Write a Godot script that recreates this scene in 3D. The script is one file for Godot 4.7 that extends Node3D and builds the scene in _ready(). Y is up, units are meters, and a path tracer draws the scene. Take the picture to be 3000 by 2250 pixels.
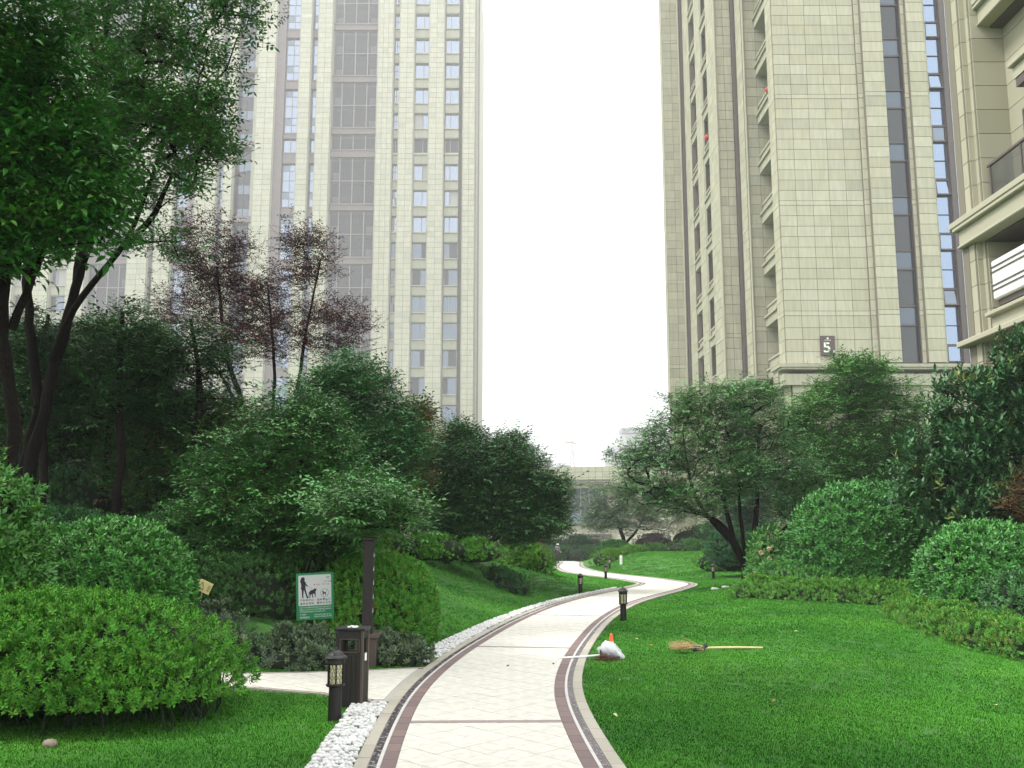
extends Node3D

# ---------------------------------------------------------------- mesh builder
class MB:
	var v := PackedVector3Array()
	var n := PackedVector3Array()
	var c := PackedColorArray()
	var uv := PackedVector2Array()
	var col := Color.WHITE
	func tri(p: Vector3, q: Vector3, r: Vector3, np: Vector3, nq: Vector3, nr: Vector3) -> void:
		if (q - p).cross(r - p).dot(np + nq + nr) > 0.0:
			v.append(p); v.append(r); v.append(q)
			n.append(np); n.append(nr); n.append(nq)
		else:
			v.append(p); v.append(q); v.append(r)
			n.append(np); n.append(nq); n.append(nr)
		for i in 3:
			c.append(col)
	func flat3(p: Vector3, q: Vector3, r: Vector3, toward: Vector3) -> void:
		var k := (q - p).cross(r - p)
		if k.dot(toward) < 0.0:
			k = -k
		k = k.normalized()
		tri(p, q, r, k, k, k)
	func quad(p: Vector3, q: Vector3, r: Vector3, s: Vector3, nn: Vector3) -> void:
		tri(p, q, r, nn, nn, nn)
		tri(p, r, s, nn, nn, nn)
	func box(at: Vector3, size: Vector3, b := Basis()) -> void:
		var h := size * 0.5
		for a in 3:
			var e1 := (a + 1) % 3
			var e2 := (a + 2) % 3
			for s in [-1.0, 1.0]:
				var nn := Vector3.ZERO
				nn[a] = s
				var k := []
				for q in [[-1, -1], [1, -1], [1, 1], [-1, 1]]:
					var p := Vector3.ZERO
					p[a] = h[a] * s
					p[e1] = h[e1] * q[0]
					p[e2] = h[e2] * q[1]
					k.append(at + b * p)
				quad(k[0], k[1], k[2], k[3], (b * nn).normalized())
	func cbox(at: Vector3, size: Vector3, ch: float, b := Basis()) -> void:
		var h := size * 0.5
		var i := Vector3(h.x - ch, h.y - ch, h.z - ch)
		for a in 3:
			var e1 := (a + 1) % 3
			var e2 := (a + 2) % 3
			for s in [-1.0, 1.0]:
				var nn := Vector3.ZERO
				nn[a] = s
				var k := []
				for q in [[-1, -1], [1, -1], [1, 1], [-1, 1]]:
					var p := Vector3.ZERO
					p[a] = h[a] * s
					p[e1] = i[e1] * q[0]
					p[e2] = i[e2] * q[1]
					k.append(at + b * p)
				quad(k[0], k[1], k[2], k[3], (b * nn).normalized())
				for t in [-1.0, 1.0]:
					var p0 := Vector3.ZERO
					var p1 := Vector3.ZERO
					p0[a] = h[a] * s; p0[e1] = i[e1] * t
					p1[a] = i[a] * s; p1[e1] = h[e1] * t
					var d := Vector3.ZERO
					d[e2] = i[e2]
					var n2 := Vector3.ZERO
					n2[a] = s; n2[e1] = t
					quad(at + b * (p0 - d), at + b * (p1 - d), at + b * (p1 + d), at + b * (p0 + d), (b * n2).normalized())
		for sx in [-1.0, 1.0]:
			for sy in [-1.0, 1.0]:
				for sz in [-1.0, 1.0]:
					var s3 := Vector3(sx, sy, sz)
					var nn := (b * s3).normalized()
					tri(at + b * (Vector3(h.x, i.y, i.z) * s3), at + b * (Vector3(i.x, h.y, i.z) * s3), at + b * (Vector3(i.x, i.y, h.z) * s3), nn, nn, nn)
	func tube(pts: Array, rad: Array, sides := 8, caps := true, rough := 0.0) -> void:
		var rings := []
		var norms := []
		var up := Vector3(0.31, 0.2, 0.93)
		for k in pts.size():
			var d: Vector3 = (pts[mini(k + 1, pts.size() - 1)] - pts[maxi(k - 1, 0)]).normalized()
			var x := d.cross(up).normalized()
			var y := x.cross(d).normalized()
			var ring := []
			var nr := []
			for j in sides:
				var a := TAU * j / sides
				var o := x * cos(a) + y * sin(a)
				var w := 1.0 + rough * (sin(a * 3.0 + k * 0.7) * 0.6 + sin(a * 5.0 - k * 1.3) * 0.4)
				ring.append(pts[k] + o * (rad[k] * w))
				nr.append(o)
			rings.append(ring)
			norms.append(nr)
		for k in pts.size() - 1:
			for j in sides:
				var j2 := (j + 1) % sides
				tri(rings[k][j], rings[k][j2], rings[k + 1][j2], norms[k][j], norms[k][j2], norms[k + 1][j2])
				tri(rings[k][j], rings[k + 1][j2], rings[k + 1][j], norms[k][j], norms[k + 1][j2], norms[k + 1][j])
		if caps:
			for e in [0, pts.size() - 1]:
				var d2: Vector3 = (pts[1] - pts[0]) * -1.0 if e == 0 else pts[e] - pts[e - 1]
				for j in range(1, sides - 1):
					flat3(rings[e][0], rings[e][j], rings[e][j + 1], d2)
	func lathe(prof: Array, segs: int, at := Vector3.ZERO) -> void:
		for k in prof.size() - 1:
			var p: Vector2 = prof[k]
			var q: Vector2 = prof[k + 1]
			var t := q - p
			var nn := Vector2(t.y, -t.x).normalized()
			if nn.length() < 0.5:
				continue
			for j in segs:
				var a := TAU * j / segs
				var b := TAU * (j + 1) / segs
				var ca := Vector3(cos(a), 0, sin(a))
				var cb := Vector3(cos(b), 0, sin(b))
				var y := Vector3.UP
				var na := ca * nn.x + y * nn.y
				var nb := cb * nn.x + y * nn.y
				var A := at + ca * p.x + y * p.y
				var B := at + cb * p.x + y * p.y
				var C := at + cb * q.x + y * q.y
				var D := at + ca * q.x + y * q.y
				if p.x > 1e-5:
					tri(A, B, C, na, nb, nb)
				if q.x > 1e-5:
					tri(A, C, D, na, nb, na)
	func ell(at: Vector3, r: Vector3, seg := 12, p := 2.0, jit: FastNoiseLite = null, amt := 0.0, b := Basis(), miny := -2.0) -> void:
		var rows := maxi(4, seg / 2)
		var g := []
		for i in rows + 1:
			var la := PI * i / rows - PI / 2
			var row := []
			for j in seg + 1:
				var lo := TAU * (j % seg) / seg
				var d := Vector3(cos(la) * cos(lo), maxf(sin(la), miny), cos(la) * sin(lo))
				var s := 1.0 / pow(pow(absf(d.x), p) + pow(absf(d.y), p) + pow(absf(d.z), p), 1.0 / p) if p != 2.0 else 1.0
				if jit:
					s *= 1.0 + amt * jit.get_noise_3dv(at * 3.0 + d * 2.0)
				var nn := (b * (d / r)).normalized()
				row.append([at + b * (d * s * r), nn])
			g.append(row)
		for i in rows:
			for j in seg:
				var A = g[i][j]; var B = g[i][j + 1]; var C = g[i + 1][j + 1]; var D = g[i + 1][j]
				if i > 0:
					tri(A[0], B[0], C[0], A[1], B[1], C[1])
				if i < rows - 1:
					tri(A[0], C[0], D[0], A[1], C[1], D[1])
	func prism(poly: PackedVector2Array, f: Callable, y0: float, y1: float) -> void:
		var idx := Geometry2D.triangulate_polygon(poly)
		for k in range(0, idx.size(), 3):
			var p := []
			for m in 3:
				var q: Vector2 = poly[idx[k + m]]
				p.append(Vector3(q.x, f.call(q.y) + y1, q.y))
			tri(p[0], p[1], p[2], Vector3.UP, Vector3.UP, Vector3.UP)
		var cen := Vector2.ZERO
		for q in poly:
			cen += q / poly.size()
		for k in poly.size():
			var a: Vector2 = poly[k]
			var b2: Vector2 = poly[(k + 1) % poly.size()]
			var t := b2 - a
			var nn := Vector3(t.y, 0, -t.x).normalized()
			if nn.dot(Vector3(a.x + b2.x - 2 * cen.x, 0, a.y + b2.y - 2 * cen.y)) < 0:
				nn = -nn
			var ya: float = f.call(a.y)
			var yb: float = f.call(b2.y)
			quad(Vector3(a.x, ya + y0, a.y), Vector3(b2.x, yb + y0, b2.y), Vector3(b2.x, yb + y1, b2.y), Vector3(a.x, ya + y1, a.y), nn)
	func leaf(base: Vector3, dir: Vector3, up: Vector3, ln: float, wd: float, fold := 0.25, droop := 0.15, fine := false) -> void:
		var side := dir.cross(up).normalized()
		var nn := side.cross(dir).normalized()
		if fine:
			var st := [[0.3, 0.85, 0.02], [0.62, 0.9, -0.02]]
			var mids := [base]
			var ls := [base]
			var rs := [base]
			for s in st:
				var m: Vector3 = base + dir * (ln * s[0]) - nn * (droop * ln * s[0] * s[0])
				mids.append(m)
				ls.append(m + side * (wd * 0.5 * s[1]) + nn * (fold * wd * 0.5))
				rs.append(m - side * (wd * 0.5 * s[1]) + nn * (fold * wd * 0.5))
			var tip := base + dir * ln - nn * (droop * ln)
			mids.append(tip); ls.append(tip); rs.append(tip)
			for k in 3:
				for e in [ls, rs]:
					if k > 0:
						flat3(mids[k], e[k], e[k + 1] if k < 2 else tip, nn)
					if k < 2:
						flat3(mids[k], e[k + 1], mids[k + 1], nn)
			return
		var mid := base + dir * (ln * 0.48) - nn * (droop * ln * 0.25)
		var tip2 := base + dir * ln - nn * (droop * ln)
		for s in [-1.0, 1.0]:
			var e: Vector3 = mid + side * (wd * 0.5 * s) + nn * (fold * wd * 0.5)
			flat3(base, e, mid, nn)
			flat3(e, tip2, mid, nn)
	func mesh() -> ArrayMesh:
		var a := []
		a.resize(Mesh.ARRAY_MAX)
		a[Mesh.ARRAY_VERTEX] = v
		a[Mesh.ARRAY_NORMAL] = n
		a[Mesh.ARRAY_COLOR] = c
		if uv.size() == v.size():
			a[Mesh.ARRAY_TEX_UV] = uv
		var m := ArrayMesh.new()
		m.add_surface_from_arrays(Mesh.PRIMITIVE_TRIANGLES, a)
		return m

# ---------------------------------------------------------------- naming helpers
var used := {}
func numbered(called: String) -> String:
	if not used.has(called):
		used[called] = 0
		return called
	used[called] += 1
	return "%s_%03d" % [called, used[called]]

func tag(o: Node3D, label: String, category: String, group := "", kind := "") -> Node3D:
	if label: o.set_meta("label", label)
	if category: o.set_meta("category", category)
	if group: o.set_meta("group", group)
	if kind: o.set_meta("kind", kind)
	return o

func thing(called: String, label: String, category: String, at := Vector3.ZERO, turn := 0.0, group := "", kind := "") -> Node3D:
	var o := Node3D.new()
	o.name = numbered(called)
	o.position = at
	o.rotation.y = turn
	add_child(o)
	return tag(o, label, category, group, kind)

func part(called: String, m: Mesh, mat: Material, parent: Node3D, world := false) -> MeshInstance3D:
	var o := MeshInstance3D.new()
	o.name = called
	o.mesh = m
	o.material_override = mat
	if world:
		o.position = -parent.position
	parent.add_child(o, true)
	return o

func dup(root: Node3D, called: String, at: Vector3, turn: float, label: String, group := "") -> Node3D:
	var r: Node3D = root.duplicate()
	r.name = numbered(called)
	add_child(r)
	r.position = at
	r.rotation.y = turn
	r.set_meta("label", label)
	if group: r.set_meta("group", group)
	return r

func scatter(called: String, m: Mesh, mat: Material, parent: Node3D, xf: Array, tints: Array, world := true) -> MultiMeshInstance3D:
	var mm := MultiMesh.new()
	mm.transform_format = MultiMesh.TRANSFORM_3D
	mm.use_colors = true
	mm.mesh = m
	mm.instance_count = xf.size()
	var buf := PackedFloat32Array()
	buf.resize(xf.size() * 16)
	for i in xf.size():
		var t: Transform3D = xf[i]
		var c: Color = tints[i % tints.size()]
		var k := i * 16
		buf[k] = t.basis.x.x; buf[k + 1] = t.basis.y.x; buf[k + 2] = t.basis.z.x; buf[k + 3] = t.origin.x
		buf[k + 4] = t.basis.x.y; buf[k + 5] = t.basis.y.y; buf[k + 6] = t.basis.z.y; buf[k + 7] = t.origin.y
		buf[k + 8] = t.basis.x.z; buf[k + 9] = t.basis.y.z; buf[k + 10] = t.basis.z.z; buf[k + 11] = t.origin.z
		buf[k + 12] = c.r; buf[k + 13] = c.g; buf[k + 14] = c.b; buf[k + 15] = 1.0
	mm.buffer = buf
	var o := MultiMeshInstance3D.new()
	o.name = called
	o.multimesh = mm
	o.material_override = mat
	if world:
		o.position = -parent.position
	o.set_meta("kind", "stuff")
	parent.add_child(o, true)
	return o

# ---------------------------------------------------------------- materials
func lin(r: float, g: float, b: float) -> Color:
	return Color(r, g, b).linear_to_srgb()

func noise_tex(freq: float, lo: float, hi: float, seed_: int, size := 256, octaves := 4, normal := false) -> NoiseTexture2D:
	var f := FastNoiseLite.new()
	f.seed = seed_
	f.frequency = freq
	f.fractal_octaves = octaves
	var t := NoiseTexture2D.new()
	t.width = size
	t.height = size
	t.seamless = true
	t.noise = f
	if normal:
		t.as_normal_map = true
		t.bump_strength = hi
	else:
		var g := Gradient.new()
		g.set_color(0, Color(lo, lo, lo))
		g.set_color(1, Color(hi, hi, hi))
		t.color_ramp = g
	return t

var M := {}
func mat(called: String, color: Color, rough := 0.7, metal := 0.0, tex: Texture2D = null, scale := 1.0, vc := false) -> StandardMaterial3D:
	var m := StandardMaterial3D.new()
	m.resource_name = called
	m.albedo_color = color
	m.roughness = rough
	m.metallic = metal
	m.vertex_color_use_as_albedo = vc
	if tex:
		m.albedo_texture = tex
		m.uv1_triplanar = true
		m.uv1_world_triplanar = true
		m.uv1_scale = Vector3.ONE * scale
	M[called] = m
	return m

func leaf_mat(called: String, color: Color, rough := 0.42, back := 0.5) -> StandardMaterial3D:
	var m := mat(called, color, rough, 0.0, null, 1.0, true)
	m.cull_mode = BaseMaterial3D.CULL_DISABLED
	m.metallic_specular = 0.3
	m.backlight_enabled = true
	m.backlight = Color(back * 0.75, back, back * 0.35)
	return m

func make_materials() -> void:
	var grain := noise_tex(0.12, 0.8, 1.0, 3)
	var blotch := noise_tex(0.02, 0.88, 1.0, 8)
	var bark := noise_tex(0.045, 0.2, 1.0, 5)
	var fine := noise_tex(0.25, 0.7, 1.0, 9)
	var streak := noise_tex(0.035, 0.9, 1.0, 14)
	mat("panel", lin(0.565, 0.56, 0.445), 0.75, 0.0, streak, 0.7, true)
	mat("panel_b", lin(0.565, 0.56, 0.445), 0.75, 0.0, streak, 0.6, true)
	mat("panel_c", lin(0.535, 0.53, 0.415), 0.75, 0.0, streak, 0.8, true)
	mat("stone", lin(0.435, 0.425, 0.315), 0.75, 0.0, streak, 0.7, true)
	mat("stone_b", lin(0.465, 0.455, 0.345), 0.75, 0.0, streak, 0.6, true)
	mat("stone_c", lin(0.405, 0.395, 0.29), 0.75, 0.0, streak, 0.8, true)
	mat("stone_trim", lin(0.385, 0.375, 0.28), 0.75, 0.0, streak, 0.7)
	mat("granite", lin(0.40, 0.385, 0.285), 0.8, 0.0, grain, 1.6, true)
	mat("granite_b", lin(0.43, 0.415, 0.31), 0.8, 0.0, grain, 1.5, true)
	mat("granite_c", lin(0.365, 0.35, 0.255), 0.8, 0.0, grain, 1.7, true)
	mat("joint", lin(0.16, 0.145, 0.11), 0.9)
	mat("trim", lin(0.495, 0.49, 0.39), 0.75, 0.0, streak, 0.7)
	mat("purple", lin(0.25, 0.215, 0.215), 0.7, 0.0, blotch, 0.5)
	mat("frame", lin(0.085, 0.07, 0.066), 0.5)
	mat("frame_grey", lin(0.30, 0.28, 0.26), 0.5)
	mat("dark_room", lin(0.035, 0.036, 0.037), 0.9)
	mat("glass_sky", lin(0.26, 0.31, 0.385), 0.06, 0.85)
	mat("glass_mid", lin(0.15, 0.185, 0.225), 0.06, 0.7)
	mat("glass_dark", lin(0.055, 0.062, 0.066), 0.08, 0.3)
	mat("glass_blue", lin(0.21, 0.27, 0.36), 0.06, 0.8)
	mat("glass_stair", lin(0.09, 0.115, 0.14), 0.08, 0.5)
	mat("curtain", lin(0.45, 0.45, 0.43), 0.8)
	var gp := mat("glass_pane", Color(0.2, 0.22, 0.22, 0.45), 0.05)
	gp.transparency = BaseMaterial3D.TRANSPARENCY_ALPHA
	mat("white_metal", lin(0.72, 0.72, 0.70), 0.45)
	mat("sign_brown", lin(0.075, 0.05, 0.045), 0.5)
	mat("white_paint", lin(0.8, 0.8, 0.78), 0.5)
	mat("tile", lin(0.635, 0.625, 0.555), 0.7, 0.0, blotch, 1.5)
	mat("tile_b", lin(0.625, 0.615, 0.545), 0.7, 0.0, blotch, 1.7)
	mat("tile_c", lin(0.64, 0.627, 0.555), 0.7, 0.0, blotch, 1.3)
	mat("mortar", lin(0.50, 0.49, 0.43), 0.9, 0.0, fine, 2.0)
	mat("kerb_stone", lin(0.46, 0.43, 0.355), 0.75, 0.0, grain, 3.0)
	mat("kerb_stone_b", lin(0.42, 0.395, 0.325), 0.75, 0.0, grain, 2.6)
	mat("red_stone", lin(0.22, 0.155, 0.145), 0.75, 0.0, grain, 4.0)
	mat("red_stone_b", lin(0.19, 0.135, 0.13), 0.75, 0.0, grain, 4.4)
	mat("white_stone", lin(0.62, 0.61, 0.58), 0.7, 0.0, grain, 4.0)
	mat("mosaic", Color.WHITE, 0.7, 0.0, null, 1.0, true)
	mat("pebble", lin(0.64, 0.64, 0.63), 0.55, 0.0, blotch, 6.0)
	mat("pebble_b", lin(0.54, 0.54, 0.53), 0.55, 0.0, blotch, 5.0)
	mat("pebble_mix", Color.WHITE, 0.55, 0.0, blotch, 6.0, true)
	var soil := mat("ground", Color.WHITE, 0.95, 0.0, noise_tex(0.12, 0.55, 1.0, 21, 512, 5), 0.9, true)
	soil.normal_enabled = false
	var g := leaf_mat("grass", lin(1, 1, 1), 0.6, 0.35)
	g.metallic_specular = 0.25
	mat("bark", lin(0.022, 0.018, 0.014), 0.9, 0.0, bark, 3.0)
	mat("bark_dark", lin(0.035, 0.028, 0.024), 0.9, 0.0, bark, 4.0)
	for k in ["panel", "panel_b", "panel_c", "stone", "stone_b", "stone_c", "stone_trim", "trim"]:
		M[k].uv1_scale = Vector3(0.45, 0.06, 0.45)
	M.bark.metallic_specular = 0.15
	M.bark_dark.metallic_specular = 0.15
	M.bark.uv1_scale = Vector3(7, 1.6, 7)
	M.bark_dark.uv1_scale = Vector3(7, 1.6, 7)
	M.bark.heightmap_enabled = true
	M.bark.heightmap_texture = bark
	M.bark.heightmap_scale = 3.0
	leaf_mat("leaf", Color.WHITE, 0.5, 0.3)
	leaf_mat("leaf_gloss", Color.WHITE, 0.38, 0.22).metallic_specular = 0.38
	leaf_mat("leaf_hedge", Color.WHITE, 0.5, 0.22).metallic_specular = 0.22
	leaf_mat("leaf_matte", Color.WHITE, 0.6, 0.5)
	mat("shade_core", lin(0.007, 0.016, 0.005), 0.95)  # shade between the leaves put into a near-black colour
	mat("bronze", lin(0.013, 0.011, 0.009), 0.5, 0.3, fine, 8.0)
	mat("bronze_cap", lin(0.028, 0.027, 0.029), 0.42, 0.3, fine, 8.0)
	var lg := mat("lamp_glass", lin(0.60, 0.58, 0.36), 0.35)
	lg.backlight_enabled = true
	lg.backlight = Color(0.5, 0.5, 0.35)
	mat("bin_wood", lin(0.013, 0.009, 0.007), 0.55, 0.0, noise_tex(0.03, 0.6, 1.0, 33), 6.0)
	mat("bin_edge", lin(0.065, 0.048, 0.036), 0.5)
	mat("steel", lin(0.6, 0.6, 0.62), 0.22, 0.9)
	mat("black_in", lin(0.008, 0.008, 0.008), 0.9)
	mat("pillar_wood", lin(0.026, 0.014, 0.011), 0.6, 0.0, bark, 5.0)
	mat("plinth", lin(0.085, 0.066, 0.052), 0.8, 0.0, grain, 5.0)
	mat("stake", lin(0.42, 0.36, 0.24), 0.6)
	mat("orange", lin(0.85, 0.12, 0.03), 0.5)
	mat("lantern_red", lin(0.5, 0.03, 0.025), 0.6)
	mat("bag", lin(0.56, 0.585, 0.60), 0.35)
	mat("twig", lin(0.12, 0.065, 0.035), 0.9)
	mat("straw", lin(0.48, 0.35, 0.17), 0.9)
	mat("bamboo", lin(0.62, 0.50, 0.26), 0.55)
	mat("binding", lin(0.05, 0.05, 0.055), 0.8, 0.0, fine, 30.0)
	mat("dead_leaf", Color.WHITE, 0.8, 0.0, null, 1.0, true)
	mat("cloth", Color.WHITE, 0.85, 0.0, null, 1.0, true)
	mat("flower", Color.WHITE, 0.7, 0.0, null, 1.0, true)
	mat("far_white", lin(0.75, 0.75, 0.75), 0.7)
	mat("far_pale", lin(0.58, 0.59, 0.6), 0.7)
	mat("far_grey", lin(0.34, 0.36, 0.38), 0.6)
	mat("mast_red", lin(0.62, 0.42, 0.36), 0.6)
	mat("yellow_sign", lin(0.72, 0.64, 0.28), 0.5)
	mat("rock", lin(0.30, 0.25, 0.19), 0.9, 0.0, grain, 8.0)

# ---------------------------------------------------------------- ground shape
var knots := [[0.25, -1.0], [0.05, -4.0], [-0.16, -7.0], [-0.24, -9.3], [-0.2, -10.7], [-0.095, -11.9], [0.06, -13.2], [0.3, -14.8], [0.76, -17.45], [1.32, -20.0], [1.97, -22.4], [2.85, -24.8], [4.0, -27.6], [4.95, -30.8], [4.88, -33.0], [4.6, -36.5], [3.95, -41.0], [3.45, -46.0], [3.4, -52.0], [3.5, -57.6], [3.75, -63.0], [4.2, -70.0], [4.9, -80.0], [5.0, -92.0]]
var cxs := PackedFloat32Array()
var cds := PackedFloat32Array()
const STEP := 0.1
func make_curve() -> void:
	var raw := PackedFloat32Array()
	for i in 910:
		var z := -1.0 - i * STEP
		var k := 0
		while k < knots.size() - 2 and knots[k + 1][1] > z:
			k += 1
		var p0: Array = knots[maxi(k - 1, 0)]
		var p1: Array = knots[k]
		var p2: Array = knots[k + 1]
		var p3: Array = knots[mini(k + 2, knots.size() - 1)]
		var t: float = (z - p1[1]) / (p2[1] - p1[1])
		var m1: float = (p2[0] - p0[0]) / (p2[1] - p0[1]) * (p2[1] - p1[1])
		var m2: float = (p3[0] - p1[0]) / (p3[1] - p1[1]) * (p2[1] - p1[1])
		var t2 := t * t
		var t3 := t2 * t
		raw.append((2 * t3 - 3 * t2 + 1) * p1[0] + (t3 - 2 * t2 + t) * m1 + (-2 * t3 + 3 * t2) * p2[0] + (t3 - t2) * m2)
	for pass_ in 2:
		var sm := raw.duplicate()
		for i in raw.size():
			var s := 0.0
			var w := 0
			for d in range(-5, 6):
				var j := clampi(i + d, 0, raw.size() - 1)
				s += raw[j]
				w += 1
			sm[i] = s / w
		raw = sm
	cxs = raw
	cds.resize(raw.size())
	for i in raw.size():
		var a := maxi(i - 1, 0)
		var b := mini(i + 1, raw.size() - 1)
		cds[i] = (raw[b] - raw[a]) / ((a - b) * STEP)

func cx(z: float) -> float:
	var f := clampf((-1.0 - z) / STEP, 0, cxs.size() - 1.001)
	var i := int(f)
	return lerpf(cxs[i], cxs[i + 1], f - i)
func slope(z: float) -> float:
	return cds[clampi(int((-1.0 - z) / STEP), 0, cds.size() - 1)]
func side_dist(x: float, z: float) -> float:   # metres right (+) or left (-) of the path's middle
	var s := slope(z)
	return (x - cx(z)) / sqrt(1.0 + s * s)
func base(z: float) -> float:
	return -0.02 * maxf(0.0, sqrt(pow(maxf(0.0, -z - 27.0), 2.0) + 9.0) - 3.0) if z > -100 else -1.4
func along(table: Array, z: float) -> float:
	if z >= table[0][0]:
		return table[0][1]
	for k in table.size() - 1:
		if z >= table[k + 1][0]:
			var t: float = (z - table[k][0]) / (table[k + 1][0] - table[k][0])
			return lerpf(table[k][1], table[k + 1][1], smoothstep(0, 1, t) * 0.5 + t * 0.5)
	return table[-1][1]
var TL := [[-12.0, 0.0], [-14.0, 0.7], [-17.0, 1.3], [-20.0, 1.5], [-24.0, 1.25], [-27.0, 1.0], [-30.0, 0.55], [-36.0, 0.3], [-45.0, 0.2], [-60.0, 0.15], [-75.0, 0.0]]
var TR := [[-9.0, 0.0], [-15.0, 0.15], [-22.0, 0.32], [-27.0, 0.42], [-33.5, 0.02], [-40.0, 0.2], [-50.0, 0.85], [-62.0, 1.0], [-80.0, 0.9]]
var bump := FastNoiseLite.new()
func height(x: float, z: float) -> float:
	var d := side_dist(x, z)
	var h := base(z) - 0.02
	if d < -1.2:
		h += along(TL, z) * smoothstep(0.0, 4.2, -d - 1.2)
		h += bump.get_noise_2d(x * 8, z * 8) * 0.05 * smoothstep(0.1, 2.0, -d - 1.2)
	elif d > 0.94:
		h += along(TR, z) * smoothstep(0.2, 3.2, d - 0.94)
		h += bump.get_noise_2d(x * 5, z * 5) * 0.045 * smoothstep(0.1, 2.0, d - 0.94)
	return h

var branch_poly := PackedVector2Array([Vector2(-1.0, -9.62), Vector2(-1.4, -9.66), Vector2(-1.95, -10.05), Vector2(-2.73, -10.4), Vector2(-4.4, -10.75), Vector2(-4.4, -11.7), Vector2(-3.0, -11.5), Vector2(-2.4, -11.55), Vector2(-1.7, -11.75), Vector2(-0.85, -12.0)])

func make_ground() -> void:
	var xs := []
	var zs := []
	var x := -14.0
	while x <= 17.0:
		xs.append(x)
		x += 0.3
	var st := 0.6
	for k in 18:
		xs.push_front(xs[0] - st)
		xs.push_back(xs[-1] + st)
		st *= 1.35
	var z := 3.0
	while z >= -92.0:
		zs.append(z)
		z -= 0.25 if z > -34.0 else 0.6
	st = 0.8
	for k in 18:
		zs.push_back(zs[-1] - st)
		if k < 14:
			zs.push_front(zs[0] + st)
		st *= 1.35
	var pn := FastNoiseLite.new()
	pn.seed = 77
	pn.frequency = 0.35
	var P := []
	for j in zs.size():
		var row := PackedVector3Array()
		for i in xs.size():
			var far := maxf(0.0, maxf(absf(xs[i] - 1.5) - 15.5, -zs[j] - 92.0))
			row.append(Vector3(xs[i], lerpf(height(xs[i], zs[j]) - 0.007, -1.4, smoothstep(2.0, 40.0, far)), zs[j]))
		P.append(row)
	var mb := MB.new()
	var N := []
	var C := []
	for j in zs.size():
		var nr := PackedVector3Array()
		var cr := PackedColorArray()
		for i in xs.size():
			var a: Vector3 = P[j][mini(i + 1, xs.size() - 1)] - P[j][maxi(i - 1, 0)]
			var b: Vector3 = P[mini(j + 1, zs.size() - 1)][i] - P[maxi(j - 1, 0)][i]
			nr.append(b.cross(a).normalized())
			var w := clampf(0.5 + pn.get_noise_2d(xs[i], zs[j]) * 0.9, 0, 1)
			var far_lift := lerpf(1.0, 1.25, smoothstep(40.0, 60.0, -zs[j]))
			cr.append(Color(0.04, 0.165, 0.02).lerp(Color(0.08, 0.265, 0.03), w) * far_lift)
		N.append(nr)
		C.append(cr)
	for j in zs.size() - 1:
		for i in xs.size() - 1:
			var q := [[j, i], [j, i + 1], [j + 1, i + 1], [j + 1, i]]
			for t in [[0, 1, 2], [0, 2, 3]]:
				for k in t:
					mb.v.append(P[q[k][0]][q[k][1]])
					mb.n.append(N[q[k][0]][q[k][1]])
					mb.c.append(C[q[k][0]][q[k][1]])
	var o := MeshInstance3D.new()
	o.name = "ground"
	o.mesh = mb.mesh()
	o.material_override = M.ground
	add_child(o)
	tag(o, "grass covered garden ground rolling up to both sides of the path", "", "", "structure")

# ---------------------------------------------------------------- path
var S_pts := []   # arc-length samples [x, z, nx, nz]
var S_at := PackedFloat32Array()
func make_arc() -> void:
	var s := 0.0
	for i in cxs.size():
		var z := -1.0 - i * STEP
		var d := cds[i]
		var t := Vector2(-d, -1.0)  # direction of travel when z falls: dx = -(dx/dz)...
		t = Vector2(cxs[mini(i + 1, cxs.size() - 1)] - cxs[maxi(i - 1, 0)], -STEP * (mini(i + 1, cxs.size() - 1) - maxi(i - 1, 0))).normalized()
		S_pts.append([cxs[i], z, -t.y, t.x])
		S_at.append(s)
		if i < cxs.size() - 1:
			s += Vector2(cxs[i + 1] - cxs[i], STEP).length()
func on_path(s: float, o: float) -> Vector2:
	var i := clampi(S_at.bsearch(s) - 1, 0, S_at.size() - 2)
	var t := clampf((s - S_at[i]) / (S_at[i + 1] - S_at[i]), 0, 1)
	var a: Array = S_pts[i]
	var b: Array = S_pts[i + 1]
	var nn := Vector2(lerpf(a[2], b[2], t), lerpf(a[3], b[3], t)).normalized()
	return Vector2(lerpf(a[0], b[0], t), lerpf(a[1], b[1], t)) + nn * o
func s_of_z(z: float) -> float:
	return S_at[clampi(int((-1.0 - z) / STEP), 0, S_at.size() - 1)]
func strip(s0: float, s1: float, o0: float, o1: float, sub := 2) -> PackedVector2Array:
	var p := PackedVector2Array()
	for k in sub + 1:
		p.append(on_path(lerpf(s0, s1, float(k) / sub), o0))
	for k in sub + 1:
		p.append(on_path(lerpf(s1, s0, float(k) / sub), o1))
	return p

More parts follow.
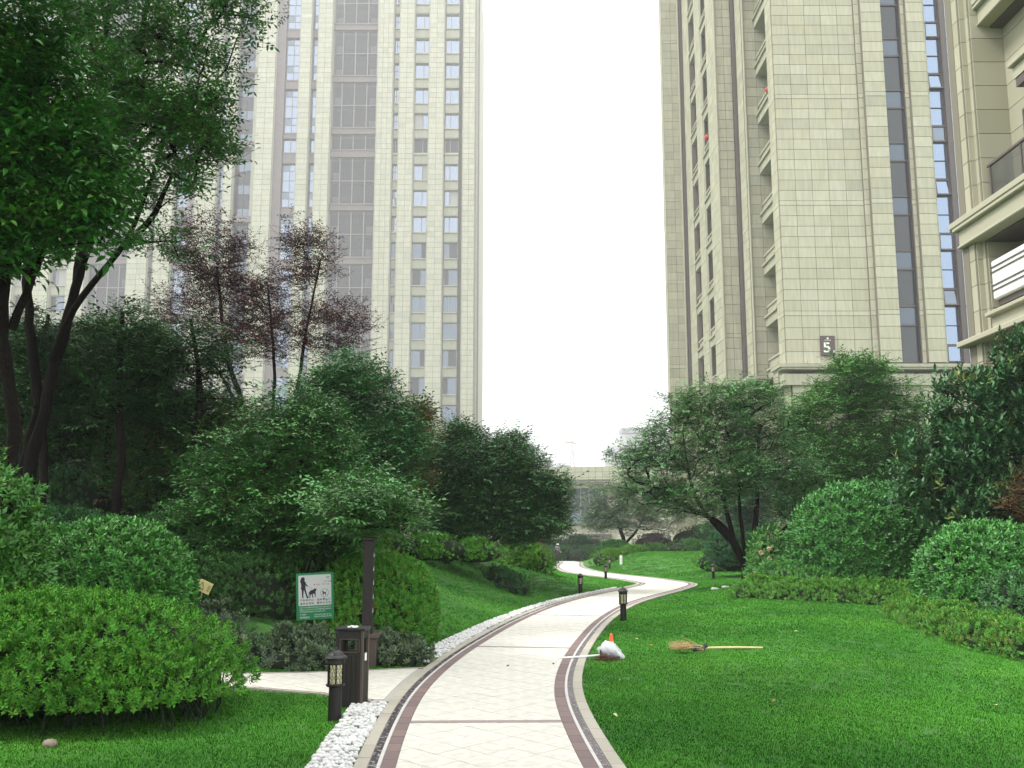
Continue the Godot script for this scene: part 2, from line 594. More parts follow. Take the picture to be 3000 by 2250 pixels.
func make_path() -> void:
	var rng := RandomNumberGenerator.new()
	rng.seed = 11
	var path := thing("path", "cream stone garden path with red borders winding away between the lawns", "", Vector3.ZERO, 0, "", "structure")
	var total := S_at[-1]
	var bed := MB.new()
	var s := 0.0
	while s < total - 0.2:
		bed.prism(strip(s, minf(s + 0.8, total), -0.93, 0.93, 3), base, -0.12, 0.0)
		s += 0.8
	part("mortar_bed", bed.mesh(), M.mortar, path)
	# the borders, on both sides, stone by stone
	var rows := [["red_stone", 0.66, 0.765, 0.26, ["red_stone", "red_stone_b"], 17.0, 0.006], ["white_strip", 0.768, 0.795, 0.5, ["white_stone"], 14.0, 0.007], ["kerb_stone", 0.858, 0.955, 0.42, ["kerb_stone", "kerb_stone_b"], 20.0, 0.008]]
	for r in rows:
		var rest := {}
		var cnt := 0
		for sd in [-1.0, 1.0]:
			s = s_of_z(-1.5)
			while s < total - 0.6:
				var ln: float = r[3] * rng.randf_range(0.92, 1.08)
				var mk: String = r[4][rng.randi() % r[4].size()]
				var mid := on_path(s, 0)
				var gap := 0.004
				var poly := strip(s + gap, s + ln - gap, sd * r[1], sd * r[2], 2)
				var top: float = r[6] + rng.randf_range(0, 0.0015)
				if sd < 0 and r[0] == "kerb_stone" and mid.y < -9.7 and mid.y > -11.8:
					pass
				if mid.y > -r[5] and mid.y < -4.5 and cnt < 300:
					var mb := MB.new()
					mb.prism(poly, base, -0.03, top)
					part(r[0], mb.mesh(), M[mk], path)
					cnt += 1
				else:
					if not rest.has(mk):
						rest[mk] = MB.new()
					rest[mk].prism(poly, base, -0.03, top)
				s += ln
		for mk in rest:
			part(r[0], rest[mk].mesh(), M[mk], path).set_meta("kind", "stuff")
	# dark pebble mosaic, two rows of little stones on each side
	var mo := MB.new()
	for sd in [-1.0, 1.0]:
		for o in [0.800, 0.819, 0.838]:
			s = s_of_z(-1.5)
			while s < s_of_z(-40.0):
				var z := on_path(s, 0).y
				var ln := 0.022 if z > -16 else 0.11
				ln *= rng.randf_range(0.8, 1.3)
				var w := rng.randf()
				mo.col = Color(0.045, 0.038, 0.042) * (0.6 + w) if rng.randf() > 0.14 else Color(0.3, 0.27, 0.27)
				if sd > 0: mo.col = mo.col.lerp(Color(0.24, 0.21, 0.215), 0.55)
				mo.prism(strip(s + 0.002, s + ln - 0.002, sd * (o - 0.0015), sd * (o + 0.0155), 1), base, -0.01, 0.005 + rng.randf() * 0.003)
				s += ln
	part("pebble_mosaic", mo.mesh(), M.mosaic, path).set_meta("kind", "stuff")
	# cross bands
	var band_z := [-4.2, -8.67, -13.95, -19.07, -24.4, -29.0, -33.6, -38.4, -43.4, -48.4]
	for z in band_z:
		var s0 := s_of_z(z)
		for b in [[-0.05, -0.02, "red_stone"], [-0.016, -0.006, "white_stone"], [-0.002, 0.012, "red_stone_b"], [0.016, 0.024, "white_stone"], [0.028, 0.05, "red_stone"]]:
			if z > -20.0:
				var o := -0.655
				while o < 0.65:
					var e := minf(o + 0.33, 0.655)
					var mb := MB.new()
					mb.prism(PackedVector2Array([on_path(s0 + b[0], o + 0.002), on_path(s0 + b[0], e - 0.002), on_path(s0 + b[1], e - 0.002), on_path(s0 + b[1], o + 0.002)]), base, -0.03, 0.0065)
					part("band_stone", mb.mesh(), M[b[2]], path)
					o = e
			else:
				var mb2 := MB.new()
				mb2.prism(PackedVector2Array([on_path(s0 + b[0], -0.655), on_path(s0 + b[0], 0.655), on_path(s0 + b[1], 0.655), on_path(s0 + b[1], -0.655)]), base, -0.03, 0.0065)
				part("band_stone", mb2.mesh(), M[b[2]], path)
	# diamond tiles between the bands
	var cells := []
	var edges := [-1.2] + band_z + [-56.0, -90.0]
	for k in edges.size() - 1:
		var a := s_of_z(edges[k]) + 0.054
		var b2 := s_of_z(edges[k + 1]) - 0.054
		var region := strip(a, b2, -0.656, 0.656, 24)
		var zlo: float = edges[k + 1] - 1.0
		var zhi: float = edges[k] + 1.0
		var hx := 0.19
		var hz := 0.205
		if edges[k] < -15.0:
			hx = 0.285; hz = 0.31
		if edges[k] < -30.0:
			hx = 0.6; hz = 0.65
		var jz := int(floor(zlo / hz))
		while jz * hz < zhi:
			var ix := int(floor(-2.2 / hx))
			while ix * hx < 7.0:
				if (ix + jz) % 2 == 0:
					var c := Vector2(ix * hx, jz * hz)
					var dia := PackedVector2Array([c + Vector2(hx - 0.0045, 0), c + Vector2(0, hz - 0.0045), c + Vector2(-hx + 0.005, 0), c + Vector2(0, -hz + 0.005)])
					if absf(side_dist(c.x, c.y)) < 1.1:
						for poly in Geometry2D.intersect_polygons(dia, region):
							if poly.size() > 2:
								cells.append([c.y, poly])
				ix += 1
			jz += 1
	var names := ["tile", "tile_b", "tile_c", "tile"]
	cells.sort_custom(func(p, q): return p[0] > q[0])
	var left := {}
	var n_tiles := 0
	for c in cells:
		var mk: String = names[rng.randi() % 4]
		if c[0] < -4.5 and n_tiles < 290:
			n_tiles += 1
			var mb := MB.new()
			mb.prism(c[1], base, -0.02, 0.005 + rng.randf() * 0.002)
			part("paving_tile", mb.mesh(), M[mk], path)
		else:
			if not left.has(mk):
				left[mk] = MB.new()
			left[mk].prism(c[1], base, -0.02, 0.006)
	for mk in left:
		part("paving_tile", left[mk].mesh(), M[mk], path).set_meta("kind", "stuff")
	# side branch to the left
	var br := thing("side_path", "short tiled side path joining the main path behind the litter bin", "", Vector3.ZERO, 0, "", "structure")
	var bb := MB.new()
	bb.prism(branch_poly, base, -0.12, -0.006)
	part("mortar_bed", bb.mesh(), M.mortar, br)
	var clip := PackedVector2Array()
	for p in branch_poly:
		clip.append(p)
	var main := strip(s_of_z(-8.5), s_of_z(-13.5), -0.96, 0.9, 12)
	var keep := Geometry2D.clip_polygons(clip, main)
	for poly0 in keep:
		var inner := Geometry2D.offset_polygon(poly0, -0.07)
		for jz in range(-62, -44):
			for ix in range(-24, -3):
				if (ix + jz) % 2 == 0:
					var c := Vector2(ix * 0.2, jz * 0.2)
					var dia := PackedVector2Array([c + Vector2(0.196, 0), c + Vector2(0, 0.196), c + Vector2(-0.196, 0), c + Vector2(0, -0.196)])
					for inn in inner:
						for poly in Geometry2D.intersect_polygons(dia, inn):
							if poly.size() > 2:
								var mb := MB.new()
								mb.prism(poly, base, -0.02, 0.001 + rng.randf() * 0.002)
								part("paving_tile", mb.mesh(), M[names[rng.randi() % 4]], br)
		for k in poly0.size():
			var a: Vector2 = poly0[k]
			var b3: Vector2 = poly0[(k + 1) % poly0.size()]
			if a.distance_to(b3) < 0.3 or absf(side_dist((a.x + b3.x) / 2, (a.y + b3.y) / 2)) < 1.02:
				continue
			var t := (b3 - a).normalized()
			var nn := Vector2(t.y, -t.x)
			if Geometry2D.is_point_in_polygon((a + b3) / 2 + nn * 0.03, poly0):
				nn = -nn
			for w in [[-0.066, -0.036, "red_stone"], [-0.032, 0.0, "kerb_stone"]]:
				var mb2 := MB.new()
				mb2.prism(PackedVector2Array([a + nn * w[0], b3 + nn * w[0], b3 + nn * w[1], a + nn * w[1]]), base, -0.03, 0.003)
				part("edge_stone", mb2.mesh(), M[w[2]], br)

func make_pebbles() -> void:
	var rng := RandomNumberGenerator.new()
	rng.seed = 5
	var bedn := thing("pebble_bed", "strip of loose white pebbles along the left edge of the path", "", Vector3.ZERO, 0, "", "structure")
	var shapes := []
	var fn := FastNoiseLite.new()
	fn.frequency = 0.35
	for k in 5:
		fn.seed = k
		var mb := MB.new()
		mb.ell(Vector3.ZERO, Vector3(1, 0.62, 0.8), 9, 2.3, fn, 0.35)
		shapes.append(mb.mesh())
	var xf := []
	var z := -4.0
	while z > -27.5:
		var wdt := 0.30 if z > -15 else lerpf(0.30, 0.14, clampf((-z - 15.0) / 10.0, 0, 1))
		if z < -9.55 and z > -12.3:
			z -= 0.02
			continue
		var per := int(wdt / 0.05 * 2.2)
		for k in per:
			var o := -0.965 - rng.randf() * wdt
			var s := s_of_z(z + rng.randf_range(-0.03, 0.03))
			var p := on_path(s, o)
			if p.y < -9.5 and p.y > -12.25:
				continue
			var r := rng.randf_range(0.017, 0.033)
			var lift := rng.randf() * 0.022
			var bs := Basis.from_euler(Vector3(rng.randf_range(-0.4, 0.4), rng.randf() * TAU, rng.randf_range(-0.4, 0.4))).scaled(Vector3.ONE * r)
			xf.append(Transform3D(bs, Vector3(p.x, base(p.y) + 0.004 + lift, p.y)))
		z -= 0.045
	xf.sort_custom(func(a, b): return a.origin.z + absf(a.origin.z + 7.6) * 0.0 > b.origin.z)
	var near := []
	var rest := [[], [], [], [], []]
	for t in xf:
		if t.origin.z < -6.6 and near.size() < 300:
			near.append(t)
		else:
			rest[rng.randi() % 5].append(t)
	for t in near:
		var o := part("pebble", shapes[rng.randi() % 5], M.pebble if rng.randf() < 0.8 else M.pebble_b, bedn)
		o.transform = t
	for k in 5:
		scatter("pebble", shapes[k], M.pebble_mix, bedn, rest[k], [Color(0.64, 0.64, 0.63), Color(0.56, 0.56, 0.55), Color(0.66, 0.65, 0.63), Color(0.6, 0.61, 0.61)])

# ---------------------------------------------------------------- grass blades
func make_grass() -> void:
	var rng := RandomNumberGenerator.new()
	rng.seed = 4
	var tufts := []
	for k in 3:
		var mb := MB.new()
		for b in 60:
			var a := rng.randf() * TAU
			var p := Vector3(cos(a), 0, sin(a)) * sqrt(rng.randf()) * 0.085
			var d := Vector3(rng.randf_range(-1, 1), 0, rng.randf_range(-1, 1)) * 0.45
			var h := rng.randf_range(0.010, 0.025)
			var w := rng.randf_range(0.0014, 0.0026)
			var sd := Vector3(cos(a * 3.1), 0, sin(a * 3.1)) * w
			var tone := rng.randf_range(0.75, 1.25)
			mb.col = Color(tone * rng.randf_range(0.9, 1.15), tone, tone * 0.9)
			var m := p + Vector3(d.x * h * 0.35, h * 0.6, d.z * h * 0.35)
			var tip := p + Vector3(d.x * h, h, d.z * h)
			var nn := (Vector3.UP + Vector3(rng.randf_range(-1, 1), 0, rng.randf_range(-1, 1)) * 0.6).normalized()
			mb.tri(p - sd, p + sd, m + sd * 0.7, nn, nn, nn)
			mb.tri(p - sd, m + sd * 0.7, m - sd * 0.7, nn, nn, nn)
			mb.tri(m - sd * 0.7, m + sd * 0.7, tip, nn, nn, nn)
		tufts.append(mb.mesh())
	var sets := [[], [], []]
	var tints := []
	var pn := FastNoiseLite.new()
	pn.seed = 77
	pn.frequency = 0.35
	var pn2 := FastNoiseLite.new()
	pn2.seed = 12
	pn2.frequency = 0.9
	var cols := [[], [], []]
	var z := -4.6
	while z > -60.0:
		var dens := 330.0 if z > -10 else (210.0 if z > -15 else (110.0 if z > -22 else (60.0 if z > -34 else 26.0)))
		var dz := 0.25
		var reach := 0.56 * -z + 0.8
		var x0 := -reach if z > -34 else 0.0
		var x1 := minf(reach, 17.0)
		var count := int((x1 - x0) * dz * dens)
		for k in count:
			var x := rng.randf_range(x0, x1)
			var zz := z - rng.randf() * dz
			var d := side_dist(x, zz)
			if d > -1.27 and d < 0.965:
				if not (d < -0.97 and zz < -15.0 and d < -0.97 - lerpf(0.30, 0.14, clampf((-zz - 15.0) / 10.0, 0, 1))):
					continue
			if x < -0.9 and zz < -9.5 and zz > -12.1 and Geometry2D.is_point_in_polygon(Vector2(x, zz), branch_poly):
				continue
			if (x > 7.6 and zz > -26.0) or (x < -3.6 and zz < -12.0) or (zz < -12 and zz > -16 and x < -2.2):
				continue
			var w := clampf(0.5 + pn.get_noise_2d(x, zz) * 0.9, 0, 1)
			var w2 := pn2.get_noise_2d(x, zz)
			var dry := clampf(pn2.get_noise_2d(x * 0.5 + 40, zz * 0.5) * 2.2 - 0.35, 0, 1) * 0.55
			var i := rng.randi() % 3
			var sc := rng.randf_range(0.85, 1.15) * (1.0 if zz > -15 else (1.35 if zz > -30 else 2.1))
			sets[i].append(Transform3D(Basis(Vector3.UP, rng.randf() * TAU).scaled(Vector3(sc, sc * (0.95 + 0.15 * w2), sc)), Vector3(x, height(x, zz) - 0.002, zz)))
			cols[i].append(Color(0.05, 0.215, 0.026).lerp(Color(0.105, 0.36, 0.04), clampf(w * 0.85 + rng.randf() * 0.15, 0, 1)).lerp(Color(0.15, 0.33, 0.04), dry * rng.randf()))
		z -= dz
	var holder := Node3D.new()
	holder.name = "grass"
	add_child(holder)
	tag(holder, "short mown green grass covering the lawns", "grass", "", "stuff")
	for k in 3:
		scatter("grass_blades", tufts[k], M.grass, holder, sets[k], cols[k])

# ---------------------------------------------------------------- foliage
var SP := {}
func make_sprays() -> void:
	var rng := RandomNumberGenerator.new()
	rng.seed = 31
	# rosettes: [leaves, leaf length, leaf width, height, fold, droop, fine]
	var ros := {
		"magnolia": [9, 0.12, 0.05, 0.16, 0.2, 0.12, true],
		"rosette": [13, 0.040, 0.0165, 0.05, 0.25, 0.05, false],
		"rosette_big": [11, 0.056, 0.024, 0.06, 0.25, 0.1, false],
	}
	for k in ros:
		var q: Array = ros[k]
		SP[k] = []
		for variant in 3:
			var mb := MB.new()
			for i in q[0]:
				var t: float = (i + 0.5) / q[0]
				var az: float = i * 2.399 + rng.randf_range(-0.4, 0.4)
				var el := lerpf(-0.1, 1.2, t) + rng.randf_range(-0.2, 0.2)
				var p: Vector3 = Vector3(rng.randf_range(-1, 1), 0, rng.randf_range(-1, 1)) * q[1] * 0.12 + Vector3.UP * (q[3] * (t - 0.4))
				var dir := Vector3(cos(az) * cos(el), sin(el), sin(az) * cos(el)).normalized()
				var tone := rng.randf_range(0.7, 1.3)
				mb.col = Color(tone * rng.randf_range(0.88, 1.15), tone, tone * rng.randf_range(0.8, 1.1))
				var sc := rng.randf_range(0.75, 1.2)
				mb.leaf(p, dir, Vector3(0.1, 1, 0.05), q[1] * sc, q[2] * sc, q[4], q[5] * rng.randf_range(0.4, 1.6), q[6])
			SP[k].append(mb.mesh())
	# leafy twigs: [side twigs, leaves on each, leaf length, leaf width, twig length, fold, droop, fine]
	var kinds := {
		"broad": [3, 4, 0.105, 0.05, 0.24, 0.25, 0.4, true],
		"camphor": [3, 5, 0.082, 0.036, 0.26, 0.25, 0.3, false],
		"mid": [3, 6, 0.076, 0.032, 0.27, 0.25, 0.22, false],
		"fine": [4, 7, 0.05, 0.02, 0.30, 0.2, 0.2, false],
		"far": [3, 6, 0.12, 0.056, 0.42, 0.2, 0.2, false],
		"red": [3, 6, 0.062, 0.026, 0.32, 0.2, 0.35, false],
	}
	for k in kinds:
		var q: Array = kinds[k]
		SP[k] = []
		for variant in 3:
			var mb := MB.new()
			for s in q[0]:
				var az0: float = TAU * s / q[0] + rng.randf_range(-0.6, 0.6)
				var el0 := rng.randf_range(0.05, 0.75)
				var td := Vector3(cos(az0) * cos(el0), sin(el0), sin(az0) * cos(el0))
				var tl: float = q[4] * rng.randf_range(0.75, 1.15)
				mb.col = Color(0.9, 0.42, 0.5)
				mb.tube([Vector3.ZERO, td * tl * 0.9], [0.0035, 0.0018], 3, false)
				for i in q[1]:
					var t: float = lerpf(0.28, 1.0, float(i) / (q[1] - 1))
					var sd := 1.0 if i % 2 == 0 else -1.0
					var across := td.cross(Vector3.UP).normalized() * sd
					var out := 1.0 if i < q[1] - 1 else 0.15
					var dir := (td * rng.randf_range(0.5, 0.9) + across * out * rng.randf_range(0.6, 1.0) + Vector3.UP * rng.randf_range(-0.35, 0.25)).normalized()
					var up := (Vector3.UP + Vector3(rng.randf_range(-1, 1), 0, rng.randf_range(-1, 1)) * 0.35).normalized()
					var tone := rng.randf_range(0.7, 1.3)
					mb.col = Color(tone * rng.randf_range(0.88, 1.18), tone, tone * rng.randf_range(0.8, 1.1))
					var sc := rng.randf_range(0.75, 1.2)
					mb.leaf(td * tl * t, dir, up, q[2] * sc, q[3] * sc, q[5], q[6] * rng.randf_range(0.4, 1.6), q[7])
			SP[k].append(mb.mesh())

func put_leaves(t: Node3D, called: String, spray: String, m: Material, places: Array, tints: Array) -> Array:
	var sets := [[], [], []]
	var out := []
	for i in places.size():
		sets[i % 3].append(places[i])
	for k in 3:
		out.append(scatter(called, SP[spray][k], m, t, sets[k], tints))
	return out

func tints_of(c: Color, spread: float, n: int, seed_: int, lift := 1.45) -> Array:
	var rng := RandomNumberGenerator.new()
	rng.seed = seed_
	var out := []
	for i in n:
		var k := lift + lift * rng.randf_range(-spread, spread)
		out.append(Color(c.r * k * rng.randf_range(0.88, 1.14), c.g * k, c.b * k * rng.randf_range(0.85, 1.1)))
	return out

# stems: [[points], [radii]] ; blobs: [centre, radii, share]
func tree(called: String, label: String, group: String, at: Vector3, stems: Array, blobs: Array, o: Dictionary) -> Node3D:
	var rng := RandomNumberGenerator.new()
	rng.seed = o.seed
	var t := thing(called, label, o.get("category", "tree"), at, 0, group)
	var tm := MB.new()
	var pos := PackedVector3Array()
	var par := PackedInt32Array()
	var area := PackedFloat32Array()
	var is_stem := []
	for s in stems:
		var cv := Curve3D.new()
		var pts: Array = s[0]
		for k in pts.size():
			var tan: Vector3 = (pts[mini(k + 1, pts.size() - 1)] - pts[maxi(k - 1, 0)]) * 0.18
			cv.add_point(pts[k], -tan, tan)
		var ln := cv.get_baked_length()
		var steps := maxi(4, int(ln / 0.22))
		var pp := []
		var rr := []
		for k in steps + 1:
			var f := float(k) / steps
			var p := cv.sample_baked(f * ln)
			var fr: float = f * (s[1].size() - 1)
			var i := mini(int(fr), s[1].size() - 2)
			var r := lerpf(s[1][i], s[1][i + 1], fr - i)
			p += Vector3(rng.randf_range(-1, 1), 0, rng.randf_range(-1, 1)) * r * 0.22
			pp.append(p)
			rr.append(r)
			if k > 0:
				par.append(-1); pos.append(p); area.append(0.0); is_stem.append(true)
		tm.tube(pp, rr, 9, true, 0.09)
	part("trunk", tm.mesh(), M[o.get("bark", "bark")], t, true)
	var att := []
	for b in blobs:
		for k in int(b[2] * o.get("fill", 1.5)):
			var d := Vector3(rng.randfn(), rng.randfn(), rng.randfn()).normalized()
			var rad := pow(rng.randf_range(o.get("hollow", 0.12), 1.0), 0.42)
			att.append(b[0] + d * rad * b[1])
	var key := []
	for p in att:
		var best := 1e9
		for i in range(0, pos.size(), 2):
			best = minf(best, p.distance_squared_to(pos[i]))
		key.append([best, p])
	key.sort_custom(func(a, b): return a[0] < b[0])
	var tips := []
	for kk in key:
		var p: Vector3 = kk[1]
		var bi := 0
		var bc := 1e9
		for i in pos.size():
			var q := pos[i]
			var dd := p.distance_squared_to(q)
			if q.y > p.y:
				dd += (q.y - p.y) * 1.2
			if dd < bc:
				bc = dd
				bi = i
		var from := pos[bi]
		var dist := from.distance_to(p)
		var n := maxi(1, int(dist / 0.28))
		var bow := Vector3(rng.randf_range(-1, 1), rng.randf_range(-0.2, 1.0), rng.randf_range(-1, 1)) * dist * 0.12
		var last := bi
		for k in n:
			var f := float(k + 1) / n
			pos.append(from.lerp(p, f) + bow * sin(f * PI) + Vector3(rng.randf_range(-1, 1), rng.randf_range(-1, 1), rng.randf_range(-1, 1)) * 0.03 * (1.0 if k < n - 1 else 0.0))
			par.append(last)
			area.append(0.0)
			is_stem.append(false)
			last = pos.size() - 1
		area[last] += pow(o.get("twig", 0.006), 2)
		tips.append(last)
	for i in range(pos.size() - 1, -1, -1):
		if par[i] >= 0:
			area[par[i]] += area[i]
	var bm := MB.new()
	var rmax: float = o.get("branch_most", 0.07)
	for i in pos.size():
		if par[i] < 0:
			continue
		var r1 := minf(sqrt(area[i]), rmax)
		var r0 := minf(sqrt(area[par[i]]), rmax) if not is_stem[par[i]] else r1 * 1.25
		bm.tube([pos[par[i]], pos[i]], [minf(r0, r1 * 1.6), r1], 5, false)
	part("branch", bm.mesh(), M[o.get("bark", "bark")], t, true)
	var places := []
	var per: int = o.get("per", 12)
	var loose: float = o.get("loose", 0.3)
	var size: float = o.get("size", 1.0)
	for ti in tips:
		for k in per:
			var p := pos[ti] + Vector3(rng.randfn(), rng.randfn() * 0.75, rng.randfn()) * loose * 0.6
			var ax := Vector3(rng.randfn(), 0, rng.randfn()).normalized()
			var bs := Basis(ax, rng.randf_range(0.0, 0.6)) * Basis(Vector3.UP, rng.randf() * TAU)
			places.append(Transform3D(bs.scaled(Vector3.ONE * size * rng.randf_range(0.7, 1.3)), p))
	var tn := tints_of(o.color, o.get("spread", 0.35), 97, o.seed + 1, o.get("lift", 1.15))
	for extra in o.get("accents", []):
		for k in int(extra[1] * 97):
			tn[rng.randi() % 97] = extra[0]
	put_leaves(t, "crown", o.spray, M[o.get("mat", "leaf")], places, tn)
	# the leaves that show singly
	var nl: int = o.get("single", 0)
	if nl:
		var lm := []
		for k in 4:
			var lb := MB.new()
			var q: Array = o.leaf
			lb.leaf(Vector3.ZERO, Vector3(0, 0, 1), Vector3.UP, q[0] * (0.85 + 0.1 * k), q[1] * (0.9 + 0.07 * k), 0.25, 0.2 + 0.1 * k, true)
			lm.append(lb.mesh())
		var mats := []
		for k in 5:
			var c: Color = tn[k * 7]
			var m2 := leaf_mat("leaf_single_%d_%d" % [o.seed, k], lin(c.r, c.g, c.b), M[o.get("mat", "leaf")].roughness, 0.4)
			m2.vertex_color_use_as_albedo = false
			mats.append(m2)
		var eye := Vector3(0, 1.65, 0)
		var best := []
		for i in places.size():
			best.append([places[i].origin.distance_to(eye), i])
		best.sort_custom(func(a, b): return a[0] < b[0])
		for k in nl:
			var p: Vector3 = places[best[mini(k * 2, best.size() - 1)][1]].origin
			p += (eye - p).normalized() * 0.08 + Vector3(rng.randfn(), rng.randfn(), rng.randfn()) * 0.08
			var l := part("leaf", lm[rng.randi() % 4], mats[rng.randi() % 5], t)
			l.transform = Transform3D(Basis(Vector3.UP, rng.randf() * TAU) * Basis(Vector3.RIGHT, rng.randf_range(-0.2, 0.8)) * Basis(Vector3.BACK, rng.randf_range(-0.5, 0.5)), p - t.position)
	return t

# ells: [centre, radii]
var hn := FastNoiseLite.new()
func hedge(called: String, label: String, group: String, ells: Array, o: Dictionary) -> Node3D:
	var rng := RandomNumberGenerator.new()
	rng.seed = o.seed
	var first: Vector3 = ells[0][0]
	var t := thing(called, label, o.get("category", "hedge"), Vector3(first.x, height(first.x, first.z), first.z), 0, group)
	var p: float = o.get("p", 2.3)
	var shade_core := MB.new()
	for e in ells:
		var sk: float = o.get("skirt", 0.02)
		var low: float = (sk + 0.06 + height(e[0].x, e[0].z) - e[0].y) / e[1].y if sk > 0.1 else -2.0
		shade_core.ell(e[0], e[1] * 0.84 - Vector3.ONE * 0.03, 18, p, null, 0.0, Basis(), low)
		if sk > 0.1:
			for k in int(e[1].x * e[1].z * 38):
				var a := rng.randf() * TAU
				var rr := sqrt(rng.randf()) * 0.86
				var q := Vector3(e[0].x + cos(a) * e[1].x * rr, 0, e[0].z + sin(a) * e[1].z * rr)
				q.y = height(q.x, q.z) - 0.03
				shade_core.tube([q, q + Vector3(rng.randf_range(-0.08, 0.08), sk * 0.6, rng.randf_range(-0.08, 0.08)), q + Vector3(rng.randf_range(-0.16, 0.16), sk + 0.2, rng.randf_range(-0.16, 0.16))], [0.012, 0.009, 0.006], 5, false)
	part("shade_core_stems", shade_core.mesh(), M.shade_core, t, true)  # near-black solid filling, painted shade for the leaf gaps, plus any stems
	var places := []
	var dens: float = o.get("density", 500.0)
	var deep: float = o.get("deep", 0.12)
	var size: float = o.get("size", 1.0)
	var rough: float = o.get("rough", 0.07)
	for e in ells:
		var c: Vector3 = e[0]
		var r: Vector3 = e[1]
		var ar := TAU * (pow((pow(r.x * r.y, 1.6) + pow(r.x * r.z, 1.6) + pow(r.y * r.z, 1.6)) / 3.0, 1.0 / 1.6)) * 2.0
		for k in int(ar * dens):
			var d := Vector3(rng.randfn() * r.y * r.z, rng.randfn() * r.x * r.z, rng.randfn() * r.x * r.y)
			d = (d / r).normalized()
			if d.y < -0.55:
				continue
			var s := 1.0 / pow(pow(absf(d.x), p) + pow(absf(d.y), p) + pow(absf(d.z), p), 1.0 / p)
			var q := c + d * s * r
			var nn := (Vector3(signf(d.x) * pow(absf(d.x), p - 1), signf(d.y) * pow(absf(d.y), p - 1), signf(d.z) * pow(absf(d.z), p - 1)) / r).normalized()
			q += nn * (hn.get_noise_3dv(q * 22.0) * rough + hn.get_noise_3dv(q * 60.0) * rough * 0.6 - rng.randf() * rng.randf() * deep)
			var gap := hn.get_noise_3dv(q * 75.0 + Vector3(7, 3, 1))
			if gap < -0.12:
				q -= nn * minf(0.09, (-0.12 - gap) * 0.45) * o.get("gaps", 1.0)
			if rng.randf() < 0.02:   # a shoot that the shears missed
				q += (nn * 0.5 + Vector3.UP) * rng.randf_range(0.02, 0.075)
			if q.y < height(q.x, q.z) + o.get("skirt", 0.02):
				continue
			if q.z < c.z - r.z * 0.75 and q.y < 1.2:
				continue
			var hid := false
			for e2 in ells:
				if e2 != e:
					var w: Vector3 = (q - e2[0]) / (e2[1] * 0.9)
					if w.length_squared() < 1.0:
						hid = true
						break
			if hid:
				continue
			var ax := (nn * 0.75 + Vector3.UP * 0.55 + Vector3(rng.randfn(), rng.randfn(), rng.randfn()) * 0.3).normalized()
			var bx := ax.cross(Vector3(0.3, 0.1, 1)).normalized()
			var bs := Basis(bx, ax, bx.cross(ax)) * Basis(Vector3.UP, rng.randf() * TAU)
			places.append(Transform3D(bs.scaled(Vector3.ONE * size * rng.randf_range(0.7, 1.35)), q))
	var tn := tints_of(o.color, o.get("spread", 0.35), 89, o.seed + 1)
	for extra in o.get("accents", []):
		for k in int(extra[1] * 89):
			tn[rng.randi() % 89] = extra[0]
	put_leaves(t, "foliage", o.get("spray", "rosette"), M[o.get("mat", "leaf_hedge")], places, tn)
	return t
# ---------------------------------------------------------------- buildings
var unit_box: ArrayMesh
func add_panel(store: Array, c: Vector3, u: Vector3, nn: Vector3, w: float, h: float, t: float, mk: String) -> void:
	store.append([Transform3D(Basis(u * w, Vector3.UP * h, nn * t), c), mk])
func flush_panels(parent: Node3D, store: Array, called: String, most := 285) -> void:
	var eye := Vector3(0, 1.65, 0)
	var vis := []
	var rest := {}
	for p in store:
		var q: Vector3 = p[0].origin
		var ang := rad_to_deg(atan2(q.y - 1.65, -q.z))
		var seen := ang < 31.0 and ang > 3.0 and absf(q.x) < -q.z * 0.56
		vis.append([q.distance_to(eye) + (0.0 if seen else 1000.0), p])
	vis.sort_custom(func(a, b): return a[0] < b[0])
	for i in vis.size():
		var p: Array = vis[i][1]
		if i < most:
			var o := part(called, unit_box, M[p[1]], parent)
			o.transform = Transform3D(p[0].basis, p[0].origin - parent.position)
		else:
			if not rest.has(p[1]): rest[p[1]] = []
			rest[p[1]].append(p[0])
	for mk in rest:
		scatter(called, unit_box, M[mk], parent, rest[mk], [Color.WHITE, Color(0.95, 0.95, 0.95), Color(0.9, 0.905, 0.91), Color(1.0, 0.98, 0.96), Color(0.97, 0.97, 0.97)])

var pk := ["panel", "panel", "panel_b", "panel_c"]
# a wall from (ax, az) to (bx, bz) facing nn, laid with panels
func clad(back: MB, store: Array, a: Vector2, b: Vector2, y0: float, y1: float, nn: Vector2, rowh: float, cols: int, bands: Array, rng: RandomNumberGenerator, gap := 0.025, thick := 0.3, alt := false) -> void:
	var u2 := (b - a).normalized()
	var u := Vector3(u2.x, 0, u2.y)
	var n3 := Vector3(nn.x, 0, nn.y)
	var ln := a.distance_to(b)
	var mid := (a + b) / 2
	back.box(Vector3(mid.x, (y0 + y1) / 2, mid.y) - n3 * (thick / 2), Vector3(ln, y1 - y0, thick), Basis(u, Vector3.UP, u.cross(Vector3.UP)))
	var y := y0
	var bi := 0
	while bi < bands.size() and bands[bi][1] < y0:
		bi += 1
	while y < y1 - 0.1:
		var is_band: bool = bi < bands.size() and y >= bands[bi][0] - 0.02
		var top: float
		if is_band:
			top = bands[bi][1]
			bi += 1
		else:
			var stop: float = bands[bi][0] if bi < bands.size() else y1
			var n_left := maxi(1, int(round((minf(stop, y1) - y) / rowh)))
			top = y + (minf(stop, y1) - y) / n_left
		top = minf(top, y1)
		var nc := cols
		for k in nc:
			var w := ln / nc
			var mk: String = pk[rng.randi() % 4] if not is_band else pk[2]
			var off := 0.012 if not is_band else 0.02
			var cpos := Vector3(a.x, (y + top) / 2, a.y) + u * (w * (k + 0.5)) + n3 * off
			add_panel(store, cpos, u, n3, w - gap, top - y - gap, 0.03, mk)
		y = top

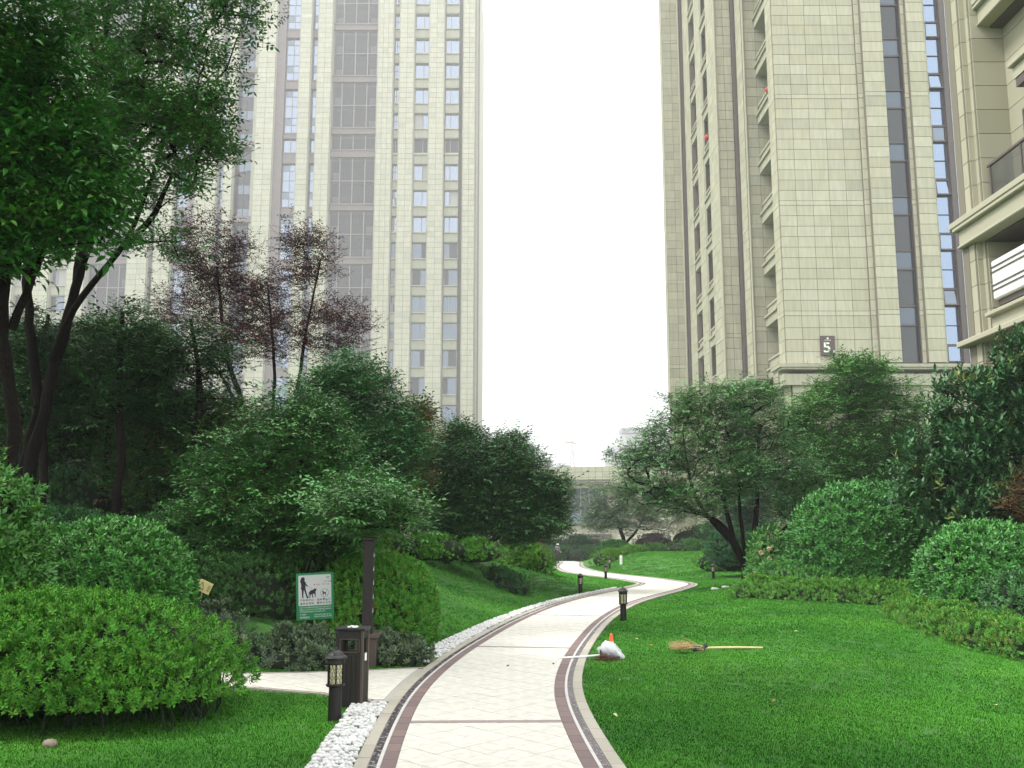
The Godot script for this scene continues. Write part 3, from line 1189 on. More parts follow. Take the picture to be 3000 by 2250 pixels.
func pane_mesh(w: float, h: float) -> BoxMesh:
	var k := "pane%.2f_%.2f" % [w, h]
	if not SP.has(k):
		var bm := BoxMesh.new()
		bm.size = Vector3(w, h, 0.02)
		SP[k] = bm
	return SP[k]

# a window: a frame mesh with its panes below it; grid of columns (fractions) and rows (fractions)
func window(parent: Node3D, at: Vector3, w: float, h: float, cs: Array, rs: Array, fr: String, glass: Callable, bar := 0.06, turn := 0.0, skip := []) -> MeshInstance3D:
	var k := "fr%.2f_%.2f_%s_%s_%.2f" % [w, h, str(cs), str(rs), bar]
	if not SP.has(k):
		var mb := MB.new()
		mb.box(Vector3(0, h / 2 - bar / 2, 0.03), Vector3(w, bar, 0.1))
		mb.box(Vector3(0, -h / 2 + bar / 2, 0.03), Vector3(w, bar, 0.1))
		for s in [-1.0, 1.0]:
			mb.box(Vector3(s * (w / 2 - bar / 2), 0, 0.03), Vector3(bar, h - bar * 2, 0.1))
		for i in range(1, cs.size() - 1):
			mb.box(Vector3((cs[i] - 0.5) * w, 0, 0.028), Vector3(bar, h - bar * 2, 0.09))
		for i in range(1, rs.size() - 1):
			for c in cs.size() - 1:
				var x0: float = (cs[c] - 0.5) * w + bar * 0.5
				var x1: float = (cs[c + 1] - 0.5) * w - bar * 0.5
				mb.box(Vector3((x0 + x1) / 2, (rs[i] - 0.5) * h, 0.026), Vector3(x1 - x0, bar * 0.8, 0.08))
		SP[k] = mb.mesh()
	var f := part("window", SP[k], M[fr], parent)
	f.position = at - parent.position
	f.rotation.y = turn
	for c in cs.size() - 1:
		for r in rs.size() - 1:
			var pw: float = (cs[c + 1] - cs[c]) * w - 0.02
			var ph: float = (rs[r + 1] - rs[r]) * h - 0.02
			var p := part("pane", pane_mesh(pw, ph), M[glass.call(c, r)], f)
			p.position = Vector3(((cs[c] + cs[c + 1]) / 2 - 0.5) * w, ((rs[r] + rs[r + 1]) / 2 - 0.5) * h, 0.0)
	return f

func make_left_tower() -> void:
	var rng := RandomNumberGenerator.new()
	rng.seed = 101
	var t := thing("apartment_tower", "hazy cream apartment tower with tall pilasters standing behind the left hand trees", "apartment building", Vector3(-30, -1.4, -105))
	var Z := -104.0
	var top := 69.0
	var body := MB.new()
	body.box(Vector3(-35.0, 33.5, -113.4), Vector3(62.4, 71, 16.0))
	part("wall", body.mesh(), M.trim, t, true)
	var back := MB.new()
	var store := []
	var sp := MB.new()
	var pur := MB.new()
	var bars := MB.new()
	var rooms := MB.new()
	var boxes := []
	var P := [[-5.63, -4.29, 2], [-9.6, -7.9, 2], [-13.05, -11.4, 2], [-15.6, -13.84, 3], [-22.6, -21.0, 2], [-24.7, -23.45, 1], [-29.5, -27.5, 2], [-32.9, -31.95, 1], [-36.05, -33.75, 2], [-40.4, -38.55, 2], [-43.3, -41.1, 2], [-50.0, -48.0, 2], [-54.0, -52.0, 2], [-58.0, -56.0, 2], [-64.0, -60.0, 3]]
	for p in P:
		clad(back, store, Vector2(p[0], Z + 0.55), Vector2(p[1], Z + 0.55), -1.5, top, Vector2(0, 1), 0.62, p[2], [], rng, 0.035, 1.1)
		# slim rounded strips beside the pilaster
		for e in [p[0] - 0.03, p[1] + 0.03]:
			sp.box(Vector3(e, 33.7, Z + 0.1), Vector3(0.12, 70.2, 0.7))
	sp.box(Vector3(-4.05, 33.7, Z - 0.25), Vector3(0.22, 70.2, 0.9))
	pur.box(Vector3(-3.85, 33.7, Z - 0.5), Vector3(0.1, 70.2, 0.8))
	# columns of single windows
	var side := 0
	for w in [[-7.74, -6.16, 1], [-11.3, -9.7, 0], [-13.72, -13.12, 2], [-52.0, -50.1, 1], [-56.0, -54.1, 0], [-60.0, -58.1, 1]]:
		var x0: float = w[0]
		var x1: float = w[1]
		for k in range(-2, 17):
			var ty := 15.3 + 3.1 * k
			var h := 1.75 if k == 10 else 1.97
			var fl: int = k
			var pick := func(c, r):
				if fl == 10: return "glass_dark"
				if (fl * 7 + c * 3 + int(x0 * 2.0)) % 11 == 0: return "curtain"
				var darkrow: bool = fl < 9 and (c + r + fl * 3 + int(x0)) % 4 == 0
				if fl < 7: return "glass_mid" if not darkrow else "glass_dark"  # reflection of surroundings put into darker glass on the lower floors
				return "glass_sky" if not darkrow else "glass_mid"
			var cs := [0.0, 0.62, 1.0] if w[2] == 0 else ([0.0, 0.38, 1.0] if w[2] == 1 else [0.0, 0.45, 1.0])
			window(t, Vector3((x0 + x1) / 2, ty - h / 2, Z - 0.25), x1 - x0, h, cs, [0.0, 0.55, 1.0] if w[2] == 2 else [0.0, 1.0], "frame_grey", pick, 0.07)
			sp.box(Vector3((x0 + x1) / 2, ty + 0.56, Z - 0.12), Vector3(x1 - x0, 1.12, 0.5))
			sp.box(Vector3((x0 + x1) / 2, ty + 1.1, Z + 0.0), Vector3(x1 - x0, 0.1, 0.62))
			for g in 7:
				sp.box(Vector3(lerpf(x0, x1, (g + 0.5) / 7.0), ty + 0.5, Z + 0.15), Vector3((x1 - x0) / 12.0, 0.8, 0.05))
			if k == 10:
				sp.box(Vector3((x0 + x1) / 2, ty - 1.86, Z - 0.12), Vector3(x1 - x0, 0.22, 0.5))
		sp.box(Vector3((x0 + x1) / 2, 2.8, Z - 0.2), Vector3(x1 - x0, 8.6, 0.5))
	# dark glazed bays over two storeys
	var ub := [[6.5, 7.4], [12.7, 13.6], [18.9, 19.8], [25.1, 26.0], [31.4, 32.2], [37.7, 38.5], [44.1, 45.0], [46.9, 47.7], [53.3, 54.1], [59.8, 60.6], [66.0, 66.8]]
	for bay in [[-20.9, -15.75], [-47.9, -43.4]]:
		var x0: float = bay[0]
		var x1: float = bay[1]
		var mx := (x0 + x1) / 2
		for i in ub.size():
			bars.box(Vector3(mx, (ub[i][0] + ub[i][1]) / 2, Z - 0.3), Vector3(x1 - x0, ub[i][1] - ub[i][0], 0.6))
			bars.box(Vector3(mx, ub[i][1] - 0.08, Z - 0.02), Vector3(x1 - x0, 0.16, 0.2))
			if i < ub.size() - 1:
				var y0: float = ub[i][1]
				var y1: float = ub[i + 1][0]
				var rs := [0.0, 0.5, 1.0] if y1 - y0 > 3.0 else [0.0, 1.0]
				window(t, Vector3(mx, (y0 + y1) / 2, Z - 0.3), x1 - x0, y1 - y0, [0.0, 0.21, 0.49, 0.77, 1.0], rs, "frame_grey", func(_c, _r): return "glass_pane", 0.1)
				rooms.box(Vector3(mx, (y0 + y1) / 2, Z - 1.45), Vector3(x1 - x0, y1 - y0, 0.1))
				if y1 - y0 > 3.0:
					rooms.box(Vector3(mx, (y0 + y1) / 2, Z - 1.1), Vector3(x1 - x0, 0.3, 0.6))
					for fl in 2:
						for s in [-1.0, 1.0]:
							if rng.randf() < 0.85:
								boxes.append(Vector3(mx + s * (x1 - x0) * 0.39, y0 + 0.55 + fl * (y1 - y0) / 2 + rng.randf() * 0.15, Z - 0.95))
					var rail := MB.new()
					for g in 12:
						rail.box(Vector3(lerpf(x0 + 1.3, x1 - 1.3, g / 11.0), y0 + 0.5, Z - 0.85), Vector3(0.04, 1.0, 0.04))
					rail.box(Vector3(mx, y0 + 1.02, Z - 0.85), Vector3(x1 - x0 - 2.4, 0.06, 0.08))
					part("railing", rail.mesh(), M.frame_grey, t, true)
	for b in boxes:
		var mb := MB.new()
		mb.cbox(b, Vector3(0.78, 1.05, 0.4), 0.04)
		mb.box(b + Vector3(0, 0, 0.21), Vector3(0.6, 0.7, 0.02))
		part("air_unit", mb.mesh(), M.white_metal, t, true)
	# blue glass strips
	var sb := [[6.0, 7.1], [12.2, 13.3], [18.4, 19.5], [24.6, 25.7], [30.8, 31.9], [37.0, 38.1], [43.3, 44.6], [46.3, 47.0], [52.4, 53.5], [58.8, 59.9], [65.0, 66.1]]
	for st in [[-26.4, -24.75, 2], [-23.4, -22.65, 1], [-33.7, -32.95, 1], [-38.5, -37.0, 2], [-41.05, -40.45, 1]]:
		var x0: float = st[0]
		var x1: float = st[1]
		for i in sb.size():
			pur.box(Vector3((x0 + x1) / 2, (sb[i][0] + sb[i][1]) / 2, Z - 0.2), Vector3(x1 - x0, sb[i][1] - sb[i][0], 0.5))
			pur.box(Vector3((x0 + x1) / 2, sb[i][1] - 0.08, Z + 0.06), Vector3(x1 - x0, 0.14, 0.1))
			if i < sb.size() - 1:
				var y0: float = sb[i][1]
				var y1: float = sb[i + 1][0]
				var tall := y1 - y0 > 3.0
				var low := y1 < 40.0  # lower strips take more dark panes, a painted reflection
				window(t, Vector3((x0 + x1) / 2, (y0 + y1) / 2, Z - 0.3), x1 - x0, y1 - y0, [0.0, 0.5, 1.0] if st[2] == 2 else [0.0, 1.0], [0.0, 0.2, 0.36, 0.62, 0.84, 1.0] if tall else [0.0, 1.0], "frame_grey", func(c, r): return "glass_mid" if (r == 1 and c == 0) or (low and rng.randf() < 0.3) or (r == 4 and c == 0 and rng.randf() < 0.5) else "glass_sky", 0.055)
	# plum coloured wall strips and the deep recess
	pur.box(Vector3(-26.95, 33.7, Z - 0.1), Vector3(1.0, 70.2, 0.6))
	pur.box(Vector3(-36.55, 33.7, Z - 0.1), Vector3(0.95, 70.2, 0.6))
	var rb := [[9.0, 9.7], [18.1, 18.8], [27.2, 27.9], [36.3, 37.0], [45.3, 46.0], [54.5, 55.1], [63.6, 64.3]]
	for i in rb.size():
		bars.box(Vector3(-30.7, (rb[i][0] + rb[i][1]) / 2, Z - 0.25), Vector3(2.35, rb[i][1] - rb[i][0], 0.5))
		if i < rb.size() - 1:
			var y0: float = rb[i][1]
			var y1: float = rb[i + 1][0]
			window(t, Vector3(-30.95, (y0 + y1) / 2, Z - 0.7), 1.8, y1 - y0, [0.0, 0.5, 1.0], [0.0, 0.14, 0.34, 0.48, 0.67, 0.82, 1.0], "frame", func(_c, r): return "glass_mid" if r % 2 == 0 else "glass_dark", 0.06)
			sp.box(Vector3(-29.85, (y0 + y1) / 2, Z - 0.45), Vector3(0.4, y1 - y0, 0.5))
	part("joint_wall", back.mesh(), M.joint, t, true)
	part("spandrel", sp.mesh(), M.trim, t, true)
	part("plum_wall", pur.mesh(), M.purple, t, true)
	part("floor_band", bars.mesh(), M.purple, t, true)
	part("balcony_wall", rooms.mesh(), M.dark_room, t, true)
	flush_panels(t, store, "cladding_panel")

func make_tower_five() -> void:
	var rng := RandomNumberGenerator.new()
	rng.seed = 55
	pk = ["stone", "stone", "stone_b", "stone_c"]
	var t := thing("apartment_tower", "green-beige stone apartment tower with the brown number 5 plate", "apartment building", Vector3(20, -0.6, -50))
	var top := 47.0
	var back := MB.new()
	var store := []
	var Z := -50.0
	var bands := []
	for k in 6:
		bands.append([13.06 + 6.2 * k, 13.32 + 6.2 * k])
	# solid body behind everything
	var body := MB.new()
	body.box(Vector3(21.6, 22.6, -53.6), Vector3(11.2, 47.4, 6.0))
	body.box(Vector3(24.0, 22.6, -61.8), Vector3(18.2, 47.4, 10.4))
	body.box(Vector3(24.0, 22.6, -67.9), Vector3(25.0, 47.4, 1.6))
	part("wall", body.mesh(), M.stone_trim, t, true)
	# front face
	clad(back, store, Vector2(14.68, Z), Vector2(19.3, Z), 10.45, top, Vector2(0, 1), 0.585, 5, bands, rng)
	clad(back, store, Vector2(19.3, Z + 0.12), Vector2(19.6, Z + 0.12), 10.45, top, Vector2(0, 1), 0.585, 1, bands, rng)
	clad(back, store, Vector2(19.6, Z + 0.35), Vector2(20.75, Z + 0.35), 10.45, top, Vector2(0, 1), 0.585, 1, bands, rng, 0.025, 0.6)
	clad(back, store, Vector2(21.9, Z + 0.12), Vector2(22.15, Z + 0.12), 10.45, top, Vector2(0, 1), 0.585, 1, bands, rng)
	clad(back, store, Vector2(22.15, Z + 0.35), Vector2(23.1, Z + 0.35), 10.45, top, Vector2(0, 1), 0.585, 1, bands, rng, 0.025, 0.6)
	clad(back, store, Vector2(23.1, Z + 0.2), Vector2(23.25, Z + 0.2), 10.45, top, Vector2(0, 1), 0.585, 1, bands, rng)
	clad(back, store, Vector2(25.6, Z + 0.2), Vector2(28.0, Z + 0.2), 10.45, top, Vector2(0, 1), 0.585, 2, bands, rng)
	# dark stair window
	var y := 10.5
	var k2 := 0
	while y < top - 2.0:
		var h := 2.05 if k2 % 2 == 0 else 1.05
		var q := k2
		window(t, Vector3(21.33, y + h / 2, Z - 0.12), 1.12, h, [0.0, 1.0], [0.0, 1.0], "frame", func(_c, _r): return "glass_dark" if q % 2 == 0 else "glass_stair", 0.05)
		y += h
		k2 += 1
	# blue window strip with framed casements
	y = 10.5
	k2 = 0
	while y < top - 3.0:
		var q := k2
		var fr := window(t, Vector3(23.68, y + 0.48, Z + 0.02), 0.82, 0.96, [0.0, 1.0], [0.0, 1.0], "frame", func(_c, _r): return "glass_mid" if q % 3 == 1 else "glass_blue", 0.08)
		if q % 2 == 1:
			fr.rotation.x = -0.16
		window(t, Vector3(23.68, y + 2.03, Z - 0.06), 0.82, 2.14, [0.0, 1.0], [0.0, 0.5, 1.0], "frame", func(_c, _r): return "glass_blue", 0.05)
		window(t, Vector3(24.95, y + 1.55, Z - 0.06), 1.0, 3.1, [0.0, 1.0], [0.0, 0.36, 0.68, 1.0], "frame", func(_c, _r): return "glass_blue", 0.05)
		y += 3.1
		k2 += 1
	var mul := MB.new()
	mul.box(Vector3(24.2, 28.7, Z + 0.05), Vector3(0.22, 36.6, 0.4))
	mul.box(Vector3(24.36, 28.7, Z - 0.05), Vector3(0.12, 36.6, 0.3))
	mul.box(Vector3(25.53, 28.7, Z + 0.05), Vector3(0.14, 36.6, 0.4))
	mul.box(Vector3(20.76, 28.7, Z + 0.0), Vector3(0.06, 36.6, 0.3))
	mul.box(Vector3(21.9, 28.7, Z + 0.0), Vector3(0.06, 36.6, 0.3))
	part("mullion", mul.mesh(), M.frame, t, true)
	# the stepped long side that faces the garden
	clad(back, store, Vector2(14.68, Z - 0.05), Vector2(14.68, -51.2), 10.45, top, Vector2(-1, 0), 0.585, 2, bands, rng)
	clad(back, store, Vector2(13.99, -54.0), Vector2(15.6, -54.0), 10.45, top, Vector2(0, 1), 0.585, 2, bands, rng)
	clad(back, store, Vector2(13.99, -54.05), Vector2(13.99, -55.4), 10.45, top, Vector2(-1, 0), 0.585, 2, bands, rng)
	clad(back, store, Vector2(12.82, -55.9), Vector2(13.78, -55.9), 10.45, top, Vector2(0, 1), 0.585, 2, bands, rng)
	clad(back, store, Vector2(12.82, -55.95), Vector2(12.82, -58.6), 10.45, top, Vector2(-1, 0), 0.585, 4, bands, rng)
	clad(back, store, Vector2(12.82, -60.4), Vector2(12.82, -62.3), 10.45, top, Vector2(-1, 0), 0.585, 3, bands, rng)
	clad(back, store, Vector2(12.82, -64.3), Vector2(12.82, -66.5), 10.45, top, Vector2(-1, 0), 0.585, 3, bands, rng)
	clad(back, store, Vector2(11.3, -66.8), Vector2(12.6, -66.8), 10.45, top, Vector2(0, 1), 0.585, 2, bands, rng)
	clad(back, store, Vector2(11.3, -66.85), Vector2(11.3, -67.8), 10.45, top, Vector2(-1, 0), 0.585, 1, bands, rng)
	var trim := MB.new()
	var plum := MB.new()
	plum.box(Vector3(13.9, 28.7, -55.6), Vector3(0.24, 36.6, 0.3))
	plum.box(Vector3(12.7, 28.7, -66.75), Vector3(0.2, 36.6, 0.3))
	for px in [[12.75, -55.8], [14.05, -53.9], [12.88, -58.66], [12.88, -60.34], [12.5, -66.7], [14.75, -51.26]]:
		trim.tube([Vector3(px[0], 10.4, px[1]), Vector3(px[0], top, px[1])], [0.07, 0.07], 8)
	# balconies in the recesses, one for each floor
	for r in [[-52.6, 2.6, 14.9, 16.4], [-59.5, 1.75, 13.0, 14.6], [-63.3, 1.95, 13.0, 14.6]]:
		for k in 12:
			var fy := 10.3 + 3.1 * k
			var mb := MB.new()
			mb.box(Vector3((r[2] + r[3]) / 2, fy + 0.0, r[0]), Vector3(r[3] - r[2], 0.28, r[1]))
			mb.box(Vector3(r[2] - 0.05, fy + 0.12, r[0]), Vector3(0.22, 0.5, r[1]))
			mb.box(Vector3(r[2] - 0.12, fy + 0.42, r[0]), Vector3(0.3, 0.12, r[1]))
			mb.box(Vector3(r[2], fy + 0.72, r[0]), Vector3(0.12, 0.5, r[1] - 0.2))
			mb.box(Vector3(r[2] - 0.02, fy + 1.02, r[0]), Vector3(0.22, 0.12, r[1]))
			part("balcony", mb.mesh(), M.stone_trim, t, true)
			window(t, Vector3(r[3] - 0.12, fy + 1.3, r[0]), r[1] - 0.3, 2.2, [0.0, 0.5, 1.0], [0.0, 1.0], "frame", func(_c, _r): return "glass_dark", 0.07, -PI / 2)
	# cornice over the base storeys, and the base itself
	for s in [[14.2, 29.0, -49.55, -50.4], [13.5, 14.6, -53.6, -55.2], [12.4, 13.6, -55.5, -58.0], [12.4, 13.6, -60.4, -62.3], [12.4, 13.6, -64.3, -66.6]]:
		var cor := MB.new()
		for l in [[10.28, 0.18, 0.0], [10.12, 0.14, 0.1], [9.75, 0.6, 0.2]]:
			cor.box(Vector3((s[0] + s[1]) / 2 + l[2] * 0.5, l[0] - l[1] * 0.5 + 0.1, (s[2] + s[3]) / 2 - l[2] * 0.5), Vector3(s[1] - s[0] - l[2], l[1] - 0.004, absf(s[3] - s[2]) - l[2] * 0.4))
		part("cornice", cor.mesh(), M.stone_trim, t, true)
	var ret := MB.new()
	ret.box(Vector3(14.55, 10.29, -50.9), Vector3(0.7, 0.18, 1.0))
	ret.box(Vector3(14.62, 9.75, -50.9), Vector3(0.6, 0.9, 0.9))
	part("cornice", ret.mesh(), M.stone_trim, t, true)
	clad(back, store, Vector2(14.9, Z + 0.1), Vector2(28.0, Z + 0.1), -0.8, 9.3, Vector2(0, 1), 0.62, 12, [], rng)
	clad(back, store, Vector2(14.85, Z), Vector2(14.85, -51.2), -0.8, 9.3, Vector2(-1, 0), 0.62, 2, [], rng)
	clad(back, store, Vector2(13.9, -54.1), Vector2(15.6, -54.1), -0.8, 9.3, Vector2(0, 1), 0.62, 2, [], rng)
	clad(back, store, Vector2(12.9, -56.0), Vector2(12.9, -66.5), -0.8, 9.3, Vector2(-1, 0), 0.62, 9, [], rng)
	part("joint_wall", back.mesh(), M.joint, t, true)
	part("downpipe", trim.mesh(), M.stone_trim, t, true)
	part("plum_wall", plum.mesh(), M.frame, t, true)
	flush_panels(t, store, "stone_panel")
	# the number plate
	var n := thing("number_plate", "dark brown plate with a white number 5 on the stone tower wall", "sign", Vector3(16.9, 11.4, Z + 0.09))
	var mb := MB.new()
	mb.cbox(Vector3.ZERO, Vector3(0.78, 1.1, 0.08), 0.012)
	part("plate", mb.mesh(), M.sign_brown, n)
	var tm := TextMesh.new()
	var sf := SystemFont.new()
	sf.font_names = PackedStringArray(["Droid Sans"])
	sf.font_weight = 700
	tm.font = sf
	tm.text = "5"
	tm.font_size = 64
	tm.pixel_size = 0.0115
	tm.depth = 0.02
	part("number", tm, M.white_paint, n).position = Vector3(-0.07, -0.1, 0.052)
	var g := MB.new()
	for q in [[0.0, 0.0, 0.012, 0.13], [0.05, 0.035, 0.1, 0.012], [0.05, 0.0, 0.09, 0.012], [0.05, -0.035, 0.1, 0.012], [0.05, 0.06, 0.012, 0.05], [-0.02, 0.03, 0.012, 0.06], [0.05, -0.06, 0.06, 0.012]]:
		g.box(Vector3(0.27 + q[0], -0.32 + q[1], 0.046), Vector3(q[2], q[3], 0.012))
	part("character", g.mesh(), M.white_paint, n)
	var lg := MB.new()
	lg.cbox(Vector3(0, 0.4, 0.046), Vector3(0.09, 0.09, 0.012), 0.004)
	for k in 6:
		lg.box(Vector3(-0.15 + k * 0.06, 0.3, 0.046), Vector3(0.04, 0.03, 0.012))
	part("emblem", lg.mesh(), M.white_paint, n)

func make_near_building() -> void:
	var rng := RandomNumberGenerator.new()
	rng.seed = 66
	pk = ["granite", "granite", "granite_b", "granite_c"]
	var t := thing("balcony_building", "close stone building with stacked balconies at the right edge of the view", "apartment building", Vector3(13, 0, -20))
	var back := MB.new()
	var store := []
	var top := 22.0
	var body := MB.new()
	body.box(Vector3(16.5, 11.0, -16.9), Vector3(8.3, 22.6, 12.2))
	part("wall", body.mesh(), M.granite, t, true)
	# corner pier
	clad(back, store, Vector2(11.34, -23.0), Vector2(11.34, -22.45), 0.0, top, Vector2(-1, 0), 0.62, 1, [], rng, 0.015)
	clad(back, store, Vector2(11.34, -22.42), Vector2(11.5, -22.42), 0.0, top, Vector2(0, 1), 0.62, 1, [], rng, 0.012)
	clad(back, store, Vector2(11.5, -22.4), Vector2(11.5, -22.25), 0.0, top, Vector2(-1, 0), 0.62, 1, [], rng, 0.012)
	clad(back, store, Vector2(11.5, -22.22), Vector2(12.4, -22.22), 0.0, top, Vector2(0, 1), 0.62, 1, [], rng, 0.015)
	clad(back, store, Vector2(11.3, -23.02), Vector2(15, -23.02), 0.0, top, Vector2(0, -1), 0.62, 4, [], rng, 0.015)
	clad(back, store, Vector2(12.33, -22.2), Vector2(12.33, -11.0), 0.0, top, Vector2(-1, 0), 0.62, 9, [], rng, 0.015)
	part("joint_wall", back.mesh(), M.joint, t, true)
	flush_panels(t, store, "stone_panel")
	# ledges that run round the balconies
	for y in [2.9, 9.3, 14.85, 20.4]:
		var mb := MB.new()
		var sh := 0.0 if y < 12.0 else 0.5
		mb.cbox(Vector3(11.7 + sh, y - 0.08, -17.4), Vector3(1.26, 0.16, 11.6), 0.02)
		mb.cbox(Vector3(11.7 + sh, y - 0.21, -17.38), Vector3(1.22, 0.1, 11.4), 0.02)
		mb.box(Vector3(11.75 + sh, y - 0.45, -17.35), Vector3(1.08, 0.38, 11.24))
		mb.cbox(Vector3(11.74 + sh, y - 0.67, -17.36), Vector3(1.16, 0.07, 11.3), 0.02)
		part("ledge", mb.mesh(), M.granite_b, t, true)
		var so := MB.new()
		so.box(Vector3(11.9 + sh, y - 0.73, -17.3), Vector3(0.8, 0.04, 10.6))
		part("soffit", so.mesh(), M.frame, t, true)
	# bay ledge of the storey between, set nearer
	var b2 := MB.new()
	b2.cbox(Vector3(12.2, 12.62, -17.0), Vector3(0.72, 0.14, 8.6), 0.02)
	b2.box(Vector3(12.25, 12.4, -17.0), Vector3(0.6, 0.28, 8.5))
	part("bay_ledge", b2.mesh(), M.granite_b, t, true)
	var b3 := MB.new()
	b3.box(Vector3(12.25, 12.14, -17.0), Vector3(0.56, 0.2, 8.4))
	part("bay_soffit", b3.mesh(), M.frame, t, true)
	# glass railing above the first ledge
	var ra := MB.new()
	ra.cbox(Vector3(11.62, 10.42, -16.7), Vector3(0.08, 0.07, 10.8), 0.01)
	for k in 8:
		ra.box(Vector3(11.62, 9.85, -22.0 + k * 1.4), Vector3(0.04, 1.1, 0.05))
	part("railing", ra.mesh(), M.frame, t, true)
	for k in 7:
		var g := MB.new()
		g.box(Vector3(11.62, 9.84, -21.3 + k * 1.4), Vector3(0.02, 1.02, 1.32))
		part("railing_glass", g.mesh(), M.glass_pane, t, true)
	# white louvred balcony panel below
	var w := MB.new()
	w.cbox(Vector3(11.75, 7.55, -16.6), Vector3(0.5, 0.95, 11.0), 0.03)
	part("white_parapet", w.mesh(), M.white_metal, t, true)
	for y in [7.3, 7.42, 7.74, 7.86]:
		var g := MB.new()
		g.box(Vector3(11.49, y, -16.6), Vector3(0.03, 0.025, 11.0))
		part("parapet_line", g.mesh(), M.frame, t, true)
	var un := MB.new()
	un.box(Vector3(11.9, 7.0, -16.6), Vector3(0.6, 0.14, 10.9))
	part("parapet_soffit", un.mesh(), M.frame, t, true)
	var lo := MB.new()
	lo.cbox(Vector3(11.75, 6.72, -16.9), Vector3(0.9, 0.1, 10.6), 0.02)
	lo.box(Vector3(11.85, 6.5, -16.9), Vector3(0.8, 0.34, 10.5))
	lo.cbox(Vector3(11.7, 6.18, -17.4), Vector3(1.3, 0.14, 11.6), 0.02)
	part("lower_ledge", lo.mesh(), M.granite_b, t, true)
	for k in 5:
		window(t, Vector3(12.28, 10.5, -20.6 + k * 2.2), 1.7, 2.2, [0.0, 0.5, 1.0], [0.0, 1.0], "frame", func(_c, _r): return "glass_dark", 0.06, -PI / 2)

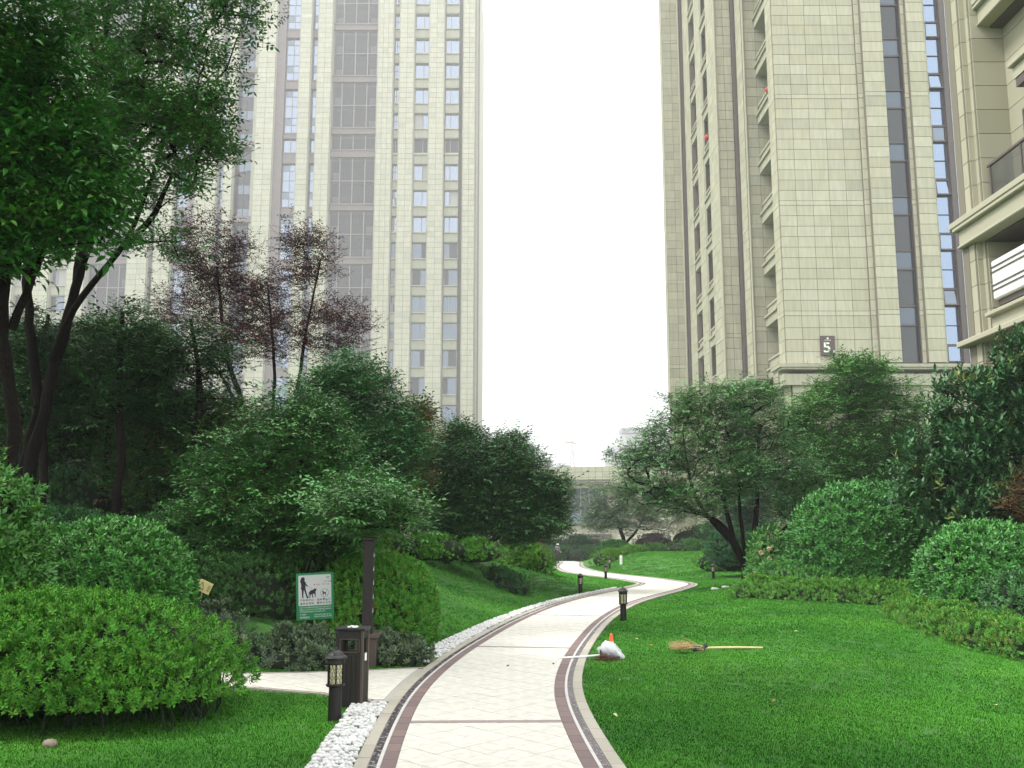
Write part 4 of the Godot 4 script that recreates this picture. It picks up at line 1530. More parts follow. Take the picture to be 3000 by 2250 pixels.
func make_far_things() -> void:
	var rng := RandomNumberGenerator.new()
	rng.seed = 88
	pk = ["panel", "panel", "panel_b", "panel_c"]
	# garden wall wing between the towers
	var t := thing("garden_wing", "low panelled stone wing with a wide window beyond the end of the path", "building", Vector3(6, -1.4, -94))
	var back := MB.new()
	var store := []
	var a := Vector2(-6.0, -96.5)
	var pts := [Vector2(-6.0, -96.6), Vector2(5.0, -96.2), Vector2(10.4, -95.0), Vector2(14.0, -92.0), Vector2(18.0, -87.0)]
	for k in pts.size() - 1:
		var u: Vector2 = (pts[k + 1] - pts[k]).normalized()
		var nn := Vector2(-u.y, u.x)
		if nn.y < 0: nn = -nn
		var cols := maxi(2, int(pts[k].distance_to(pts[k + 1]) / 0.62))
		if k == 1:   # the bay with the window: panels above, below and beside it
			clad(back, store, pts[k], pts[k + 1], 5.85, 7.95, nn, 0.52, cols, [], rng, 0.03, 0.4)
			clad(back, store, pts[k], pts[k + 1], -2.0, 2.35, nn, 0.9, cols, [], rng, 0.03, 0.4)
			clad(back, store, pts[k] + u * 4.65, pts[k + 1], 2.35, 5.85, nn, 0.7, 2, [], rng, 0.03, 0.4)
			clad(back, store, pts[k], pts[k] + u * 0.7, 2.35, 5.85, nn, 0.7, 1, [], rng, 0.03, 0.4)
			var at: Vector2 = pts[k] + u * 2.675 - nn * 0.25
			window(t, Vector3(at.x, 4.1, at.y), 3.9, 3.46, [0.0, 0.3, 0.52, 0.76, 1.0], [0.0, 0.26, 1.0], "frame_grey", func(_c, r): return "glass_mid" if r == 0 else "glass_dark", 0.08, atan2(nn.x, nn.y))
			for s in [[2.25, 0.16, 0.2], [1.2, 0.2, 0.25], [0.85, 0.1, 0.15], [6.25, 0.18, 0.2], [6.62, 0.1, 0.12]]:
				var sill := MB.new()
				var m: Vector2 = pts[k] + u * 2.675 + nn * 0.05
				sill.box(Vector3(m.x, s[0], m.y), Vector3(4.6, s[1], s[2] * 2), Basis(Vector3(u.x, 0, u.y), Vector3.UP, Vector3(nn.x, 0, nn.y)))
				part("sill", sill.mesh(), M.purple, t, true)
		else:
			clad(back, store, pts[k], pts[k + 1], -2.0, 7.95, nn, 0.55, cols, [], rng, 0.03, 0.4)
	part("joint_wall", back.mesh(), M.joint, t, true)
	flush_panels(t, store, "wall_panel")
	# hazy distant block
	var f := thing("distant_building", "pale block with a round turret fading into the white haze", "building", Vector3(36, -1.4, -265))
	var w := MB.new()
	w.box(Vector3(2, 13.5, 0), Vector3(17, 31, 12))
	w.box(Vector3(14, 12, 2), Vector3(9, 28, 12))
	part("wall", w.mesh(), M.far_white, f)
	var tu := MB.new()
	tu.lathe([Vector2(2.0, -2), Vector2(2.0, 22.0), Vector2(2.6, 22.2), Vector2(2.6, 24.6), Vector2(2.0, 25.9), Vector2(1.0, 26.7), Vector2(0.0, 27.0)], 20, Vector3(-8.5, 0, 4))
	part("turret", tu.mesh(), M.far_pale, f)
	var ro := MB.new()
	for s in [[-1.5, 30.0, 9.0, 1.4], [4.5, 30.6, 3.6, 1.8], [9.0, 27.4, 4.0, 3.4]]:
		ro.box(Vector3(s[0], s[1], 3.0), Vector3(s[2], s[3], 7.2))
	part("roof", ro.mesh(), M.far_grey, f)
	for k in 6:
		for r in 4:
			window(f, Vector3(36 - 4.5 + k * 2.9, 9.6 + r * 4.6, -258.9), 1.9, 2.6, [0.0, 0.5, 1.0], [0.0, 1.0], "frame_grey", func(_c, _r): return "glass_mid", 0.12)
	# lattice mast
	var m := thing("lattice_mast", "thin red and white lattice mast standing in the far haze", "mast", Vector3(16.6, -1.4, -262))
	var lat := MB.new()
	for s in [[-1, -1], [1, -1], [1, 1], [-1, 1]]:
		lat.tube([Vector3(s[0] * 1.9, 0, s[1] * 1.9), Vector3(s[0] * 0.3, 25.5, s[1] * 0.3)], [0.1, 0.08], 5)
	for k in 11:
		var y0 := k * 2.3
		var r0 := lerpf(1.9, 0.3, y0 / 25.5)
		var r1 := lerpf(1.9, 0.3, (y0 + 2.3) / 25.5)
		for s in [[-1, -1, 1, -1], [1, -1, 1, 1], [1, 1, -1, 1], [-1, 1, -1, -1]]:
			lat.tube([Vector3(s[0] * r0, y0, s[1] * r0), Vector3(s[2] * r1, y0 + 2.3, s[3] * r1)], [0.07, 0.07], 4)
			lat.tube([Vector3(s[2] * r0, y0, s[3] * r0), Vector3(s[0] * r1, y0 + 2.3, s[1] * r1)], [0.07, 0.07], 4)
	part("lattice", lat.mesh(), M.mast_red, m)
	var arm := MB.new()
	arm.tube([Vector3(-2.4, 26.8, 0), Vector3(0, 27.2, 0), Vector3(1.4, 26.4, 0)], [0.16, 0.28, 0.2], 6)
	arm.tube([Vector3(0, 25.4, 0), Vector3(0, 28.6, 0)], [0.25, 0.08], 6)
	part("arm", arm.mesh(), M.mast_red, m)
# ---------------------------------------------------------------- garden furniture
func on_ground(x: float, z: float) -> Vector3:
	return Vector3(x, height(x, z), z)

func make_lamp() -> Node3D:
	var t := thing("bollard_lamp", "dark bronze lantern bollard in front of the litter bin", "garden lamp", Vector3.ZERO, 0, "lantern bollards along the path")
	var mb := MB.new()
	mb.lathe([Vector2(0.0, 0.0), Vector2(0.058, 0.0), Vector2(0.056, 0.02), Vector2(0.053, 0.27), Vector2(0.053, 0.285)], 24)
	part("post", mb.mesh(), M.bronze, t)
	mb = MB.new()
	mb.lathe([Vector2(0.05, 0.278), Vector2(0.074, 0.282), Vector2(0.08, 0.29), Vector2(0.08, 0.298), Vector2(0.07, 0.304), Vector2(0.0, 0.306)], 28)
	part("base_ring", mb.mesh(), M.bronze, t)
	mb = MB.new()
	mb.lathe([Vector2(0.0, 0.300), Vector2(0.060, 0.301), Vector2(0.060, 0.468), Vector2(0.0, 0.469)], 28)
	part("lamp_glass", mb.mesh(), M.lamp_glass, t)
	for k in 6:
		var a := TAU * k / 6 + 0.5
		var d := Vector3(cos(a), 0, sin(a))
		mb = MB.new()
		mb.box(d * 0.068 + Vector3.UP * 0.385, Vector3(0.012, 0.172, 0.012), Basis(Vector3.UP, -a))
		part("cage_bar", mb.mesh(), M.bronze, t)
	# scrolled tracery laid over the glass
	mb = MB.new()
	for k in 6:
		var a0 := TAU * k / 6 + 0.5
		for r in 3:
			var yc := 0.328 + r * 0.057
			for s in [0.28, 0.72]:
				var ac: float = a0 + TAU / 6 * s
				var pts := []
				var rad := []
				for j in 11:
					var q := TAU * j / 10.0 + (0.0 if r % 2 == 0 else PI)
					var rr := 0.0235 if j < 8 else 0.0235 - 0.005 * (j - 7)
					var aa := ac + cos(q) * rr * 0.62 / 0.064
					pts.append(Vector3(cos(aa) * 0.0645, yc + sin(q) * rr * 1.12, sin(aa) * 0.0645))
					rad.append(0.0021)
				mb.tube(pts, rad, 5, false)
	part("tracery", mb.mesh(), M.bronze, t)
	mb = MB.new()
	mb.lathe([Vector2(0.0, 0.462), Vector2(0.07, 0.462), Vector2(0.076, 0.47), Vector2(0.074, 0.5), Vector2(0.08, 0.512), Vector2(0.0, 0.513)], 28)
	part("collar", mb.mesh(), M.bronze, t)
	mb = MB.new()
	mb.lathe([Vector2(0.0, 0.508), Vector2(0.092, 0.508), Vector2(0.094, 0.516), Vector2(0.088, 0.524), Vector2(0.07, 0.536), Vector2(0.056, 0.555), Vector2(0.034, 0.571), Vector2(0.012, 0.578), Vector2(0.0, 0.58)], 30)
	part("cap", mb.mesh(), M.bronze_cap, t)
	mb = MB.new()
	mb.ell(Vector3(0, 0.584, 0), Vector3(0.012, 0.016, 0.012), 10)
	part("finial", mb.mesh(), M.bronze_cap, t)
	return t

func make_bin() -> void:
	var at := on_ground(-1.54, -9.45)
	var t := thing("litter_bin", "dark brown wooden litter bin with a steel ashtray beside the path", "litter bin", at, -0.13)
	var W := 0.265
	var D := 0.2
	var H := 0.73
	var f := MB.new()
	# walls with the two mouths cut out: front/back and the two ends
	for s in [-1.0, 1.0]:
		f.cbox(Vector3(0, 0.26, s * (D / 2 - 0.01)), Vector3(W - 0.03, 0.5, 0.02), 0.003)
		f.cbox(Vector3(0, 0.68, s * (D / 2 - 0.01)), Vector3(W - 0.03, 0.075, 0.02), 0.003)
		for e in [-1.0, 1.0]:
			f.cbox(Vector3(e * (W / 2 - 0.037), 0.576, s * (D / 2 - 0.011)), Vector3(0.045, 0.134, 0.018), 0.003)
		f.cbox(Vector3(s * (W / 2 - 0.01), 0.26, 0), Vector3(0.02, 0.5, D - 0.05), 0.003)
		f.cbox(Vector3(s * (W / 2 - 0.01), 0.68, 0), Vector3(0.02, 0.075, D - 0.05), 0.003)
	part("body", f.mesh(), M.bin_wood, t)
	for s in [-1.0, 1.0]:
		for k in 5:
			var g := MB.new()
			g.cbox(Vector3(-0.092 + k * 0.046, 0.255, s * (D / 2 + 0.001)), Vector3(0.043, 0.47, 0.008), 0.002)
			part("slat", g.mesh(), M.bin_wood, t)
	for sx in [-1.0, 1.0]:
		for sz in [-1.0, 1.0]:
			var g := MB.new()
			g.cbox(Vector3(sx * (W / 2 - 0.009), 0.36, sz * (D / 2 - 0.009)), Vector3(0.026, 0.72, 0.026), 0.004)
			part("corner_post", g.mesh(), M.bin_edge if sx > 0 else M.bin_wood, t)
	var inn := MB.new()
	inn.box(Vector3(0, 0.49, 0), Vector3(W - 0.05, 0.03, D - 0.05))
	inn.box(Vector3(-W / 2 + 0.03, 0.575, 0), Vector3(0.006, 0.13, D - 0.06))
	part("liner", inn.mesh(), M.black_in, t)
	for s in [-1.0, 1.0]:
		var rim := MB.new()
		var c := [Vector3(-0.09, 0.515, 0), Vector3(0.09, 0.515, 0), Vector3(0.095, 0.52, 0), Vector3(0.095, 0.632, 0), Vector3(0.09, 0.637, 0), Vector3(-0.09, 0.637, 0), Vector3(-0.095, 0.632, 0), Vector3(-0.095, 0.52, 0), Vector3(-0.09, 0.515, 0)]
		var pts := []
		var rr := []
		for p in c:
			pts.append(p + Vector3(0, 0, s * (D / 2 + 0.003)))
			rr.append(0.005)
		rim.tube(pts, rr, 6, false)
		part("mouth_rim", rim.mesh(), M.bin_edge, t)
	var lid := MB.new()
	lid.cbox(Vector3(0, H, 0), Vector3(W + 0.035, 0.028, D + 0.035), 0.007)
	part("lid", lid.mesh(), M.bronze_cap, t)
	var ash := MB.new()
	ash.lathe([Vector2(0.0, 0.742), Vector2(0.05, 0.743), Vector2(0.056, 0.751), Vector2(0.064, 0.752), Vector2(0.066, 0.744)], 24)
	part("ashtray", ash.mesh(), M.steel, t)
	var lab := MB.new()
	lab.box(Vector3(W / 2 + 0.006, 0.47, 0.02), Vector3(0.003, 0.07, 0.06))
	part("sticker", lab.mesh(), M.white_paint, t)

func make_pillar() -> void:
	var at := on_ground(-1.8, -12.15)
	var t := thing("lamp_pillar", "square brown pillar on a stone plinth rising into the leaves behind the bin", "pillar", at, 0.0)
	at.y = at.y
	var mb := MB.new()
	mb.cbox(Vector3(0, 0.17, 0), Vector3(0.25, 0.36, 0.25), 0.008)
	part("plinth", mb.mesh(), M.plinth, t)
	mb = MB.new()
	mb.cbox(Vector3(0, 0.375, 0), Vector3(0.31, 0.05, 0.31), 0.008)
	part("plinth_cap", mb.mesh(), M.plinth, t)
	mb = MB.new()
	mb.cbox(Vector3(0, 0.97, 0), Vector3(0.125, 1.14, 0.125), 0.006)
	part("shaft", mb.mesh(), M.pillar_wood, t)
	mb = MB.new()
	mb.cbox(Vector3(0, 1.56, 0), Vector3(0.17, 0.05, 0.17), 0.01)
	part("cap", mb.mesh(), M.pillar_wood, t)
	# small white lettering down the side that faces the path
	var g := MB.new()
	for k in 5:
		var y := 1.36 - k * 0.17
		for q in [[0, 0, 0.03, 0.005], [0, 0.018, 0.022, 0.005], [-0.008, 0.0, 0.005, 0.045], [0.01, -0.012, 0.005, 0.03], [0.0, -0.024, 0.03, 0.005]]:
			g.box(Vector3(0.064, y + q[1], 0.01 + q[0]), Vector3(0.003, q[3], q[2]))
	part("lettering", g.mesh(), M.white_paint, t)

# --- print for the dog walking notice: polygons and strokes rasterised into an image
func fill_poly(im: Image, pts: Array, c: Color) -> void:
	var y0 := 1e9
	var y1 := -1e9
	for p in pts:
		y0 = minf(y0, p[1]); y1 = maxf(y1, p[1])
	for y in range(int(y0), int(y1) + 1):
		var xs := []
		for k in pts.size():
			var a: Array = pts[k]
			var b: Array = pts[(k + 1) % pts.size()]
			if (a[1] <= y + 0.5) != (b[1] <= y + 0.5):
				xs.append(a[0] + (y + 0.5 - a[1]) / (b[1] - a[1]) * (b[0] - a[0]))
		xs.sort()
		for k in range(0, xs.size() - 1, 2):
			for x in range(int(round(xs[k])), int(round(xs[k + 1]))):
				if x >= 0 and y >= 0 and x < im.get_width() and y < im.get_height():
					im.set_pixel(x, y, c)
func stroke(im: Image, a: Vector2, b: Vector2, w: float, c: Color) -> void:
	var d := (b - a).normalized()
	if a == b: d = Vector2.RIGHT
	var nn := Vector2(-d.y, d.x) * w / 2
	var p0 := a - d * w * 0.4
	var p1 := b + d * w * 0.4
	fill_poly(im, [[p0.x + nn.x, p0.y + nn.y], [p1.x + nn.x, p1.y + nn.y], [p1.x - nn.x, p1.y - nn.y], [p0.x - nn.x, p0.y - nn.y]], c)
# each character: strokes on an 8 by 8 grid, two digits to a point
var GLYPHS := {
	"ji": "1161 6154 2117 3362 3377", "shi": "1131 3137 3717 1711 1434 4383 7177 7767 5566", "bao": "2117 1434 3181 4141 4144 4484 6447 5688", "hu": "4051 2272 7275 7525 2218", "kou": "1272 7277 7717 1712",
	"zhun": "1122 1726 3018 4117 4282 4484 4686 4888 6288", "dai": "1181 3032 5052 7072 1383 1314 8384 2474 2427 7477 4448", "chu": "4147 1313 1315 1575 7573 1614 1618 1878 7876", "men": "1122 1218 3171 7178 7867",
	"liu": "1213 1727 1737 3181 3236 3666 5157 7237 7177 7766 3788", "gou": "3117 2437 5241 5272 7277 7766 4365 4446", "shuan": "2117 1434 1636 5038 5082 4474 4777 3888 5848", "lian": "2013 1333 3317 1737 5181 5363 5488 6248 5575",
	"sui": "1118 1131 3133 3325 3527 4181 6137 4545 4683 7378 7868 5471", "shou": "2171 1343 4383 1585 4147 4737", "gao": "2117 1434 4181 6061 4363 4575 4548 7578 5676", "wei": "1161 6165 6554 3137 1787", "sheng": "2113 1282 4148 2474 1888",
}
func glyph(im: Image, called: String, at: Vector2, size: float, c: Color, w := 0.12) -> void:
	for s in GLYPHS[called].split(" "):
		stroke(im, at + Vector2(float(s[0]), float(s[1])) * size / 9.0, at + Vector2(float(s[2]), float(s[3])) * size / 9.0, size * w, c)
func digits(im: Image, text: String, at: Vector2, h: float, c: Color) -> void:
	var seg := {"0": "abcdef", "1": "bc", "2": "abged", "3": "abgcd", "4": "fgbc", "5": "afgcd", "6": "afgcde", "7": "abc", "8": "abcdefg", "9": "abcdfg", "-": "g"}
	var w := h * 0.5
	var x := at.x
	for ch in text:
		if ch == ":":
			stroke(im, Vector2(x, at.y + h * 0.3), Vector2(x + 1, at.y + h * 0.3), h * 0.16, c)
			stroke(im, Vector2(x, at.y + h * 0.75), Vector2(x + 1, at.y + h * 0.75), h * 0.16, c)
			x += h * 0.35
			continue
		var L := {"a": [0, 0, 1, 0], "b": [1, 0, 1, 0.5], "c": [1, 0.5, 1, 1], "d": [0, 1, 1, 1], "e": [0, 0.5, 0, 1], "f": [0, 0, 0, 0.5], "g": [0, 0.5, 1, 0.5]}
		for q in seg.get(ch, ""):
			var l: Array = L[q]
			stroke(im, Vector2(x + l[0] * w, at.y + l[1] * h), Vector2(x + l[2] * w, at.y + l[3] * h), h * 0.15, c)
		x += h * 0.78

func make_dog_sign() -> void:
	var at := on_ground(-2.68, -13.2)
	var t := thing("dog_walking_sign", "green and white dog walking notice tilted on a thin wooden stake", "sign", at, 0.06)
	var roll := Node3D.new()
	var im := Image.create(480, 600, false, Image.FORMAT_RGBA8)
	var green := Color(0.03, 0.47, 0.27)
	var white := Color(0.76, 0.78, 0.77)
	var dark := Color(0.10, 0.06, 0.13)
	var red := Color(0.75, 0.12, 0.16)
	var dg := Color(0.06, 0.28, 0.24)
	im.fill(green)
	var rp := []
	for k in 32:
		var a := TAU * k / 32.0
		rp.append([(452 if cos(a) > 0 else 28) + cos(a) * 18 - (18 if cos(a) > 0 else -18), (400 if sin(a) > 0 else 30) + sin(a) * 18 - (0 if sin(a) > 0 else -12)])
	fill_poly(im, rp, white)
	# woman with a lead, and the dog
	fill_poly(im, [[62, 62], [72, 50], [92, 46], [108, 54], [112, 76], [106, 92], [120, 112], [132, 142], [148, 158], [146, 172], [134, 168], [122, 148], [120, 176], [122, 204], [130, 240], [146, 300], [158, 318], [148, 326], [132, 314], [108, 236], [98, 212], [94, 246], [90, 300], [94, 318], [80, 318], [74, 300], [72, 246], [68, 206], [58, 200], [64, 168], [62, 128], [50, 108], [54, 88]], dark)
	stroke(im, Vector2(146, 164), Vector2(204, 206), 2.5, dark)
	fill_poly(im, [[174, 236], [186, 222], [222, 214], [232, 204], [232, 192], [240, 202], [252, 204], [258, 196], [262, 212], [258, 226], [248, 240], [250, 262], [248, 310], [238, 310], [236, 272], [220, 266], [214, 272], [216, 316], [204, 318], [202, 276], [188, 276], [178, 316], [166, 318], [172, 276], [164, 268], [156, 316], [146, 318], [162, 262], [164, 246]], dark)
	# ring with the little dog
	for k in 40:
		var a := TAU * k / 40.0
		var b := TAU * (k + 1) / 40.0
		stroke(im, Vector2(366 + cos(a) * 52, 264 + sin(a) * 52), Vector2(366 + cos(b) * 52, 264 + sin(b) * 52), 3.5, dark)
	fill_poly(im, [[334, 244], [342, 236], [352, 240], [356, 254], [376, 256], [386, 244], [390, 246], [382, 262], [384, 296], [374, 296], [372, 274], [352, 274], [350, 296], [340, 296], [340, 262]], Color(0.28, 0.07, 0.12))
	stroke(im, Vector2(392, 236), Vector2(404, 222), 3, dark)
	fill_poly(im, [[392, 290], [400, 282], [406, 292]], dark)
	# emblem and opening line
	fill_poly(im, [[384, 62], [396, 54], [404, 60], [412, 52], [426, 56], [432, 66], [418, 64], [404, 68], [394, 66]], Color(0.25, 0.33, 0.4))
	for k in 6:
		stroke(im, Vector2(384 + k * 12, 82), Vector2(391 + k * 12, 82), 3, Color(0.4, 0.45, 0.5))
	for k in 4:
		glyph(im, ["wei", "ji", "zhun", "liu"][k], Vector2(352 + k * 27, 104), 24, Color(0.3, 0.36, 0.42), 0.09)
	glyph(im, "shi", Vector2(226, 140), 22, red, 0.13)
	digits(im, "19:00-", Vector2(254, 144), 15, red)
	glyph(im, "ji", Vector2(336, 140), 22, red, 0.12)
	glyph(im, "kou", Vector2(360, 140), 22, red, 0.12)
	digits(im, "7:00", Vector2(390, 144), 15, red)
	var l1 := ["ji", "shi", "bao", "hu", "kou", "", "zhun", "shi", "dai", "chu", "men"]
	var l2 := ["liu", "gou", "shuan", "gou", "lian", "", "sui", "shou", "gao", "wei", "sheng"]
	for k in 11:
		if l1[k]:
			glyph(im, l1[k], Vector2(46 + k * 36.5, 330), 34, red if k == 0 or k == 6 else dg)
			glyph(im, l2[k], Vector2(46 + k * 36.5, 372), 34, red if k == 2 or k == 8 else dg)
	var all := GLYPHS.keys()
	for row in 3:
		for k in (22 if row < 2 else 18):
			glyph(im, all[(k * 7 + row * 5) % all.size()], Vector2(38 + k * 18.6, 432 + row * 27), 18, white, 0.14)
	for k in 4:
		glyph(im, all[(k * 5 + 3) % all.size()], Vector2(44 + k * 22, 520), 20, white, 0.14)
	digits(im, "86998605", Vector2(46, 556), 20, white)
	for row in 2:
		for k in 12:
			glyph(im, all[(k * 3 + row * 7 + 2) % all.size()], Vector2(226 + k * 18.6, 528 + row * 26), 18, white, 0.13)
	im.generate_mipmaps()
	var pm := mat("dog_print", Color.WHITE, 0.5)
	pm.albedo_texture = ImageTexture.create_from_image(im)
	var b := Basis(Vector3.BACK, 0.055) * Basis(Vector3.RIGHT, -0.06)
	var up := 0.66
	var W := 0.50
	var H := 0.62
	var fb := MB.new()
	fb.cbox(Vector3(0, up, -0.009), Vector3(W + 0.006, H + 0.006, 0.014), 0.003, b)
	part("board", fb.mesh(), mat("sign_green", lin(0.012, 0.17, 0.07), 0.5), t)
	var pr := MB.new()
	var ctr := Vector3(0, up, 0.0)
	var c4 := []
	for q in [[-1, 1], [1, 1], [1, -1], [-1, -1]]:
		c4.append(ctr + b * Vector3(q[0] * W / 2, q[1] * H / 2, 0.002))
	var uvs := [Vector2(0, 0), Vector2(1, 0), Vector2(1, 1), Vector2(0, 1)]
	for k in [0, 1, 2, 0, 2, 3]:
		pr.v.append(c4[k]); pr.n.append(b.z); pr.c.append(Color.WHITE); pr.uv.append(uvs[k])
	part("print", pr.mesh(), pm, t)
	var st := MB.new()
	st.tube([Vector3(-0.02, -0.2, -0.03), Vector3(0.0, 0.3, -0.028), Vector3(0.012, 0.85, -0.026)], [0.013, 0.013, 0.012], 8)
	part("stake", st.mesh(), M.stake, t)
	roll.free()

func make_small_signs() -> void:
	var at := Vector3(-4.24, 0.89, -13.3)
	var t := thing("warning_sign", "tilted pale yellow warning sign half hidden behind the round left hedge", "sign", Vector3(at.x, height(at.x, at.z), at.z))
	var b := Basis(Vector3.BACK, -0.42)
	var o := Vector3(0, at.y - t.position.y, 0)
	var mb := MB.new()
	mb.cbox(o, Vector3(0.24, 0.16, 0.01), 0.002, b)
	part("board", mb.mesh(), M.yellow_sign, t)
	var g := MB.new()
	for e in [[-0.062, -0.04, 0.0, 0.05], [0.0, 0.05, 0.062, -0.04], [0.062, -0.04, -0.062, -0.04]]:
		var p := Vector3(e[0] * 0.7 - 0.02, e[1], 0.008)
		var q := Vector3(e[2] * 0.7 - 0.02, e[3], 0.008)
		g.tube([o + b * p, o + b * q], [0.004, 0.004], 5)
	for k in 4:
		g.box(o + b * Vector3(0.085, 0.035 - k * 0.023, 0.006), Vector3(0.035, 0.008, 0.003), b)
	part("marking", g.mesh(), M.frame, t)
	var st := MB.new()
	st.tube([Vector3(-0.1, -0.1, -0.02), o + Vector3(0, 0.02, -0.016)], [0.011, 0.011], 6)
	part("stake", st.mesh(), M.stake, t)
	var m := thing("marker_post", "small white marker post on the far lawn right of two lamps", "marker post", on_ground(5.65, -50.0))
	mb = MB.new()
	mb.cbox(Vector3(0, 0.25, 0), Vector3(0.13, 0.5, 0.06), 0.008)
	part("board", mb.mesh(), M.white_paint, m)
	mb = MB.new()
	for k in 3:
		mb.box(Vector3(0, 0.36 - k * 0.09, 0.031), Vector3(0.05, 0.04, 0.003))
	part("marking", mb.mesh(), M.frame_grey, m)
	mb = MB.new()
	mb.box(Vector3(0, 0.505, 0), Vector3(0.135, 0.02, 0.065))
	part("cap", mb.mesh(), M.orange, m)

func make_tools() -> void:
	var rng := RandomNumberGenerator.new()
	rng.seed = 9
	var c := thing("traffic_cone", "small orange traffic cone standing behind the white bag on the lawn", "cone", on_ground(1.33, -13.1))
	c.scale = Vector3.ONE * 0.86
	var mb := MB.new()
	mb.cbox(Vector3(0, 0.012, 0), Vector3(0.17, 0.024, 0.17), 0.006)
	part("foot", mb.mesh(), M.orange, c)
	mb = MB.new()
	mb.lathe([Vector2(0.066, 0.022), Vector2(0.062, 0.03), Vector2(0.022, 0.335), Vector2(0.016, 0.345), Vector2(0.0, 0.346)], 22)
	part("body", mb.mesh(), M.orange, c)
	mb = MB.new()
	mb.lathe([Vector2(0.0455, 0.155), Vector2(0.0475, 0.155), Vector2(0.0385, 0.225), Vector2(0.0365, 0.225)], 22)
	part("stripe", mb.mesh(), M.white_paint, c)
	# dustpan lying on its side with its long handle towards the path
	var d := thing("dustpan", "long handled dustpan lying on the lawn with its pipe handle over the kerb", "dustpan", on_ground(1.25, -12.75))
	mb = MB.new()
	mb.tube([Vector3(-0.10, 0.06, 0.0), Vector3(-0.38, 0.045, 0.04), Vector3(-0.66, 0.035, 0.09)], [0.013, 0.013, 0.013], 10)
	part("handle", mb.mesh(), M.white_metal, d)
	mb = MB.new()
	mb.tube([Vector3(-0.655, 0.037, 0.085), Vector3(-0.70, 0.032, 0.33), Vector3(-0.735, 0.03, 0.55)], [0.013, 0.012, 0.012], 10)
	part("grip", mb.mesh(), M.white_metal, d)
	mb = MB.new()
	mb.ell(Vector3(-0.735, 0.03, 0.565), Vector3(0.014, 0.014, 0.022), 10)
	part("end_cap", mb.mesh(), M.frame, d)
	mb = MB.new()
	mb.box(Vector3(0.04, 0.03, -0.02), Vector3(0.22, 0.012, 0.2), Basis(Vector3.BACK, 0.1))
	mb.box(Vector3(0.02, 0.07, -0.125), Vector3(0.2, 0.09, 0.012), Basis(Vector3.BACK, 0.1))
	mb.box(Vector3(-0.1, 0.075, -0.02), Vector3(0.012, 0.11, 0.22))
	part("pan", mb.mesh(), M.bin_wood, d)
	# white bag drawn over the pan
	var bag := thing("white_bag", "crumpled white plastic bag draped over the dustpan", "bag", on_ground(1.27, -12.8))
	bag.scale = Vector3(1.08, 0.98, 1.0)
	mb = MB.new()
	var fn := FastNoiseLite.new()
	fn.seed = 3
	fn.frequency = 0.75
	fn.fractal_octaves = 3
	mb.ell(Vector3(0.0, 0.11, -0.03), Vector3(0.125, 0.105, 0.085), 34, 2.0, fn, 0.6, Basis(Vector3.BACK, -0.35))
	mb.ell(Vector3(0.10, 0.065, -0.01), Vector3(0.095, 0.055, 0.065), 28, 2.0, fn, 0.6, Basis(Vector3.BACK, -0.75))
	mb.ell(Vector3(-0.045, 0.155, -0.03), Vector3(0.055, 0.045, 0.05), 22, 2.0, fn, 0.7)
	part("bag_body", mb.mesh(), M.bag, bag)
	var tw := thing("twig_heap", "heap of brown swept twigs and leaves at the bag's mouth", "twigs", on_ground(1.2, -12.62), 0, "", "stuff")
	mb = MB.new()
	for k in 300:
		var p := Vector3(rng.randfn() * 0.075, 0, rng.randfn() * 0.03)
		p.y = maxf(0.0, 0.10 - absf(p.x) * 0.5 - absf(p.z) * 0.9) * rng.randf() + 0.012
		var dd := Vector3(rng.randfn(), rng.randfn() * 0.45, rng.randfn()).normalized() * rng.randf_range(0.02, 0.06)
		mb.tube([p - dd, p + dd], [0.0022, 0.0016], 4, false)
	part("twigs", mb.mesh(), M.twig, tw)
	# besom broom
	var br := thing("straw_broom", "straw besom broom with a bamboo handle lying on the right lawn", "broom", on_ground(2.68, -13.15))
	mb = MB.new()
	mb.tube([Vector3(-0.28, 0.055, 0.03), Vector3(0.05, 0.06, -0.02), Vector3(0.40, 0.055, -0.08), Vector3(0.72, 0.045, -0.13)], [0.012, 0.014, 0.0135, 0.013], 10)
	part("handle", mb.mesh(), M.bamboo, br)
	mb = MB.new()
	for k in 230:
		var f := rng.randf()
		var spread := Vector3(-0.72 + rng.randfn() * 0.035, 0.05, 0.1)
		var e := Vector3(-0.36 - rng.randf() * 0.24, 0.02 + absf(rng.randfn()) * 0.05 + rng.randf() * 0.03, 0.03 + rng.randfn() * 0.06)
		e.y += (e.x + 0.42) * -0.12
		var a := Vector3(-0.22 + rng.randf() * 0.12, 0.055 + rng.randfn() * 0.014, 0.02 + rng.randfn() * 0.014)
		mb.tube([a, a.lerp(e, 0.5) + Vector3(0, 0.01, 0), e], [0.0024, 0.002, 0.0012], 4, false)
	part("bristles", mb.mesh(), M.straw, br).set_meta("kind", "stuff")
	mb = MB.new()
	mb.tube([Vector3(-0.25, 0.055, 0.03), Vector3(-0.17, 0.057, 0.018), Vector3(-0.09, 0.058, 0.005)], [0.042, 0.036, 0.027], 14, true, 0.08)
	mb.ell(Vector3(-0.075, 0.085, 0.0), Vector3(0.03, 0.032, 0.028), 12, 2.0, fn, 0.5)
	mb.tube([Vector3(-0.07, 0.10, 0.0), Vector3(-0.06, 0.13, 0.015)], [0.008, 0.004], 6)
	part("binding", mb.mesh(), M.binding, br)

